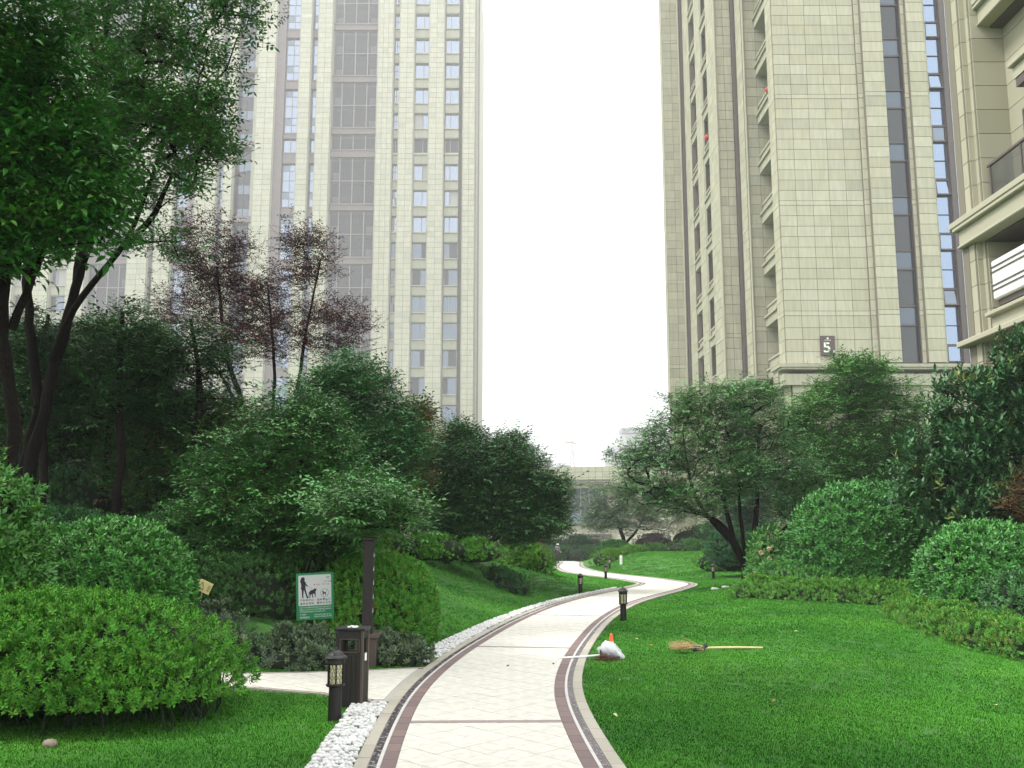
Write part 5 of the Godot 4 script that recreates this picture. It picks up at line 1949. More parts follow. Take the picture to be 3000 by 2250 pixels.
func make_lanterns() -> void:
	for k in 2:
		var t := thing("red_lantern", ["red lantern hanging at a balcony near the right tower's front corner", "red lantern hanging at a balcony far along the right tower's side"][k], "lantern", [Vector3(14.86, 26.85, -51.75), Vector3(12.86, 27.2, -59.3)][k], 0, "red lanterns on the tower's balconies")
		var mb := MB.new()
		mb.ell(Vector3.ZERO, Vector3(0.2, 0.19, 0.2), 14)
		part("shade", mb.mesh(), M.lantern_red, t)
		mb = MB.new()
		mb.tube([Vector3(0, 0.17, 0), Vector3(0, 0.36, 0)], [0.03, 0.012], 6)
		mb.tube([Vector3(0, -0.18, 0), Vector3(0, -0.36, 0)], [0.035, 0.05], 6)
		part("tassel", mb.mesh(), M.lantern_red, t)

func make_litter() -> void:
	var rng := RandomNumberGenerator.new()
	rng.seed = 21
	var mb := MB.new()
	mb.leaf(Vector3(-0.03, 0, 0), Vector3(1, 0, 0), Vector3.UP, 0.065, 0.032, 0.35, 0.1, true)
	var lm := mb.mesh()
	var mats := []
	for c in [Color(0.36, 0.33, 0.06), Color(0.30, 0.12, 0.03), Color(0.055, 0.035, 0.02), Color(0.42, 0.45, 0.2)]:
		var m := mat("fallen_leaf_%d" % mats.size(), lin(c.r, c.g, c.b), 0.7)
		m.cull_mode = BaseMaterial3D.CULL_DISABLED
		mats.append(m)
	var spots := [[1.55, -12.2, 0, "pale yellow fallen leaf on the lawn beside the dustpan"], [1.9, -14.9, 3, "pale fallen leaf on the lawn just in front of the nearest right lamp"], [4.4, -12.2, 2, "dark fallen leaf on the lawn right of the broom handle's end"], [4.25, -14.6, 3, "whitish fallen leaf on the lawn behind the broom"], [0.93, -8.9, 3, "pale green fallen leaf beside the near bend of the kerb"], [2.55, -9.6, 1, "brown fallen leaf in the near middle of the right lawn"], [3.1, -10.2, 2, "almost black fallen leaf on the right lawn nearer than the broom"], [1.2, -10.9, 0, "yellow fallen leaf on the lawn between kerb and dustpan"], [2.0, -14.0, 1, "rusty fallen leaf on the lawn behind the bag and cone"], [-0.05, -12.0, 2, "small dark fallen leaf lying on the cream paving"], [4.6, -9.4, 3, "light fallen leaf far right on the near lawn"]]
	for s in spots:
		var o := MeshInstance3D.new()
		o.name = numbered("fallen_leaf")
		o.mesh = lm
		o.material_override = mats[s[2]]
		add_child(o)
		o.position = on_ground(s[0], s[1]) + Vector3(0, 0.03 if absf(side_dist(s[0], s[1])) > 0.96 else 0.032, 0)
		o.rotation = Vector3(rng.randf_range(-0.3, 0.3), rng.randf() * TAU, rng.randf_range(-0.3, 0.3))
		tag(o, s[3], "leaf", "fallen leaves on the ground")
	var fn := FastNoiseLite.new()
	fn.frequency = 0.6
	var rk := MB.new()
	rk.ell(Vector3.ZERO, Vector3(0.05, 0.036, 0.042), 14, 2.2, fn, 0.4)
	var ro := MeshInstance3D.new()
	ro.name = numbered("stone")
	ro.mesh = rk.mesh()
	ro.material_override = M.rock
	add_child(ro)
	ro.position = on_ground(-3.62, -7.78) + Vector3(0, 0.03, 0)
	tag(ro, "brown stone on the grass in front of the bright left hedge", "stone")
	for k in 3:
		var o := MeshInstance3D.new()
		o.name = numbered("white_stone")
		var wm := MB.new()
		fn.seed = k
		wm.ell(Vector3.ZERO, Vector3(0.11, 0.05, 0.08), 12, 2.2, fn, 0.4)
		o.mesh = wm.mesh()
		o.material_override = M.pebble_b
		add_child(o)
		o.position = on_ground(6.15 - k * 0.32, -26.6 + k * 0.12) + Vector3(0, 0.03, 0)
		tag(o, ["white stone nearest the trunk of the sparse right tree", "middle one of three white stones left of the right tree", "outermost of three white stones left of the right tree's trunk"][k], "stone", "white stones by the right tree")

# --- a body from joints: tapered capsules joined with a smooth minimum, meshed as surface nets
func nets(mb: MB, bones: Array, cell: float, blend: float) -> void:
	var lo := Vector3.INF
	var hi := -Vector3.INF
	for b in bones:
		for k in 2:
			var r: float = b[2 + k] + cell * 2
			lo = lo.min(b[k] - Vector3.ONE * r)
			hi = hi.max(b[k] + Vector3.ONE * r)
	var nx := int((hi.x - lo.x) / cell) + 2
	var ny := int((hi.y - lo.y) / cell) + 2
	var nz := int((hi.z - lo.z) / cell) + 2
	var f := PackedFloat32Array()
	f.resize(nx * ny * nz)
	f.fill(1.0)
	var near := PackedInt32Array()
	near.resize(nx * ny * nz)
	for z in nz:
		for y in ny:
			for x in nx:
				var p := lo + Vector3(x, y, z) * cell
				var v := 1e3
				var bd := 1e3
				var who := 0
				for i in bones.size():
					var b: Array = bones[i]
					var ab: Vector3 = b[1] - b[0]
					var t := clampf((p - b[0]).dot(ab) / maxf(ab.length_squared(), 1e-6), 0, 1)
					var d := p.distance_to(b[0] + ab * t) - lerpf(b[2], b[3], t)
					if d < bd:
						bd = d
						who = i
					var h := clampf(0.5 + 0.5 * (d - v) / blend, 0, 1)
					v = lerpf(d, v, h) - blend * h * (1 - h) if v < 900 else d
				f[x + nx * (y + ny * z)] = v
				near[x + nx * (y + ny * z)] = who
	var vert := {}
	var cols := {}
	var grad := {}
	for z in nz - 1:
		for y in ny - 1:
			for x in nx - 1:
				var s := Vector3.ZERO
				var n := 0
				var g := Vector3.ZERO
				var val := []
				for k in 8:
					val.append(f[x + (k & 1) + nx * (y + ((k >> 1) & 1) + ny * (z + (k >> 2)))])
				var neg := 0
				for q in val:
					if q < 0: neg += 1
				if neg == 0 or neg == 8:
					continue
				for e in [[0, 1], [2, 3], [4, 5], [6, 7], [0, 2], [1, 3], [4, 6], [5, 7], [0, 4], [1, 5], [2, 6], [3, 7]]:
					var a: float = val[e[0]]
					var b2: float = val[e[1]]
					if (a < 0) != (b2 < 0):
						var t := a / (a - b2)
						var pa := Vector3(e[0] & 1, (e[0] >> 1) & 1, e[0] >> 2)
						var pb := Vector3(e[1] & 1, (e[1] >> 1) & 1, e[1] >> 2)
						s += pa.lerp(pb, t)
						n += 1
				for k in 8:
					g += (Vector3(k & 1, (k >> 1) & 1, k >> 2) * 2.0 - Vector3.ONE) * val[k]
				var id := x + nx * (y + ny * z)
				vert[id] = lo + (Vector3(x, y, z) + s / n) * cell
				grad[id] = g.normalized()
				cols[id] = bones[near[id]][4]
	for id in vert:
		var x: int = id % nx
		var y: int = (id / nx) % ny
		var z: int = id / (nx * ny)
		for ax in 3:
			var step: int = [1, nx, nx * ny][ax]
			var o1: int = [nx, nx * ny, 1][ax]
			var o2: int = [nx * ny, 1, nx][ax]
			if (f[id] < 0) == (f[id + step] < 0):
				continue
			var q := [id, id - o1, id - o1 - o2, id - o2]
			var ok := true
			for k in q:
				if not vert.has(k): ok = false
			if not ok:
				continue
			mb.col = cols[id]
			mb.tri(vert[q[0]], vert[q[1]], vert[q[2]], grad[q[0]], grad[q[1]], grad[q[2]])
			mb.tri(vert[q[0]], vert[q[2]], vert[q[3]], grad[q[0]], grad[q[2]], grad[q[3]])

func make_person() -> void:
	var at := Vector3(3.55, base(-76.0) + 0.006, -76.0)
	var t := thing("person", "person in dark clothes and pale cap walking at the path's far end with a bag", "person", at, 0.5)
	var dark := Color(0.03, 0.028, 0.03)
	var grey := Color(0.20, 0.20, 0.205)
	var skin := Color(0.42, 0.26, 0.19)
	var shoe := Color(0.10, 0.06, 0.05)
	var b := [
		[Vector3(0, 0.86, 0), Vector3(0, 1.0, 0.01), 0.15, 0.14, dark], [Vector3(0, 1.0, 0.01), Vector3(0.0, 1.2, 0.05), 0.14, 0.15, grey], [Vector3(-0.14, 1.24, 0.06), Vector3(0.14, 1.24, 0.06), 0.065, 0.065, grey],
		[Vector3(0, 1.26, 0.07), Vector3(0, 1.34, 0.10), 0.052, 0.05, skin], [Vector3(0, 1.42, 0.12), Vector3(0, 1.36, 0.15), 0.088, 0.062, skin], [Vector3(0, 1.40, 0.21), Vector3(0, 1.375, 0.216), 0.013, 0.016, skin],
		[Vector3(0.07, 0.84, 0), Vector3(0.08, 0.46, 0.10), 0.092, 0.06, dark], [Vector3(0.08, 0.46, 0.10), Vector3(0.08, 0.09, 0.04), 0.056, 0.04, dark], [Vector3(0.08, 0.045, 0.02), Vector3(0.085, 0.035, 0.18), 0.04, 0.033, shoe],
		[Vector3(-0.07, 0.84, 0), Vector3(-0.08, 0.47, 0.0), 0.092, 0.06, dark], [Vector3(-0.08, 0.47, 0.0), Vector3(-0.08, 0.13, -0.16), 0.056, 0.04, dark], [Vector3(-0.08, 0.08, -0.17), Vector3(-0.085, 0.035, -0.04), 0.038, 0.033, shoe],
		[Vector3(0.18, 1.22, 0.06), Vector3(0.22, 0.97, 0.03), 0.052, 0.042, grey], [Vector3(0.22, 0.97, 0.03), Vector3(0.17, 0.86, 0.22), 0.04, 0.028, grey], [Vector3(0.17, 0.855, 0.235), Vector3(0.16, 0.84, 0.30), 0.033, 0.028, skin],
		[Vector3(-0.18, 1.22, 0.06), Vector3(-0.24, 0.96, -0.02), 0.052, 0.042, grey], [Vector3(-0.24, 0.96, -0.02), Vector3(-0.25, 0.72, 0.03), 0.04, 0.028, grey], [Vector3(-0.25, 0.70, 0.035), Vector3(-0.25, 0.63, 0.045), 0.032, 0.026, skin],
	]
	for s in [[0.16, 0.84, 0.30, 1.0], [-0.25, 0.63, 0.045, 0.0]]:
		for k in 5:
			var o := Vector3((k - 2) * 0.014, 0, 0)
			var p := Vector3(s[0], s[1], s[2]) + o
			var q := p + (Vector3(0, -0.012, 0.05) if s[3] > 0 else Vector3(0, -0.06, 0.006)) * (0.7 if k == 4 else 1.0 - absf(k - 1.5) * 0.1)
			b.append([p, q, 0.011, 0.009, skin])
	var mb := MB.new()
	nets(mb, b, 0.02, 0.035)
	part("body", mb.mesh(), M.cloth, t)
	mb = MB.new()
	mb.col = Color(0.6, 0.6, 0.58)
	mb.ell(Vector3(0, 1.455, 0.11), Vector3(0.1, 0.07, 0.11), 16, 2.0)
	mb.ell(Vector3(0, 1.44, 0.2), Vector3(0.08, 0.014, 0.075), 12)
	part("cap", mb.mesh(), M.cloth, t)
	mb = MB.new()
	mb.col = Color(0.045, 0.04, 0.042)
	mb.lathe([Vector2(0.13, 0.48), Vector2(0.19, 0.7), Vector2(0.16, 0.94), Vector2(0.145, 1.0)], 18)
	part("coat_skirt", mb.mesh(), M.cloth, t)
	for e in [-1.0, 1.0]:
		mb = MB.new()
		mb.col = Color(0.02, 0.02, 0.02)
		mb.ell(Vector3(e * 0.032, 1.4, 0.196), Vector3(0.011, 0.007, 0.008), 8)
		part("eye", mb.mesh(), M.cloth, t)
	mb = MB.new()
	mb.col = Color(0.02, 0.018, 0.017)
	mb.ell(Vector3(0, 1.40, 0.075), Vector3(0.09, 0.085, 0.075), 14)
	part("hair", mb.mesh(), M.cloth, t)
	var bag := thing("shoulder_bag", "black shoulder bag hanging at the distant walking person's side", "bag", at, 0.5)
	mb = MB.new()
	mb.col = Color(0.02, 0.02, 0.02)
	mb.cbox(Vector3(-0.33, 0.78, -0.05), Vector3(0.12, 0.34, 0.36), 0.04)
	part("bag_body", mb.mesh(), M.cloth, bag)
	mb = MB.new()
	mb.col = Color(0.02, 0.02, 0.02)
	mb.tube([Vector3(-0.33, 0.94, 0.08), Vector3(-0.215, 1.29, 0.07), Vector3(-0.33, 0.94, -0.18)], [0.012, 0.012, 0.012], 6)
	part("strap", mb.mesh(), M.cloth, bag)
# ---------------------------------------------------------------- planting
const V := Vector3.ZERO
func v3(x: float, y: float, z: float) -> Vector3:
	return Vector3(x, y, z)
func gy(x: float, z: float) -> float:
	return height(x, z)

func make_hedges() -> void:
	hn.seed = 2
	hn.frequency = 0.12
	hn.fractal_octaves = 2
	var bright := Color(0.075, 0.19, 0.022)
	var mid := Color(0.042, 0.14, 0.026)
	var dark := Color(0.028, 0.085, 0.026)
	var yg := Color(0.092, 0.2, 0.022)
	# left side, near to far
	hedge("azalea_hedge", "large bright clipped azalea mound spreading over the near left lawn", "", [[v3(-4.25, 0.2, -9.15), v3(1.82, 0.82, 1.28)], [v3(-5.6, 0.25, -8.8), v3(1.5, 0.86, 1.2)], [v3(-3.5, 0.12, -8.9), v3(1.05, 0.6, 0.95)]], {"seed": 201, "color": Color(0.052, 0.17, 0.018), "density": 1000.0, "size": 1.0, "rough": 0.06, "deep": 0.12, "skirt": 0.22, "accents": [[Color(0.1, 0.26, 0.03), 0.2]]})
	hedge("round_hedge", "dark glossy ball hedge rising behind the bright left azalea mound", "", [[v3(-5.27, 0.72, -12.75), v3(1.02, 1.04, 0.98)]], {"seed": 203, "color": Color(0.042, 0.155, 0.024), "density": 560.0, "size": 1.15, "deep": 0.14, "spray": "rosette_big", "mat": "leaf_gloss", "rough": 0.05, "accents": [[Color(0.06, 0.2, 0.03), 0.2]]})
	hedge("tall_hedge", "tall leafy hedge cut off by the left edge of the view", "", [[v3(-6.08, 1.15, -10.3), v3(1.0, 1.3, 0.95)], [v3(-6.3, 0.6, -9.4), v3(1.0, 0.9, 0.9)]], {"seed": 205, "color": Color(0.042, 0.145, 0.022), "density": 330.0, "spray": "rosette_big", "mat": "leaf_gloss", "size": 1.25, "rough": 0.12, "accents": [[Color(0.08, 0.21, 0.03), 0.25]]})
	hedge("azalea_hedge", "yellow green clipped mound right behind the brown pillar", "", [[v3(-2.1, 0.4, -14.9), v3(0.95, 0.88, 1.05)], [v3(-1.9, 0.2, -14.2), v3(0.72, 0.58, 0.75)]], {"seed": 207, "color": Color(0.055, 0.185, 0.024), "density": 900.0, "size": 1.0, "rough": 0.07, "skirt": 0.08, "accents": [[Color(0.13, 0.25, 0.03), 0.25]]})
	hedge("dark_hedge", "dark sloping hedge behind the dog walking notice", "", [[v3(-4.35, 0.35, -14.6), v3(1.5, 0.95, 1.0)], [v3(-3.3, 0.45, -15.3), v3(1.3, 1.0, 1.0)]], {"seed": 209, "color": Color(0.03, 0.085, 0.02), "density": 450.0, "rough": 0.1})  # shaded left part of the mound, shade put into darker leaf colour
	hedge("ground_cover", "low grey green ground cover along the back of the side path", "", [[v3(-1.75, 0.02, -12.55), v3(0.62, 0.3, 0.5)], [v3(-2.7, 0.02, -12.6), v3(0.75, 0.32, 0.55)], [v3(-3.6, 0.02, -12.4), v3(0.6, 0.32, 0.5)], [v3(-1.35, 0.02, -12.45), v3(0.3, 0.22, 0.42)], [v3(-2.4, 0.02, -12.2), v3(0.9, 0.26, 0.5)], [v3(-4.3, 0.1, -13.3), v3(0.9, 0.45, 0.7)]], {"seed": 211, "color": Color(0.075, 0.115, 0.065), "category": "ground cover", "density": 520.0, "rough": 0.16, "deep": 0.1, "spray": "rosette_big", "size": 0.9, "p": 2.2})
	hedge("slope_hedge", "long dark hedge covering the wooded slope under the left trees", "", [[v3(-7.4, 1.1, -15.8), v3(1.6, 0.85, 1.0)], [v3(-5.6, 1.0, -16.6), v3(1.8, 0.9, 1.1)], [v3(-9.4, 1.2, -15.6), v3(1.6, 0.95, 1.1)], [v3(-3.9, 1.0, -17.4), v3(1.4, 0.75, 1.0)], [v3(-9.4, 1.6, -19.0), v3(2.4, 1.25, 0.9)], [v3(-6.9, 1.6, -19.6), v3(2.0, 1.1, 0.8)]], {"seed": 213, "color": Color(0.024, 0.075, 0.022), "density": 300.0, "spray": "rosette_big", "rough": 0.1})
	hedge("crest_hedge", "bright topped hedge strip along the crest of the left lawn", "", [[v3(-3.0, 1.28, -22.0), v3(1.0, 0.36, 0.5)], [v3(-1.9, 1.2, -22.6), v3(1.0, 0.34, 0.5)], [v3(-0.9, 1.1, -23.3), v3(0.8, 0.3, 0.5)]], {"seed": 215, "color": Color(0.07, 0.2, 0.026), "density": 420.0, "size": 1.2})
	hedge("azalea_hedge", "bright green dome hedge right of the camellia tree's trunk", "", [[v3(0.35, 0.62, -29.6), v3(0.98, 0.62, 0.7)]], {"seed": 217, "color": bright, "density": 480.0, "size": 1.2})
	hedge("low_shrub", "low dark shrub on the left lawn below the camellia tree", "small shrubs below the camellia tree", [[v3(0.0, 0.25, -23.6), v3(0.55, 0.26, 0.45)], [v3(-0.4, 0.45, -24.2), v3(0.5, 0.26, 0.4)]], {"seed": 219, "color": dark, "density": 420.0, "rough": 0.2, "category": "shrub"})
	hedge("low_shrub", "flat dark shrub left of the camellia tree's foot", "small shrubs below the camellia tree", [[v3(-2.0, 1.0, -24.0), v3(0.75, 0.3, 0.45)]], {"seed": 221, "color": dark, "density": 400.0, "rough": 0.2, "category": "shrub"})
	hedge("plum_shrub", "plum leaved shrub behind the bright dome left of the walking person", "", [[v3(0.2, 0.7, -40.0), v3(1.3, 0.85, 0.9)], [v3(0.7, 0.3, -44.0), v3(1.0, 0.75, 0.9)]], {"seed": 223, "color": Color(0.075, 0.055, 0.055), "density": 260.0, "size": 1.5, "rough": 0.2, "category": "shrub"})
	hedge("box_hedge", "grey green square hedge beside the walking person", "", [[v3(1.6, -0.5, -72.0), v3(1.7, 0.95, 1.0)]], {"seed": 225, "color": Color(0.05, 0.075, 0.045), "density": 170.0, "size": 2.0, "p": 4.0})
	# the end of the path
	hedge("far_hedge", "lower of two dark hedge tiers closing the end of the path", "hedge tiers at the end of the path", [[v3(4.2, -0.8, -90.0), v3(2.6, 0.95, 0.9)], [v3(7.4, -0.8, -89.5), v3(2.6, 0.95, 0.9)]], {"seed": 227, "color": Color(0.04, 0.10, 0.035), "density": 120.0, "size": 2.4, "p": 4.0})
	hedge("far_hedge", "upper and darker hedge tier at the foot of the stone wing", "hedge tiers at the end of the path", [[v3(3.0, 0.0, -92.0), v3(2.6, 1.05, 0.9)], [v3(6.6, 0.0, -91.8), v3(2.6, 1.05, 0.9)]], {"seed": 229, "color": Color(0.03, 0.075, 0.034), "density": 110.0, "size": 2.4, "p": 4.0})
	hedge("azalea_hedge", "bright low hedge mound on the far lawn behind the marker post", "", [[v3(6.0, -0.1, -57.0), v3(1.5, 0.62, 0.8)], [v3(7.2, 0.1, -57.5), v3(1.2, 0.6, 0.8)]], {"seed": 231, "color": bright, "density": 260.0, "size": 1.7})
	hedge("row_hedge", "long clipped green hedge row along the back of the far lawn", "", [[v3(8.7, 0.3, -58.5), v3(1.6, 0.5, 0.8)], [v3(10.8, 0.55, -58.0), v3(1.6, 0.5, 0.8)], [v3(12.8, 0.75, -57.0), v3(1.6, 0.5, 0.8)], [v3(14.8, 0.85, -56.0), v3(1.6, 0.5, 0.8)]], {"seed": 233, "color": Color(0.05, 0.14, 0.03), "density": 200.0, "size": 1.7, "p": 2.6})
	hedge("round_shrub", "round green shrub in front of the stone wing's corner", "", [[v3(6.4, 0.15, -60.0), v3(1.2, 0.8, 1.1)]], {"seed": 235, "color": Color(0.04, 0.12, 0.03), "density": 200.0, "size": 2.0, "category": "shrub"})
	hedge("plum_shrub", "dull purple hedge between the bright mound and the far row", "", [[v3(9.0, 0.75, -61.0), v3(1.5, 0.62, 0.8)]], {"seed": 237, "color": Color(0.07, 0.055, 0.06), "density": 200.0, "size": 1.8, "category": "shrub"})
	hedge("dark_hedge", "dark tall hedge behind the far lawn", "", [[v3(12.5, 1.0, -62.0), v3(2.6, 0.9, 1.0)], [v3(16.5, 1.3, -61.0), v3(2.8, 1.0, 1.0)]], {"seed": 239, "color": Color(0.03, 0.075, 0.03), "density": 120.0, "size": 2.2})
	# right side
	hedge("azalea_hedge", "yellow green low mound behind the sparse right tree's trunk", "", [[v3(8.6, 0.35, -39.5), v3(1.25, 0.55, 0.8)], [v3(9.8, 0.4, -39.0), v3(1.1, 0.5, 0.8)]], {"seed": 241, "color": Color(0.07, 0.2, 0.026), "density": 340.0, "size": 1.4})
	hedge("round_shrub", "dark round shrub directly behind the sparse right tree's trunk", "", [[v3(8.2, 0.85, -36.0), v3(0.95, 0.85, 0.8)]], {"seed": 243, "color": Color(0.028, 0.09, 0.035), "density": 340.0, "size": 1.4, "category": "shrub"})
	hedge("ball_hedge", "big clipped ball hedge in the middle of the right bed", "", [[v3(8.22, 1.05, -22.3), v3(1.72, 1.66, 1.45)]], {"seed": 245, "color": Color(0.046, 0.16, 0.034), "density": 430.0, "spray": "rosette_big", "size": 1.4, "rough": 0.07, "deep": 0.16, "accents": [[Color(0.06, 0.18, 0.04), 0.2]], "mat": "leaf_gloss"})
	hedge("ball_hedge", "smaller ball hedge at the right edge in front of the big magnolia", "", [[v3(7.85, 0.75, -15.9), v3(1.12, 0.98, 1.0)]], {"seed": 247, "color": Color(0.048, 0.165, 0.034), "density": 520.0, "spray": "rosette_big", "size": 1.2, "rough": 0.06, "deep": 0.14, "mat": "leaf_gloss"})
	hedge("box_shrub", "dark glossy small leaved shrub in front of the right ball hedge", "", [[v3(7.5, 0.45, -13.6), v3(0.95, 0.62, 0.75)]], {"seed": 249, "color": Color(0.03, 0.1, 0.026), "density": 430.0, "spray": "rosette_big", "size": 0.9, "rough": 0.12, "mat": "leaf_gloss", "category": "shrub"})
	hedge("border_hedge", "low yellow green border hedge curving below the big ball hedge", "low border hedges round the right bed", [[v3(5.40, 0.2, -20.80), v3(0.78, 0.43, 0.75)], [v3(5.85, 0.2, -20.20), v3(0.78, 0.43, 0.75)], [v3(6.35, 0.2, -19.75), v3(0.78, 0.43, 0.75)], [v3(6.85, 0.2, -19.45), v3(0.78, 0.43, 0.75)], [v3(7.35, 0.2, -19.20), v3(0.78, 0.43, 0.75)], [v3(7.85, 0.2, -19.00), v3(0.78, 0.43, 0.75)], [v3(8.35, 0.2, -18.80), v3(0.78, 0.43, 0.75)]], {"seed": 251, "color": Color(0.074, 0.2, 0.032), "density": 900.0, "size": 0.9, "rough": 0.07, "accents": [[Color(0.12, 0.24, 0.045), 0.2]]})
	hedge("border_hedge", "low bright border hedge sweeping out of view at the right", "low border hedges round the right bed", [[v3(7.30, 0.1, -17.30), v3(0.72, 0.42, 0.75)], [v3(7.05, 0.1, -16.50), v3(0.72, 0.42, 0.75)], [v3(6.90, 0.1, -15.70), v3(0.72, 0.42, 0.75)], [v3(6.82, 0.1, -14.90), v3(0.72, 0.42, 0.75)], [v3(6.72, 0.1, -14.10), v3(0.72, 0.42, 0.75)], [v3(6.70, 0.1, -13.30), v3(0.72, 0.42, 0.75)], [v3(6.85, 0.1, -12.60), v3(0.72, 0.42, 0.75)], [v3(7.20, 0.1, -12.00), v3(0.72, 0.42, 0.75)]], {"seed": 253, "color": Color(0.074, 0.205, 0.034), "density": 950.0, "size": 0.85, "rough": 0.07, "accents": [[Color(0.15, 0.25, 0.04), 0.25]]})
	hedge("small_shrub", "small fresh green shrub left of the big ball hedge", "", [[v3(6.1, 0.5, -22.0), v3(0.5, 0.42, 0.5)], [v3(6.6, 0.4, -21.4), v3(0.5, 0.4, 0.45)]], {"seed": 255, "color": Color(0.07, 0.2, 0.045), "density": 380.0, "rough": 0.18, "category": "shrub"})
	hedge("dark_shrub", "dark low shrubs between the two right ball hedges", "", [[v3(9.0, 0.45, -18.2), v3(0.8, 0.55, 0.6)], [v3(9.9, 0.7, -20.0), v3(0.9, 0.8, 0.9)]], {"seed": 257, "color": Color(0.028, 0.085, 0.03), "density": 330.0, "spray": "rosette_big", "rough": 0.2, "category": "shrub"})
	# hydrangea with pink heads
	var h := hedge("hydrangea", "hydrangea with dusty pink flower heads beside the sparse right tree", "", [[v3(6.9, 0.75, -25.2), v3(0.7, 0.85, 0.55)], [v3(6.6, 0.4, -24.6), v3(0.5, 0.4, 0.4)]], {"seed": 259, "color": Color(0.06, 0.16, 0.04), "density": 160.0, "spray": "rosette_big", "size": 1.9, "rough": 0.22, "category": "shrub"})
	var rng := RandomNumberGenerator.new()
	rng.seed = 61
	for k in 13:
		var mb := MB.new()
		var c := Color(0.42, 0.22, 0.18).lerp(Color(0.5, 0.34, 0.22), rng.randf())
		for q in 26:
			var d := Vector3(rng.randfn(), rng.randfn() + 0.4, rng.randfn()).normalized()
			mb.col = c * rng.randf_range(0.75, 1.2)
			mb.ell(d * 0.055, Vector3(0.02, 0.014, 0.02), 6)
		var a := rng.randf_range(-1.3, 1.6)
		var fl := part("flower_head", mb.mesh(), M.flower, h)
		fl.position = v3(6.75 + sin(a) * 0.62 - 0.1, 0.35 + rng.randf() * 1.0, -24.3 + rng.randf_range(-0.12, 0.15) - absf(sin(a)) * 0.12) - h.position

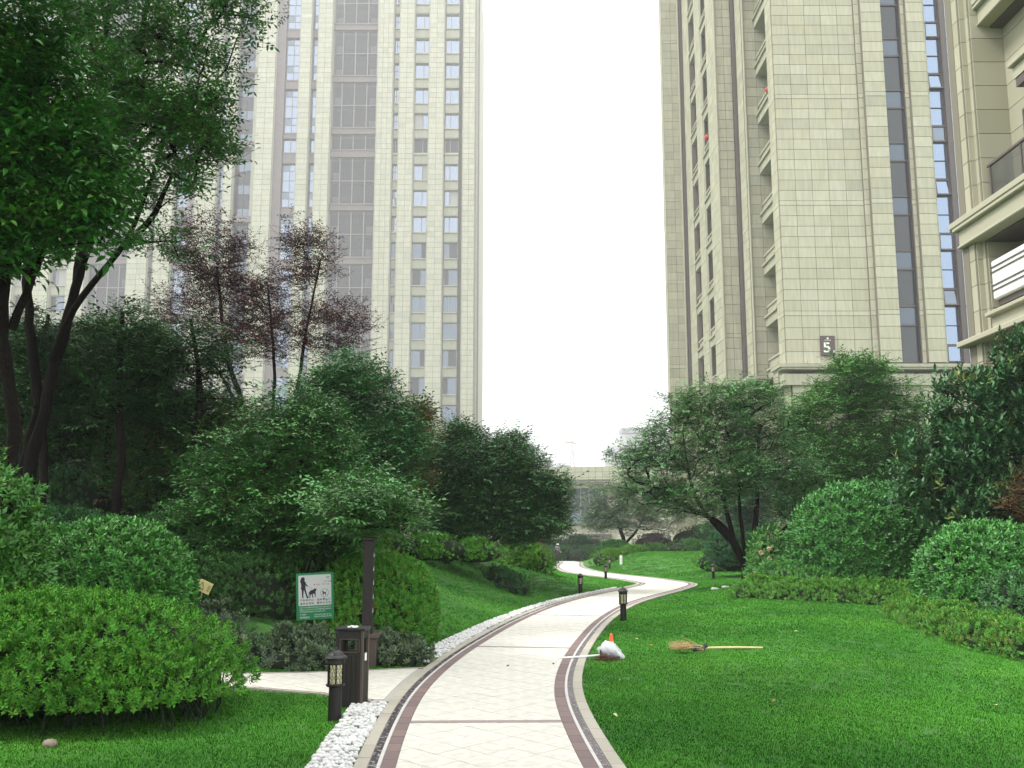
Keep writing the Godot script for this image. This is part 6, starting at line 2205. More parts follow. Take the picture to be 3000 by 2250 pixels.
func make_trees() -> void:
	var rng := RandomNumberGenerator.new()
	# big camphor with several stems
	var g := gy(-7.65, -15.0)
	tree("camphor_tree", "tall camphor tree with leaning grey stems at the left", "", v3(-7.75, g, -15.0), [
		[[v3(-7.85, g - 0.2, -15.0), v3(-7.6, 2.6, -15.0), v3(-7.3, 4.4, -15.0), v3(-7.05, 6.0, -15.1), v3(-6.6, 8.0, -15.2), v3(-6.3, 11.5, -15.4)], [0.14, 0.1, 0.08, 0.068, 0.055, 0.035]],
		[[v3(-7.95, g - 0.2, -15.15), v3(-7.75, 3.0, -15.2), v3(-7.3, 5.2, -15.3), v3(-7.2, 7.5, -15.4), v3(-7.1, 11.5, -15.6)], [0.1, 0.078, 0.06, 0.05, 0.035]],
		[[v3(-7.35, 4.3, -14.9), v3(-6.9, 5.2, -14.7), v3(-6.2, 6.1, -14.6), v3(-5.85, 6.9, -14.5), v3(-5.65, 7.7, -14.5)], [0.065, 0.055, 0.045, 0.035, 0.022]],
		[[v3(-6.15, 6.15, -14.6), v3(-5.75, 6.5, -14.5), v3(-5.5, 7.1, -14.5)], [0.06, 0.05, 0.03]],
		[[v3(-7.1, 6.0, -15.1), v3(-6.4, 7.4, -14.8), v3(-5.6, 8.4, -14.7)], [0.08, 0.06, 0.04]],
		[[v3(-7.55, 3.6, -15.0), v3(-7.9, 5.4, -15.1), v3(-8.1, 7.5, -15.2)], [0.085, 0.07, 0.045]],
	], [
		[v3(-5.85, 8.1, -14.6), v3(1.2, 0.8, 0.9), 58], [v3(-5.0, 8.0, -14.4), v3(0.6, 0.65, 0.6), 36], [v3(-6.5, 8.7, -14.7), v3(0.9, 0.7, 0.8), 34],
		[v3(-5.6, 7.0, -14.4), v3(0.7, 0.3, 0.5), 16], [v3(-6.8, 10.2, -15.4), v3(1.4, 0.8, 0.9), 40], [v3(-5.2, 9.9, -15.0), v3(0.9, 0.9, 0.7), 26], [v3(-4.75, 10.6, -15.0), v3(0.7, 0.5, 0.6), 16], [v3(-5.9, 6.1, -14.5), v3(0.8, 0.35, 0.4), 8], [v3(-8.6, 8.0, -15.4), v3(1.2, 1.5, 1.0), 60], [v3(-7.6, 10.9, -15.6), v3(1.6, 1.0, 1.0), 40]
	], {"seed": 301, "spray": "camphor", "color": Color(0.03, 0.105, 0.018), "per": 8, "loose": 0.26, "mat": "leaf_gloss", "bark": "bark", "accents": [[Color(0.10, 0.22, 0.03), 0.1]], "twig": 0.007, "lift": 1.7, "fill": 1.2})
	# near tree with large leaves coming in at the left
	g = gy(-5.9, -11.0)
	tree("broadleaf_tree", "nearest left tree with large drooping green leaves filling the corner", "", v3(-6.0, g, -11.2), [
		[[v3(-6.0, g - 0.1, -11.2), v3(-5.85, 2.6, -11.1), v3(-6.05, 4.2, -11.0), v3(-5.9, 5.6, -10.9), v3(-5.8, 7.2, -10.8)], [0.1, 0.085, 0.075, 0.06, 0.04]],
		[[v3(-5.95, 4.0, -11.05), v3(-5.5, 5.2, -10.9), v3(-5.2, 6.0, -10.8)], [0.05, 0.045, 0.03]],
		[[v3(-6.0, 3.4, -11.1), v3(-6.5, 4.8, -11.2), v3(-6.6, 6.2, -11.2)], [0.06, 0.05, 0.03]],
	], [
		[v3(-5.55, 5.75, -10.8), v3(0.95, 0.75, 0.7), 80], [v3(-6.0, 6.8, -10.9), v3(0.85, 0.75, 0.8), 70], [v3(-5.0, 5.4, -10.7), v3(0.45, 0.5, 0.45), 28], [v3(-5.95, 4.95, -10.7), v3(0.7, 0.35, 0.5), 26], [v3(-6.7, 6.0, -11.2), v3(0.8, 1.2, 0.8), 50], [v3(-6.2, 7.6, -11.0), v3(0.7, 0.5, 0.7), 30]
	], {"seed": 311, "spray": "broad", "color": Color(0.026, 0.1, 0.016), "per": 8, "loose": 0.2, "mat": "leaf_gloss", "bark": "bark_dark", "accents": [[Color(0.085, 0.24, 0.03), 0.16]], "single": 260, "leaf": [0.11, 0.052], "twig": 0.006, "size": 1.0, "lift": 1.65, "fill": 1.05})
	# the tree whose crown shades the near left lawn, mostly above and left of the view
	tree("shade_tree", "broad tree just outside the left of the view shading the near lawn", "", v3(-5.6, gy(-5.6, -3.2), -3.2), [
		[[v3(-5.6, -0.1, -3.2), v3(-5.5, 3.0, -3.2), v3(-5.2, 5.5, -3.3), v3(-5.0, 8.0, -3.3)], [0.2, 0.16, 0.13, 0.06]],
		[[v3(-5.5, 3.2, -3.2), v3(-4.3, 5.6, -3.4), v3(-3.2, 7.0, -3.5)], [0.1, 0.08, 0.04]],
		[[v3(-5.2, 5.5, -3.3), v3(-6.0, 7.4, -6.0), v3(-6.4, 8.4, -8.0)], [0.1, 0.08, 0.04]],
		[[v3(-5.4, 4.5, -3.2), v3(-5.0, 6.8, -1.0), v3(-4.6, 8.0, 1.0)], [0.1, 0.08, 0.04]],
	], [
		[v3(-4.6, 8.3, -3.0), v3(3.4, 1.5, 3.4), 150], [v3(-6.2, 9.0, -8.0), v3(2.8, 1.0, 2.4), 90], [v3(-4.6, 8.4, 1.2), v3(3.2, 1.4, 2.6), 80], [v3(-8.2, 7.4, -3.0), v3(2.4, 2.2, 3.0), 90]
	], {"seed": 315, "spray": "far", "color": Color(0.03, 0.11, 0.02), "per": 9, "loose": 0.4, "bark": "bark_dark", "size": 1.3})
	tree("shade_tree", "unseen low crowned tree added behind the viewpoint to darken the near left corner", "", v3(-5.6, gy(-5.6, 3.6), 3.6), [  # unseen tree, added to block low sky from the near left hedge
		[[v3(-5.6, -0.1, 3.6), v3(-5.5, 3.0, 3.6), v3(-5.2, 6.5, 3.6)], [0.2, 0.15, 0.06]],
	], [
		[v3(-5.4, 5.2, 3.4), v3(3.0, 3.0, 2.6), 150], [v3(-8.0, 4.6, 2.2), v3(2.4, 2.8, 2.6), 100]
	], {"seed": 317, "spray": "far", "color": Color(0.03, 0.11, 0.02), "per": 8, "loose": 0.4, "bark": "bark_dark", "size": 1.4})
	# wine red small tree before the tower
	g = gy(-7.0, -24.0)
	tree("red_leaf_tree", "sparse tree with wine red leaves in front of the left tower", "", v3(-6.6, g, -24.0), [
		[[v3(-6.5, g, -24.0), v3(-6.7, 4.2, -24.0), v3(-7.3, 6.0, -24.0), v3(-7.7, 8.4, -24.0)], [0.1, 0.085, 0.06, 0.03]],
		[[v3(-6.4, g, -24.0), v3(-6.1, 5.0, -24.1), v3(-6.4, 8.0, -24.2)], [0.07, 0.05, 0.02]],
		[[v3(-6.2, g, -23.9), v3(-5.5, 5.0, -23.9), v3(-5.3, 6.6, -23.9), v3(-5.0, 8.6, -24.0)], [0.075, 0.06, 0.04, 0.02]],
		[[v3(-6.0, g, -23.9), v3(-5.0, 4.6, -23.8), v3(-4.2, 6.2, -23.8)], [0.06, 0.045, 0.02]],
		[[v3(-6.8, 4.4, -24.0), v3(-7.6, 5.8, -23.9), v3(-8.6, 6.6, -23.9)], [0.05, 0.035, 0.02]],
	], [
		[v3(-7.85, 8.70, -24.0), v3(1.1, 1.1, 0.8), 50], [v3(-7.35, 7.00, -24.0), v3(0.9, 1.3, 0.8), 43], [v3(-8.55, 7.20, -24.0), v3(0.9, 0.7, 0.7), 20], [v3(-5.35, 8.60, -24.0), v3(0.65, 0.9, 0.6), 27], [v3(-4.55, 6.70, -23.8), v3(0.9, 0.9, 0.6), 32], [v3(-6.35, 7.40, -24.1), v3(0.8, 1.2, 0.6), 27], [v3(-5.75, 6.50, -24.0), v3(0.8, 0.8, 0.6), 18]
	], {"seed": 321, "spray": "red", "color": Color(0.042, 0.014, 0.013), "per": 8, "loose": 0.34, "size": 1.1, "lift": 1.2, "spread": 0.4, "bark": "bark_dark", "accents": [[Color(0.11, 0.03, 0.022), 0.3], [Color(0.05, 0.05, 0.03), 0.15]], "twig": 0.003, "branch_most": 0.02})
	# small glossy tree whose branch hangs over the pillar
	g = gy(-3.7, -15.6)
	tree("osmanthus_tree", "low glossy tree reaching one leafy branch over the brown pillar", "", v3(-3.7, g, -15.7), [
		[[v3(-3.75, g - 0.1, -15.7), v3(-3.6, 1.4, -15.6), v3(-3.5, 2.4, -15.5)], [0.1, 0.08, 0.04]],
		[[v3(-3.65, 1.0, -15.6), v3(-2.9, 1.55, -15.2), v3(-2.3, 1.75, -14.0), v3(-1.95, 1.9, -13.0), v3(-1.55, 1.85, -12.2)], [0.06, 0.05, 0.035, 0.025, 0.012]],
		[[v3(-3.7, 0.9, -15.6), v3(-4.5, 1.7, -15.4), v3(-5.1, 2.3, -15.3)], [0.06, 0.04, 0.02]],
		[[v3(-3.6, 1.3, -15.5), v3(-3.1, 0.95, -14.4), v3(-2.95, 1.2, -14.1)], [0.04, 0.032, 0.02]],
	], [
		[v3(-3.5, 2.7, -15.4), v3(1.3, 0.95, 0.9), 90], [v3(-4.7, 2.3, -15.3), v3(0.9, 0.8, 0.8), 46], [v3(-2.6, 2.1, -15.0), v3(0.9, 0.6, 0.7), 44], [v3(-1.7, 1.83, -12.3), v3(0.6, 0.24, 0.5), 26], [v3(-2.2, 1.95, -13.6), v3(0.7, 0.35, 0.6), 30], [v3(-3.9, 1.7, -15.0), v3(1.2, 0.5, 0.7), 44], [v3(-2.6, 1.6, -14.6), v3(0.7, 0.25, 0.5), 18], [v3(-3.7, 3.5, -15.6), v3(0.8, 0.5, 0.6), 26]
	], {"seed": 331, "spray": "mid", "color": Color(0.028, 0.1, 0.022), "per": 7, "loose": 0.22, "mat": "leaf_gloss", "bark": "bark_dark", "accents": [[Color(0.075, 0.2, 0.045), 0.15]], "lift": 1.9})
	# dense trees behind it
	g = gy(-3.7, -21.5)
	tree("dense_tree", "dense dark green tree in front of the left tower's lower floors", "", v3(-3.8, g, -21.5), [
		[[v3(-3.8, g, -21.5), v3(-3.8, 3.2, -21.5), v3(-3.6, 5.0, -21.5)], [0.13, 0.1, 0.05]],
		[[v3(-3.8, 2.4, -21.5), v3(-2.9, 3.6, -21.4)], [0.07, 0.04]], [[v3(-3.8, 2.4, -21.5), v3(-4.7, 3.6, -21.5)], [0.07, 0.04]],
	], [
		[v3(-3.7, 4.55, -21.5), v3(1.15, 1.0, 1.0), 90], [v3(-2.9, 3.5, -21.2), v3(0.95, 1.0, 0.9), 70], [v3(-4.7, 3.4, -21.4), v3(1.0, 1.0, 0.9), 70], [v3(-3.8, 2.6, -20.9), v3(1.4, 0.8, 0.8), 60]
	], {"seed": 341, "spray": "mid", "color": Color(0.026, 0.095, 0.026), "per": 8, "loose": 0.26, "size": 1.2, "accents": [[Color(0.05, 0.17, 0.05), 0.2]], "lift": 1.8})
	g = gy(-2.4, -23.5)
	tree("rusty_tree", "tree with olive and rusty leaves at the dense left tree's right side", "", v3(-2.4, g, -23.5), [
		[[v3(-2.4, g, -23.5), v3(-2.4, 3.0, -23.5), v3(-2.4, 4.4, -23.5)], [0.08, 0.06, 0.03]],
	], [
		[v3(-2.45, 3.9, -23.5), v3(0.5, 0.95, 0.6), 42], [v3(-2.6, 2.7, -23.5), v3(0.55, 0.8, 0.6), 34]
	], {"seed": 351, "spray": "mid", "color": Color(0.06, 0.10, 0.03), "per": 7, "loose": 0.18, "size": 1.3, "accents": [[Color(0.20, 0.10, 0.03), 0.18], [Color(0.14, 0.13, 0.03), 0.25]], "lift": 1.5})
	g = gy(-8.2, -20.0)
	tree("dense_tree", "bushy green tree right of the leaning camphor stems", "", v3(-8.4, g, -20.0), [
		[[v3(-8.4, g, -20.0), v3(-8.3, 3.4, -20.0), v3(-8.2, 5.4, -20.0)], [0.1, 0.08, 0.04]],
	], [
		[v3(-8.35, 5.4, -20.0), v3(1.0, 1.0, 0.9), 70], [v3(-7.9, 4.4, -19.8), v3(0.75, 0.7, 0.7), 40], [v3(-9.2, 4.4, -20.0), v3(1.1, 1.2, 0.9), 60], [v3(-8.3, 3.2, -20.0), v3(1.6, 0.8, 0.8), 50]
	], {"seed": 361, "spray": "mid", "color": Color(0.026, 0.09, 0.018), "per": 9, "loose": 0.26, "size": 1.2, "lift": 1.8})
	g = gy(-11.0, -21.0)
	tree("dense_tree", "bushy tree behind the camphor stems at the left edge", "", v3(-11.0, g, -20.0), [
		[[v3(-11.0, g, -20.0), v3(-10.8, 4.0, -20.0), v3(-10.6, 5.6, -20.0)], [0.12, 0.1, 0.05]],
	], [
		[v3(-10.7, 5.0, -20.0), v3(1.3, 1.0, 1.0), 60], [v3(-10.5, 3.4, -19.6), v3(1.6, 1.2, 1.0), 70], [v3(-12.2, 4.6, -20.2), v3(1.4, 1.8, 1.0), 60]
	], {"seed": 371, "spray": "mid", "color": Color(0.03, 0.10, 0.026), "per": 8, "loose": 0.26, "size": 1.25, "lift": 1.5})
	g = gy(-7.0, -19.0)
	tree("slender_tree", "slender understorey tree between the bushy tree and the low glossy tree", "", v3(-6.4, g, -18.6), [
		[[v3(-6.4, g, -18.6), v3(-6.3, 2.6, -18.6), v3(-6.1, 4.0, -18.6)], [0.06, 0.05, 0.03]],
		[[v3(-6.7, g, -18.4), v3(-6.9, 2.8, -18.4), v3(-7.0, 3.8, -18.4)], [0.05, 0.04, 0.02]],
	], [
		[v3(-6.2, 3.7, -18.5), v3(1.1, 0.75, 0.8), 60], [v3(-5.4, 3.1, -18.3), v3(0.9, 0.7, 0.7), 46], [v3(-7.1, 3.1, -18.4), v3(0.9, 0.8, 0.7), 46], [v3(-6.3, 2.4, -18.2), v3(1.5, 0.5, 0.7), 40]
	], {"seed": 381, "spray": "mid", "color": Color(0.03, 0.095, 0.02), "per": 8, "loose": 0.22, "size": 1.1, "bark": "bark_dark", "accents": [[Color(0.10, 0.09, 0.035), 0.12]], "lift": 1.8})
	# dark trunks of the small wood behind the tall left hedge
	for k in 5:
		var x: float = [-8.6, -7.15, -8.0, -6.1, -9.5][k]
		var z: float = [-17.2, -17.0, -18.4, -17.6, -17.6][k]
		g = gy(x, z)
		tree("wood_tree", ["dark slim trunk just left of the camphor's foot", "dark upright trunk just right of the camphor's foot", "dark thin tree deep in the left wood", "dark crooked trunk right of the camphor under the slender tree", "dark trunk at the left end of the small wood"][k], "dark trees of the small left wood", v3(x, g, z), [
			[[v3(x, g - 0.1, z), v3(x + 0.15, 2.6, z), v3(x - 0.05 + 0.1 * k, 4.2, z), v3(x, 5.6, z)], [0.085, 0.075, 0.06, 0.03]],
		], [[v3(x, 4.6, z), v3(0.9, 1.0, 0.8), 34]], {"seed": 390 + k, "spray": "mid", "color": Color(0.028, 0.09, 0.026), "per": 10, "loose": 0.26, "size": 1.15, "bark": "bark_dark"})
	# further screen of trees at the back left
	for k in 4:
		var x: float = [-14.0, -11.0, -8.6, -5.6][k]
		var z: float = [-27.0, -29.0, -28.0, -29.0][k]
		var top: float = [6.5, 5.4, 4.6, 4.4][k]
		g = gy(x, z)
		tree("screen_tree", ["tallest screen tree at the far left behind the wood", "screen tree behind the bushy tree at the left", "screen tree below the red leaved tree's left half", "screen tree below the red leaved tree's right half"][k], "screen trees before the left tower", v3(x, g, z), [
			[[v3(x, g, z), v3(x, top * 0.6, z), v3(x, top, z)], [0.12, 0.1, 0.04]],
		], [[v3(x, top - 1.0, z), v3(1.6, 1.2, 1.0), 60], [v3(x + 0.7, top - 2.4, z + 0.4), v3(1.8, 1.3, 1.0), 70]], {"seed": 400 + k, "lift": 1.5, "spray": "far", "color": Color(0.03, 0.095, 0.03), "per": 9, "loose": 0.32})
	# camellia on the lawn crest
	g = gy(-1.15, -26.0)
	tree("camellia_tree", "round dark glossy tree standing on the left lawn's crest", "", v3(-1.15, g, -26.0), [
		[[v3(-1.2, g - 0.1, -26.0), v3(-1.1, g + 0.5, -26.0), v3(-1.5, 1.9, -26.0), v3(-1.7, 3.2, -26.0)], [0.14, 0.11, 0.07, 0.03]],
		[[v3(-1.15, g + 0.3, -26.0), v3(-0.7, 1.7, -25.9), v3(0.0, 2.6, -25.8)], [0.1, 0.07, 0.03]],
		[[v3(-1.1, g + 0.3, -26.0), v3(-0.5, 1.4, -25.8), v3(0.7, 2.0, -25.6)], [0.08, 0.06, 0.03]],
		[[v3(-1.2, g + 0.3, -26.0), v3(-1.9, 1.7, -25.8), v3(-2.3, 2.2, -25.7)], [0.08, 0.06, 0.03]],
	], [
		[v3(-1.35, 3.3, -26.0), v3(1.2, 0.95, 1.0), 90], [v3(-0.05, 3.2, -25.9), v3(0.85, 0.8, 0.8), 54], [v3(0.75, 2.4, -25.7), v3(0.95, 0.75, 0.8), 60], [v3(-1.9, 2.4, -25.7), v3(1.0, 0.8, 0.8), 60], [v3(-0.6, 2.2, -25.4), v3(1.3, 0.65, 0.7), 70], [v3(0.05, 3.95, -26.0), v3(0.35, 0.35, 0.35), 8], [v3(-1.3, 4.1, -26.0), v3(0.6, 0.35, 0.5), 20], [v3(-1.6, 1.75, -25.3), v3(0.9, 0.4, 0.6), 44], [v3(-2.35, 2.9, -25.8), v3(0.7, 0.9, 0.6), 40], [v3(0.3, 1.7, -25.2), v3(1.2, 0.42, 0.6), 60], [v3(-0.5, 3.0, -25.2), v3(1.5, 1.0, 0.5), 70]
	], {"seed": 411, "spray": "mid", "color": Color(0.03, 0.095, 0.03), "per": 9, "loose": 0.24, "size": 1.25, "mat": "leaf_gloss", "bark": "bark_dark", "accents": [[Color(0.055, 0.16, 0.035), 0.18]], "lift": 1.6})
	# right side: the sparse tree with open limbs
	g = gy(6.55, -27.0)
	tree("open_tree", "open sparse tree with spreading dark limbs on the right lawn", "", v3(6.55, g, -27.0), [
		[[v3(6.55, g - 0.1, -27.0), v3(6.52, g + 0.45, -27.0), v3(6.3, 1.15, -27.0), v3(5.85, 1.8, -26.9), v3(4.9, 2.3, -26.8), v3(3.8, 2.9, -26.7)], [0.17, 0.125, 0.085, 0.06, 0.04, 0.018]],
		[[v3(6.55, g + 0.3, -27.0), v3(6.75, 1.3, -26.9), v3(6.9, 2.6, -26.9), v3(7.0, 4.4, -26.9)], [0.11, 0.075, 0.05, 0.02]],
		[[v3(6.6, g + 0.3, -27.0), v3(7.3, 1.4, -26.8), v3(8.2, 2.1, -26.7)], [0.11, 0.08, 0.04]],
		[[v3(6.3, 1.1, -27.0), v3(6.0, 2.4, -27.0), v3(5.8, 4.2, -27.0)], [0.08, 0.06, 0.025]],
		[[v3(6.1, 1.35, -27.0), v3(5.2, 2.6, -27.1), v3(4.9, 4.4, -27.1)], [0.06, 0.045, 0.02]],
		[[v3(6.55, g + 0.4, -26.9), v3(6.3, 1.9, -26.4), v3(6.2, 3.4, -26.2)], [0.07, 0.05, 0.02]],
	], [
		[v3(5.0, 4.2, -27.0), v3(1.25, 1.05, 1.0), 74], [v3(6.7, 4.6, -27.0), v3(1.3, 1.0, 1.0), 70], [v3(4.0, 3.1, -26.8), v3(1.1, 0.9, 0.8), 50], [v3(6.2, 3.2, -26.4), v3(1.4, 0.7, 0.8), 66], [v3(7.8, 3.3, -26.8), v3(1.0, 0.9, 0.8), 44], [v3(4.9, 2.5, -26.5), v3(1.2, 0.5, 0.7), 40], [v3(3.5, 3.7, -26.8), v3(0.6, 0.6, 0.5), 14], [v3(5.6, 5.2, -27.0), v3(1.1, 0.6, 0.8), 26], [v3(6.8, 5.5, -26.9), v3(0.9, 0.45, 0.7), 16], [v3(7.9, 2.2, -26.6), v3(0.8, 0.4, 0.5), 16]
	], {"seed": 421, "spray": "mid", "color": Color(0.036, 0.1, 0.033), "per": 5, "loose": 0.3, "size": 1.15, "bark": "bark_dark", "spread": 0.3, "twig": 0.007, "accents": [[Color(0.06, 0.14, 0.06), 0.15]], "fill": 1.7, "lift": 2.7})
	g = gy(11.2, -31.0)
	tree("tall_shrub_tree", "tall wispy tree in front of the number 5 plate's tower", "", v3(11.0, g, -31.0), [
		[[v3(11.0, g, -31.0), v3(11.0, 3.6, -31.0), v3(11.2, 6.6, -31.0)], [0.12, 0.09, 0.03]],
		[[v3(11.0, 1.6, -31.0), v3(10.0, 4.0, -30.8), v3(9.8, 5.6, -30.8)], [0.07, 0.05, 0.02]],
		[[v3(11.0, 1.8, -31.0), v3(12.2, 4.0, -30.8), v3(12.6, 6.0, -30.8)], [0.07, 0.05, 0.02]],
	], [
		[v3(11.4, 6.4, -31.0), v3(1.1, 0.95, 0.9), 64], [v3(10.3, 5.3, -30.8), v3(1.2, 1.0, 0.9), 66], [v3(12.4, 5.3, -30.8), v3(1.2, 1.1, 0.9), 66], [v3(10.2, 3.6, -30.4), v3(1.5, 1.2, 0.9), 90], [v3(12.2, 3.6, -30.5), v3(1.6, 1.2, 0.9), 80], [v3(11.0, 2.4, -30.2), v3(1.9, 0.9, 0.8), 70], [v3(9.3, 4.9, -30.6), v3(0.6, 0.7, 0.5), 16]
	], {"seed": 431, "spray": "mid", "color": Color(0.036, 0.115, 0.026), "per": 8, "loose": 0.34, "size": 1.3, "accents": [[Color(0.07, 0.19, 0.045), 0.2]], "lift": 2.4})
	g = gy(9.9, -19.4)
	tree("magnolia_tree", "big dark magnolia with long glossy leaves at the right edge", "", v3(9.9, g, -19.4), [
		[[v3(9.9, g, -19.4), v3(9.9, 2.8, -19.4), v3(10.0, 5.0, -19.4)], [0.13, 0.1, 0.04]],
		[[v3(9.9, 1.2, -19.4), v3(9.1, 2.5, -19.2), v3(8.8, 3.6, -19.1)], [0.07, 0.05, 0.02]],
		[[v3(9.9, 1.2, -19.4), v3(10.8, 2.6, -19.1), v3(11.2, 4.4, -19.0)], [0.07, 0.05, 0.02]],
	], [
		[v3(9.5, 4.1, -19.2), v3(1.0, 0.8, 0.8), 60], [v3(10.5, 4.7, -19.1), v3(1.1, 0.9, 0.9), 70], [v3(8.9, 3.1, -18.9), v3(0.95, 0.9, 0.8), 70], [v3(10.2, 3.2, -18.7), v3(1.3, 1.0, 0.8), 100], [v3(9.4, 2.0, -18.6), v3(1.3, 0.8, 0.8), 80], [v3(11.2, 2.6, -18.6), v3(1.2, 1.6, 0.9), 80], [v3(8.35, 2.5, -18.9), v3(0.75, 0.8, 0.6), 40], [v3(11.2, 4.6, -19.0), v3(0.8, 0.8, 0.7), 34]
	], {"seed": 441, "spray": "magnolia", "color": Color(0.026, 0.082, 0.03), "per": 8, "loose": 0.22, "mat": "leaf_gloss", "bark": "bark_dark", "single": 260, "leaf": [0.125, 0.052], "accents": [[Color(0.15, 0.2, 0.06), 0.07], [Color(0.045, 0.12, 0.04), 0.2]], "fill": 1.3, "lift": 1.5})
	g = gy(9.6, -17.0)
	tree("maple_tree", "rusty brown feathery maple peeping in behind the right ball hedge", "", v3(9.9, g, -17.2), [
		[[v3(9.9, g, -17.2), v3(9.8, 1.6, -17.2), v3(9.7, 2.4, -17.2)], [0.06, 0.045, 0.02]],
	], [[v3(9.55, 2.2, -17.0), v3(0.75, 0.5, 0.5), 40], [v3(10.1, 1.7, -17.0), v3(0.8, 0.4, 0.5), 30]], {"seed": 451, "spray": "fine", "color": Color(0.085, 0.07, 0.03), "per": 7, "loose": 0.2, "size": 0.8, "accents": [[Color(0.12, 0.06, 0.03), 0.3]], "bark": "bark_dark"})
	g = gy(7.2, -60.0)
	tree("willow_tree", "pale misty grey green tree before the far stone wing", "", v3(7.0, g, -62.0), [
		[[v3(7.4, g, -62.0), v3(7.1, 1.4, -62.0), v3(6.6, 3.0, -62.0)], [0.15, 0.12, 0.05]],
		[[v3(7.3, 0.8, -62.0), v3(8.2, 1.9, -61.8), v3(8.6, 3.2, -61.6)], [0.1, 0.07, 0.03]],
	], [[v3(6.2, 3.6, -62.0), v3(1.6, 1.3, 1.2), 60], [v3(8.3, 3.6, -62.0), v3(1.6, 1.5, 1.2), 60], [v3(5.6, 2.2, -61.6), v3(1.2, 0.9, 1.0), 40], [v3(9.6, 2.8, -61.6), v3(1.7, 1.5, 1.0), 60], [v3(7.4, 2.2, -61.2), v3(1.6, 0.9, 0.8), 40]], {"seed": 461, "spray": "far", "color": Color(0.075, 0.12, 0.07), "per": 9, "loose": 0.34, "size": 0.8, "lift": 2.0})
	# trees that close the back right, between the sparse tree and the tower
	for k in 4:
		var x: float = [12.6, 15.6, 14.4, 17.6][k]
		var z: float = [-50.0, -47.0, -36.0, -30.0][k]
		var top: float = [4.8, 5.6, 5.2, 5.8][k]
		g = gy(x, z)
		tree("backdrop_tree", ["dark tree at the foot of the right tower's garden side", "dark tree at the right tower's front corner", "green tree half hidden behind the tall wispy tree", "dark tree behind the magnolia at the right edge"][k], "trees closing the right bed", v3(x, g, z), [
			[[v3(x, g, z), v3(x, top * 0.6, z), v3(x, top, z)], [0.13, 0.1, 0.04]],
		], [[v3(x, top - 1.2, z), v3(1.9, 1.3, 1.2), 80], [v3(x - 0.8, top - 2.8, z + 0.5), v3(2.1, 1.4, 1.2), 80]], {"seed": 470 + k, "lift": 1.6, "spray": "far", "color": Color(0.03, 0.09, 0.032), "per": 9, "loose": 0.36})
	for k in 2:
		var x: float = [7.0, 10.6][k]
		var z: float = -200.0
		var top: float = [16.6, 15.6][k]
		tree("roof_tree", ["hazy tree top showing over the stone wing's left end", "hazy tree top over the stone wing beside the lattice mast"][k], "far trees over the stone wing", v3(x, -1.4, z), [
			[[v3(x, -1.4, z), v3(x, 11.0, z), v3(x, top, z)], [0.3, 0.2, 0.06]],
		], [[v3(x, top - 1.6, z), v3(1.5, 1.6, 1.2), 30], [v3(x - 0.4, top - 4.5, z), v3(2.2, 2.4, 1.4), 40]], {"seed": 480 + k, "spray": "far", "color": Color(0.06, 0.13, 0.06), "lift": 1.6, "per": 8, "loose": 0.5, "size": 1.6})

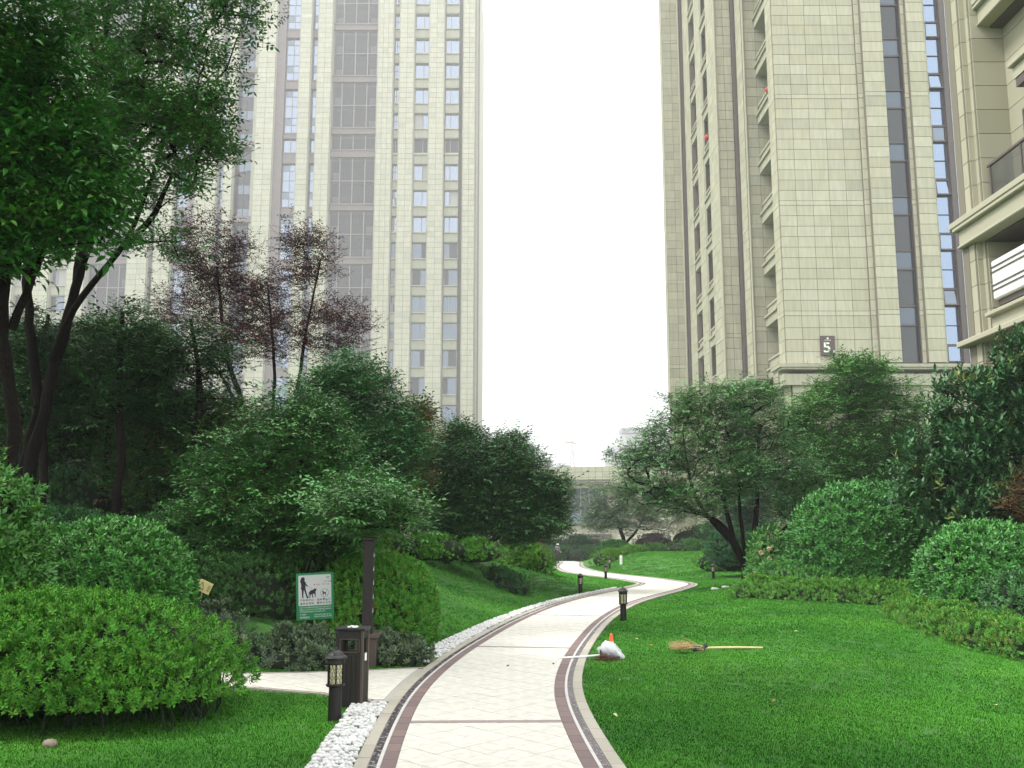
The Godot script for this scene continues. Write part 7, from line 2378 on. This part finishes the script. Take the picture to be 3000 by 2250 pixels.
# ----------------------------------------------------------------
func _ready() -> void:
	var cam := Camera3D.new()
	cam.name = "camera"
	cam.position = Vector3(0, 1.65, 0)
	cam.rotation = Vector3(atan(315.5 / 2050.0), 0, 0)
	cam.fov = 44.05
	cam.near = 0.1
	cam.far = 900.0
	cam.current = true
	add_child(cam)
	var env := Environment.new()
	env.background_mode = Environment.BG_SKY
	var sm := ProceduralSkyMaterial.new()
	sm.sky_top_color = Color(1.0, 1.0, 1.0)
	sm.sky_horizon_color = Color(0.985, 0.99, 1.0)
	sm.sky_energy_multiplier = 1.05
	sm.ground_bottom_color = Color(0.30, 0.36, 0.26)
	sm.ground_horizon_color = Color(0.62, 0.64, 0.62)
	sm.sun_angle_max = 1.0
	var sky := Sky.new()
	sky.sky_material = sm
	env.sky = sky
	env.tonemap_mode = Environment.TONE_MAPPER_LINEAR
	env.tonemap_exposure = 2.58
	env.sdfgi_enabled = true
	env.ssao_enabled = true
	env.ssil_enabled = true
	env.fog_enabled = true
	env.fog_density = 0.0007
	env.fog_light_color = Color(0.97, 0.98, 1.0)
	var we := WorldEnvironment.new()
	we.name = "world_environment"
	we.environment = env
	env.volumetric_fog_enabled = true
	env.volumetric_fog_density = 0.0
	add_child(we)
	var sun := DirectionalLight3D.new()
	sun.name = "sun"
	sun.light_energy = 0.5
	sun.light_color = Color(1.0, 0.985, 0.95)
	sun.light_angular_distance = 14.0
	sun.shadow_enabled = true
	sun.rotation_degrees = Vector3(-50, -76, 0)
	add_child(sun)

	for hz in [["haze", 8.5, 92.0, 0.0036]]:
		var haze := FogVolume.new()
		haze.name = hz[0]
		haze.size = Vector3(360, hz[2] - hz[1], 260)
		haze.position = Vector3(0, (hz[1] + hz[2]) / 2, -172)
		var fm := FogMaterial.new()
		fm.density = hz[3]
		fm.albedo = Color(0.98, 0.98, 0.985)
		haze.material = fm
		haze.set_meta("kind", "stuff")
		add_child(haze)

	bump.seed = 6
	bump.frequency = 0.05
	var ub := MB.new()
	ub.box(Vector3.ZERO, Vector3.ONE)
	unit_box = ub.mesh()
	make_materials()
	make_curve()
	make_arc()
	make_sprays()
	make_ground()
	make_path()
	make_left_tower()
	make_tower_five()
	make_near_building()
	make_far_things()
	make_pebbles()
	make_grass()
	make_hedges()
	make_trees()
	var lamp := make_lamp()
	var spots := [[-1.57, -8.75, 0.2, "nearest lantern bollard in front of the litter bin", 1.06], [2.07, -18.1, 1.1, "lantern bollard at the right kerb beyond the orange cone", 1.06], [1.78, -25.2, 0.5, "lantern bollard on the left lawn beside the pebble strip", 0.95], [7.2, -34.6, 0.9, "lantern bollard on the lawn left of the sparse tree's trunk", 0.96], [3.45, -35.6, 0.3, "nearer of two far bollards by the path's second bend", 0.95], [5.05, -50.0, 1.4, "farthest lantern bollard beside the white marker post", 1.04]]
	for k in spots.size():
		var s: Array = spots[k]
		var o := lamp
		if k > 0:
			o = dup(lamp, "bollard_lamp", Vector3.ZERO, 0, s[3], "lantern bollards along the path")
		o.set_meta("label", s[3])
		o.position = on_ground(s[0], s[1])
		o.rotation.y = s[2]
		o.scale = Vector3.ONE * s[4]
	make_bin()
	make_pillar()
	make_dog_sign()
	make_small_signs()
	make_tools()
	make_litter()
	make_lanterns()
	make_person()
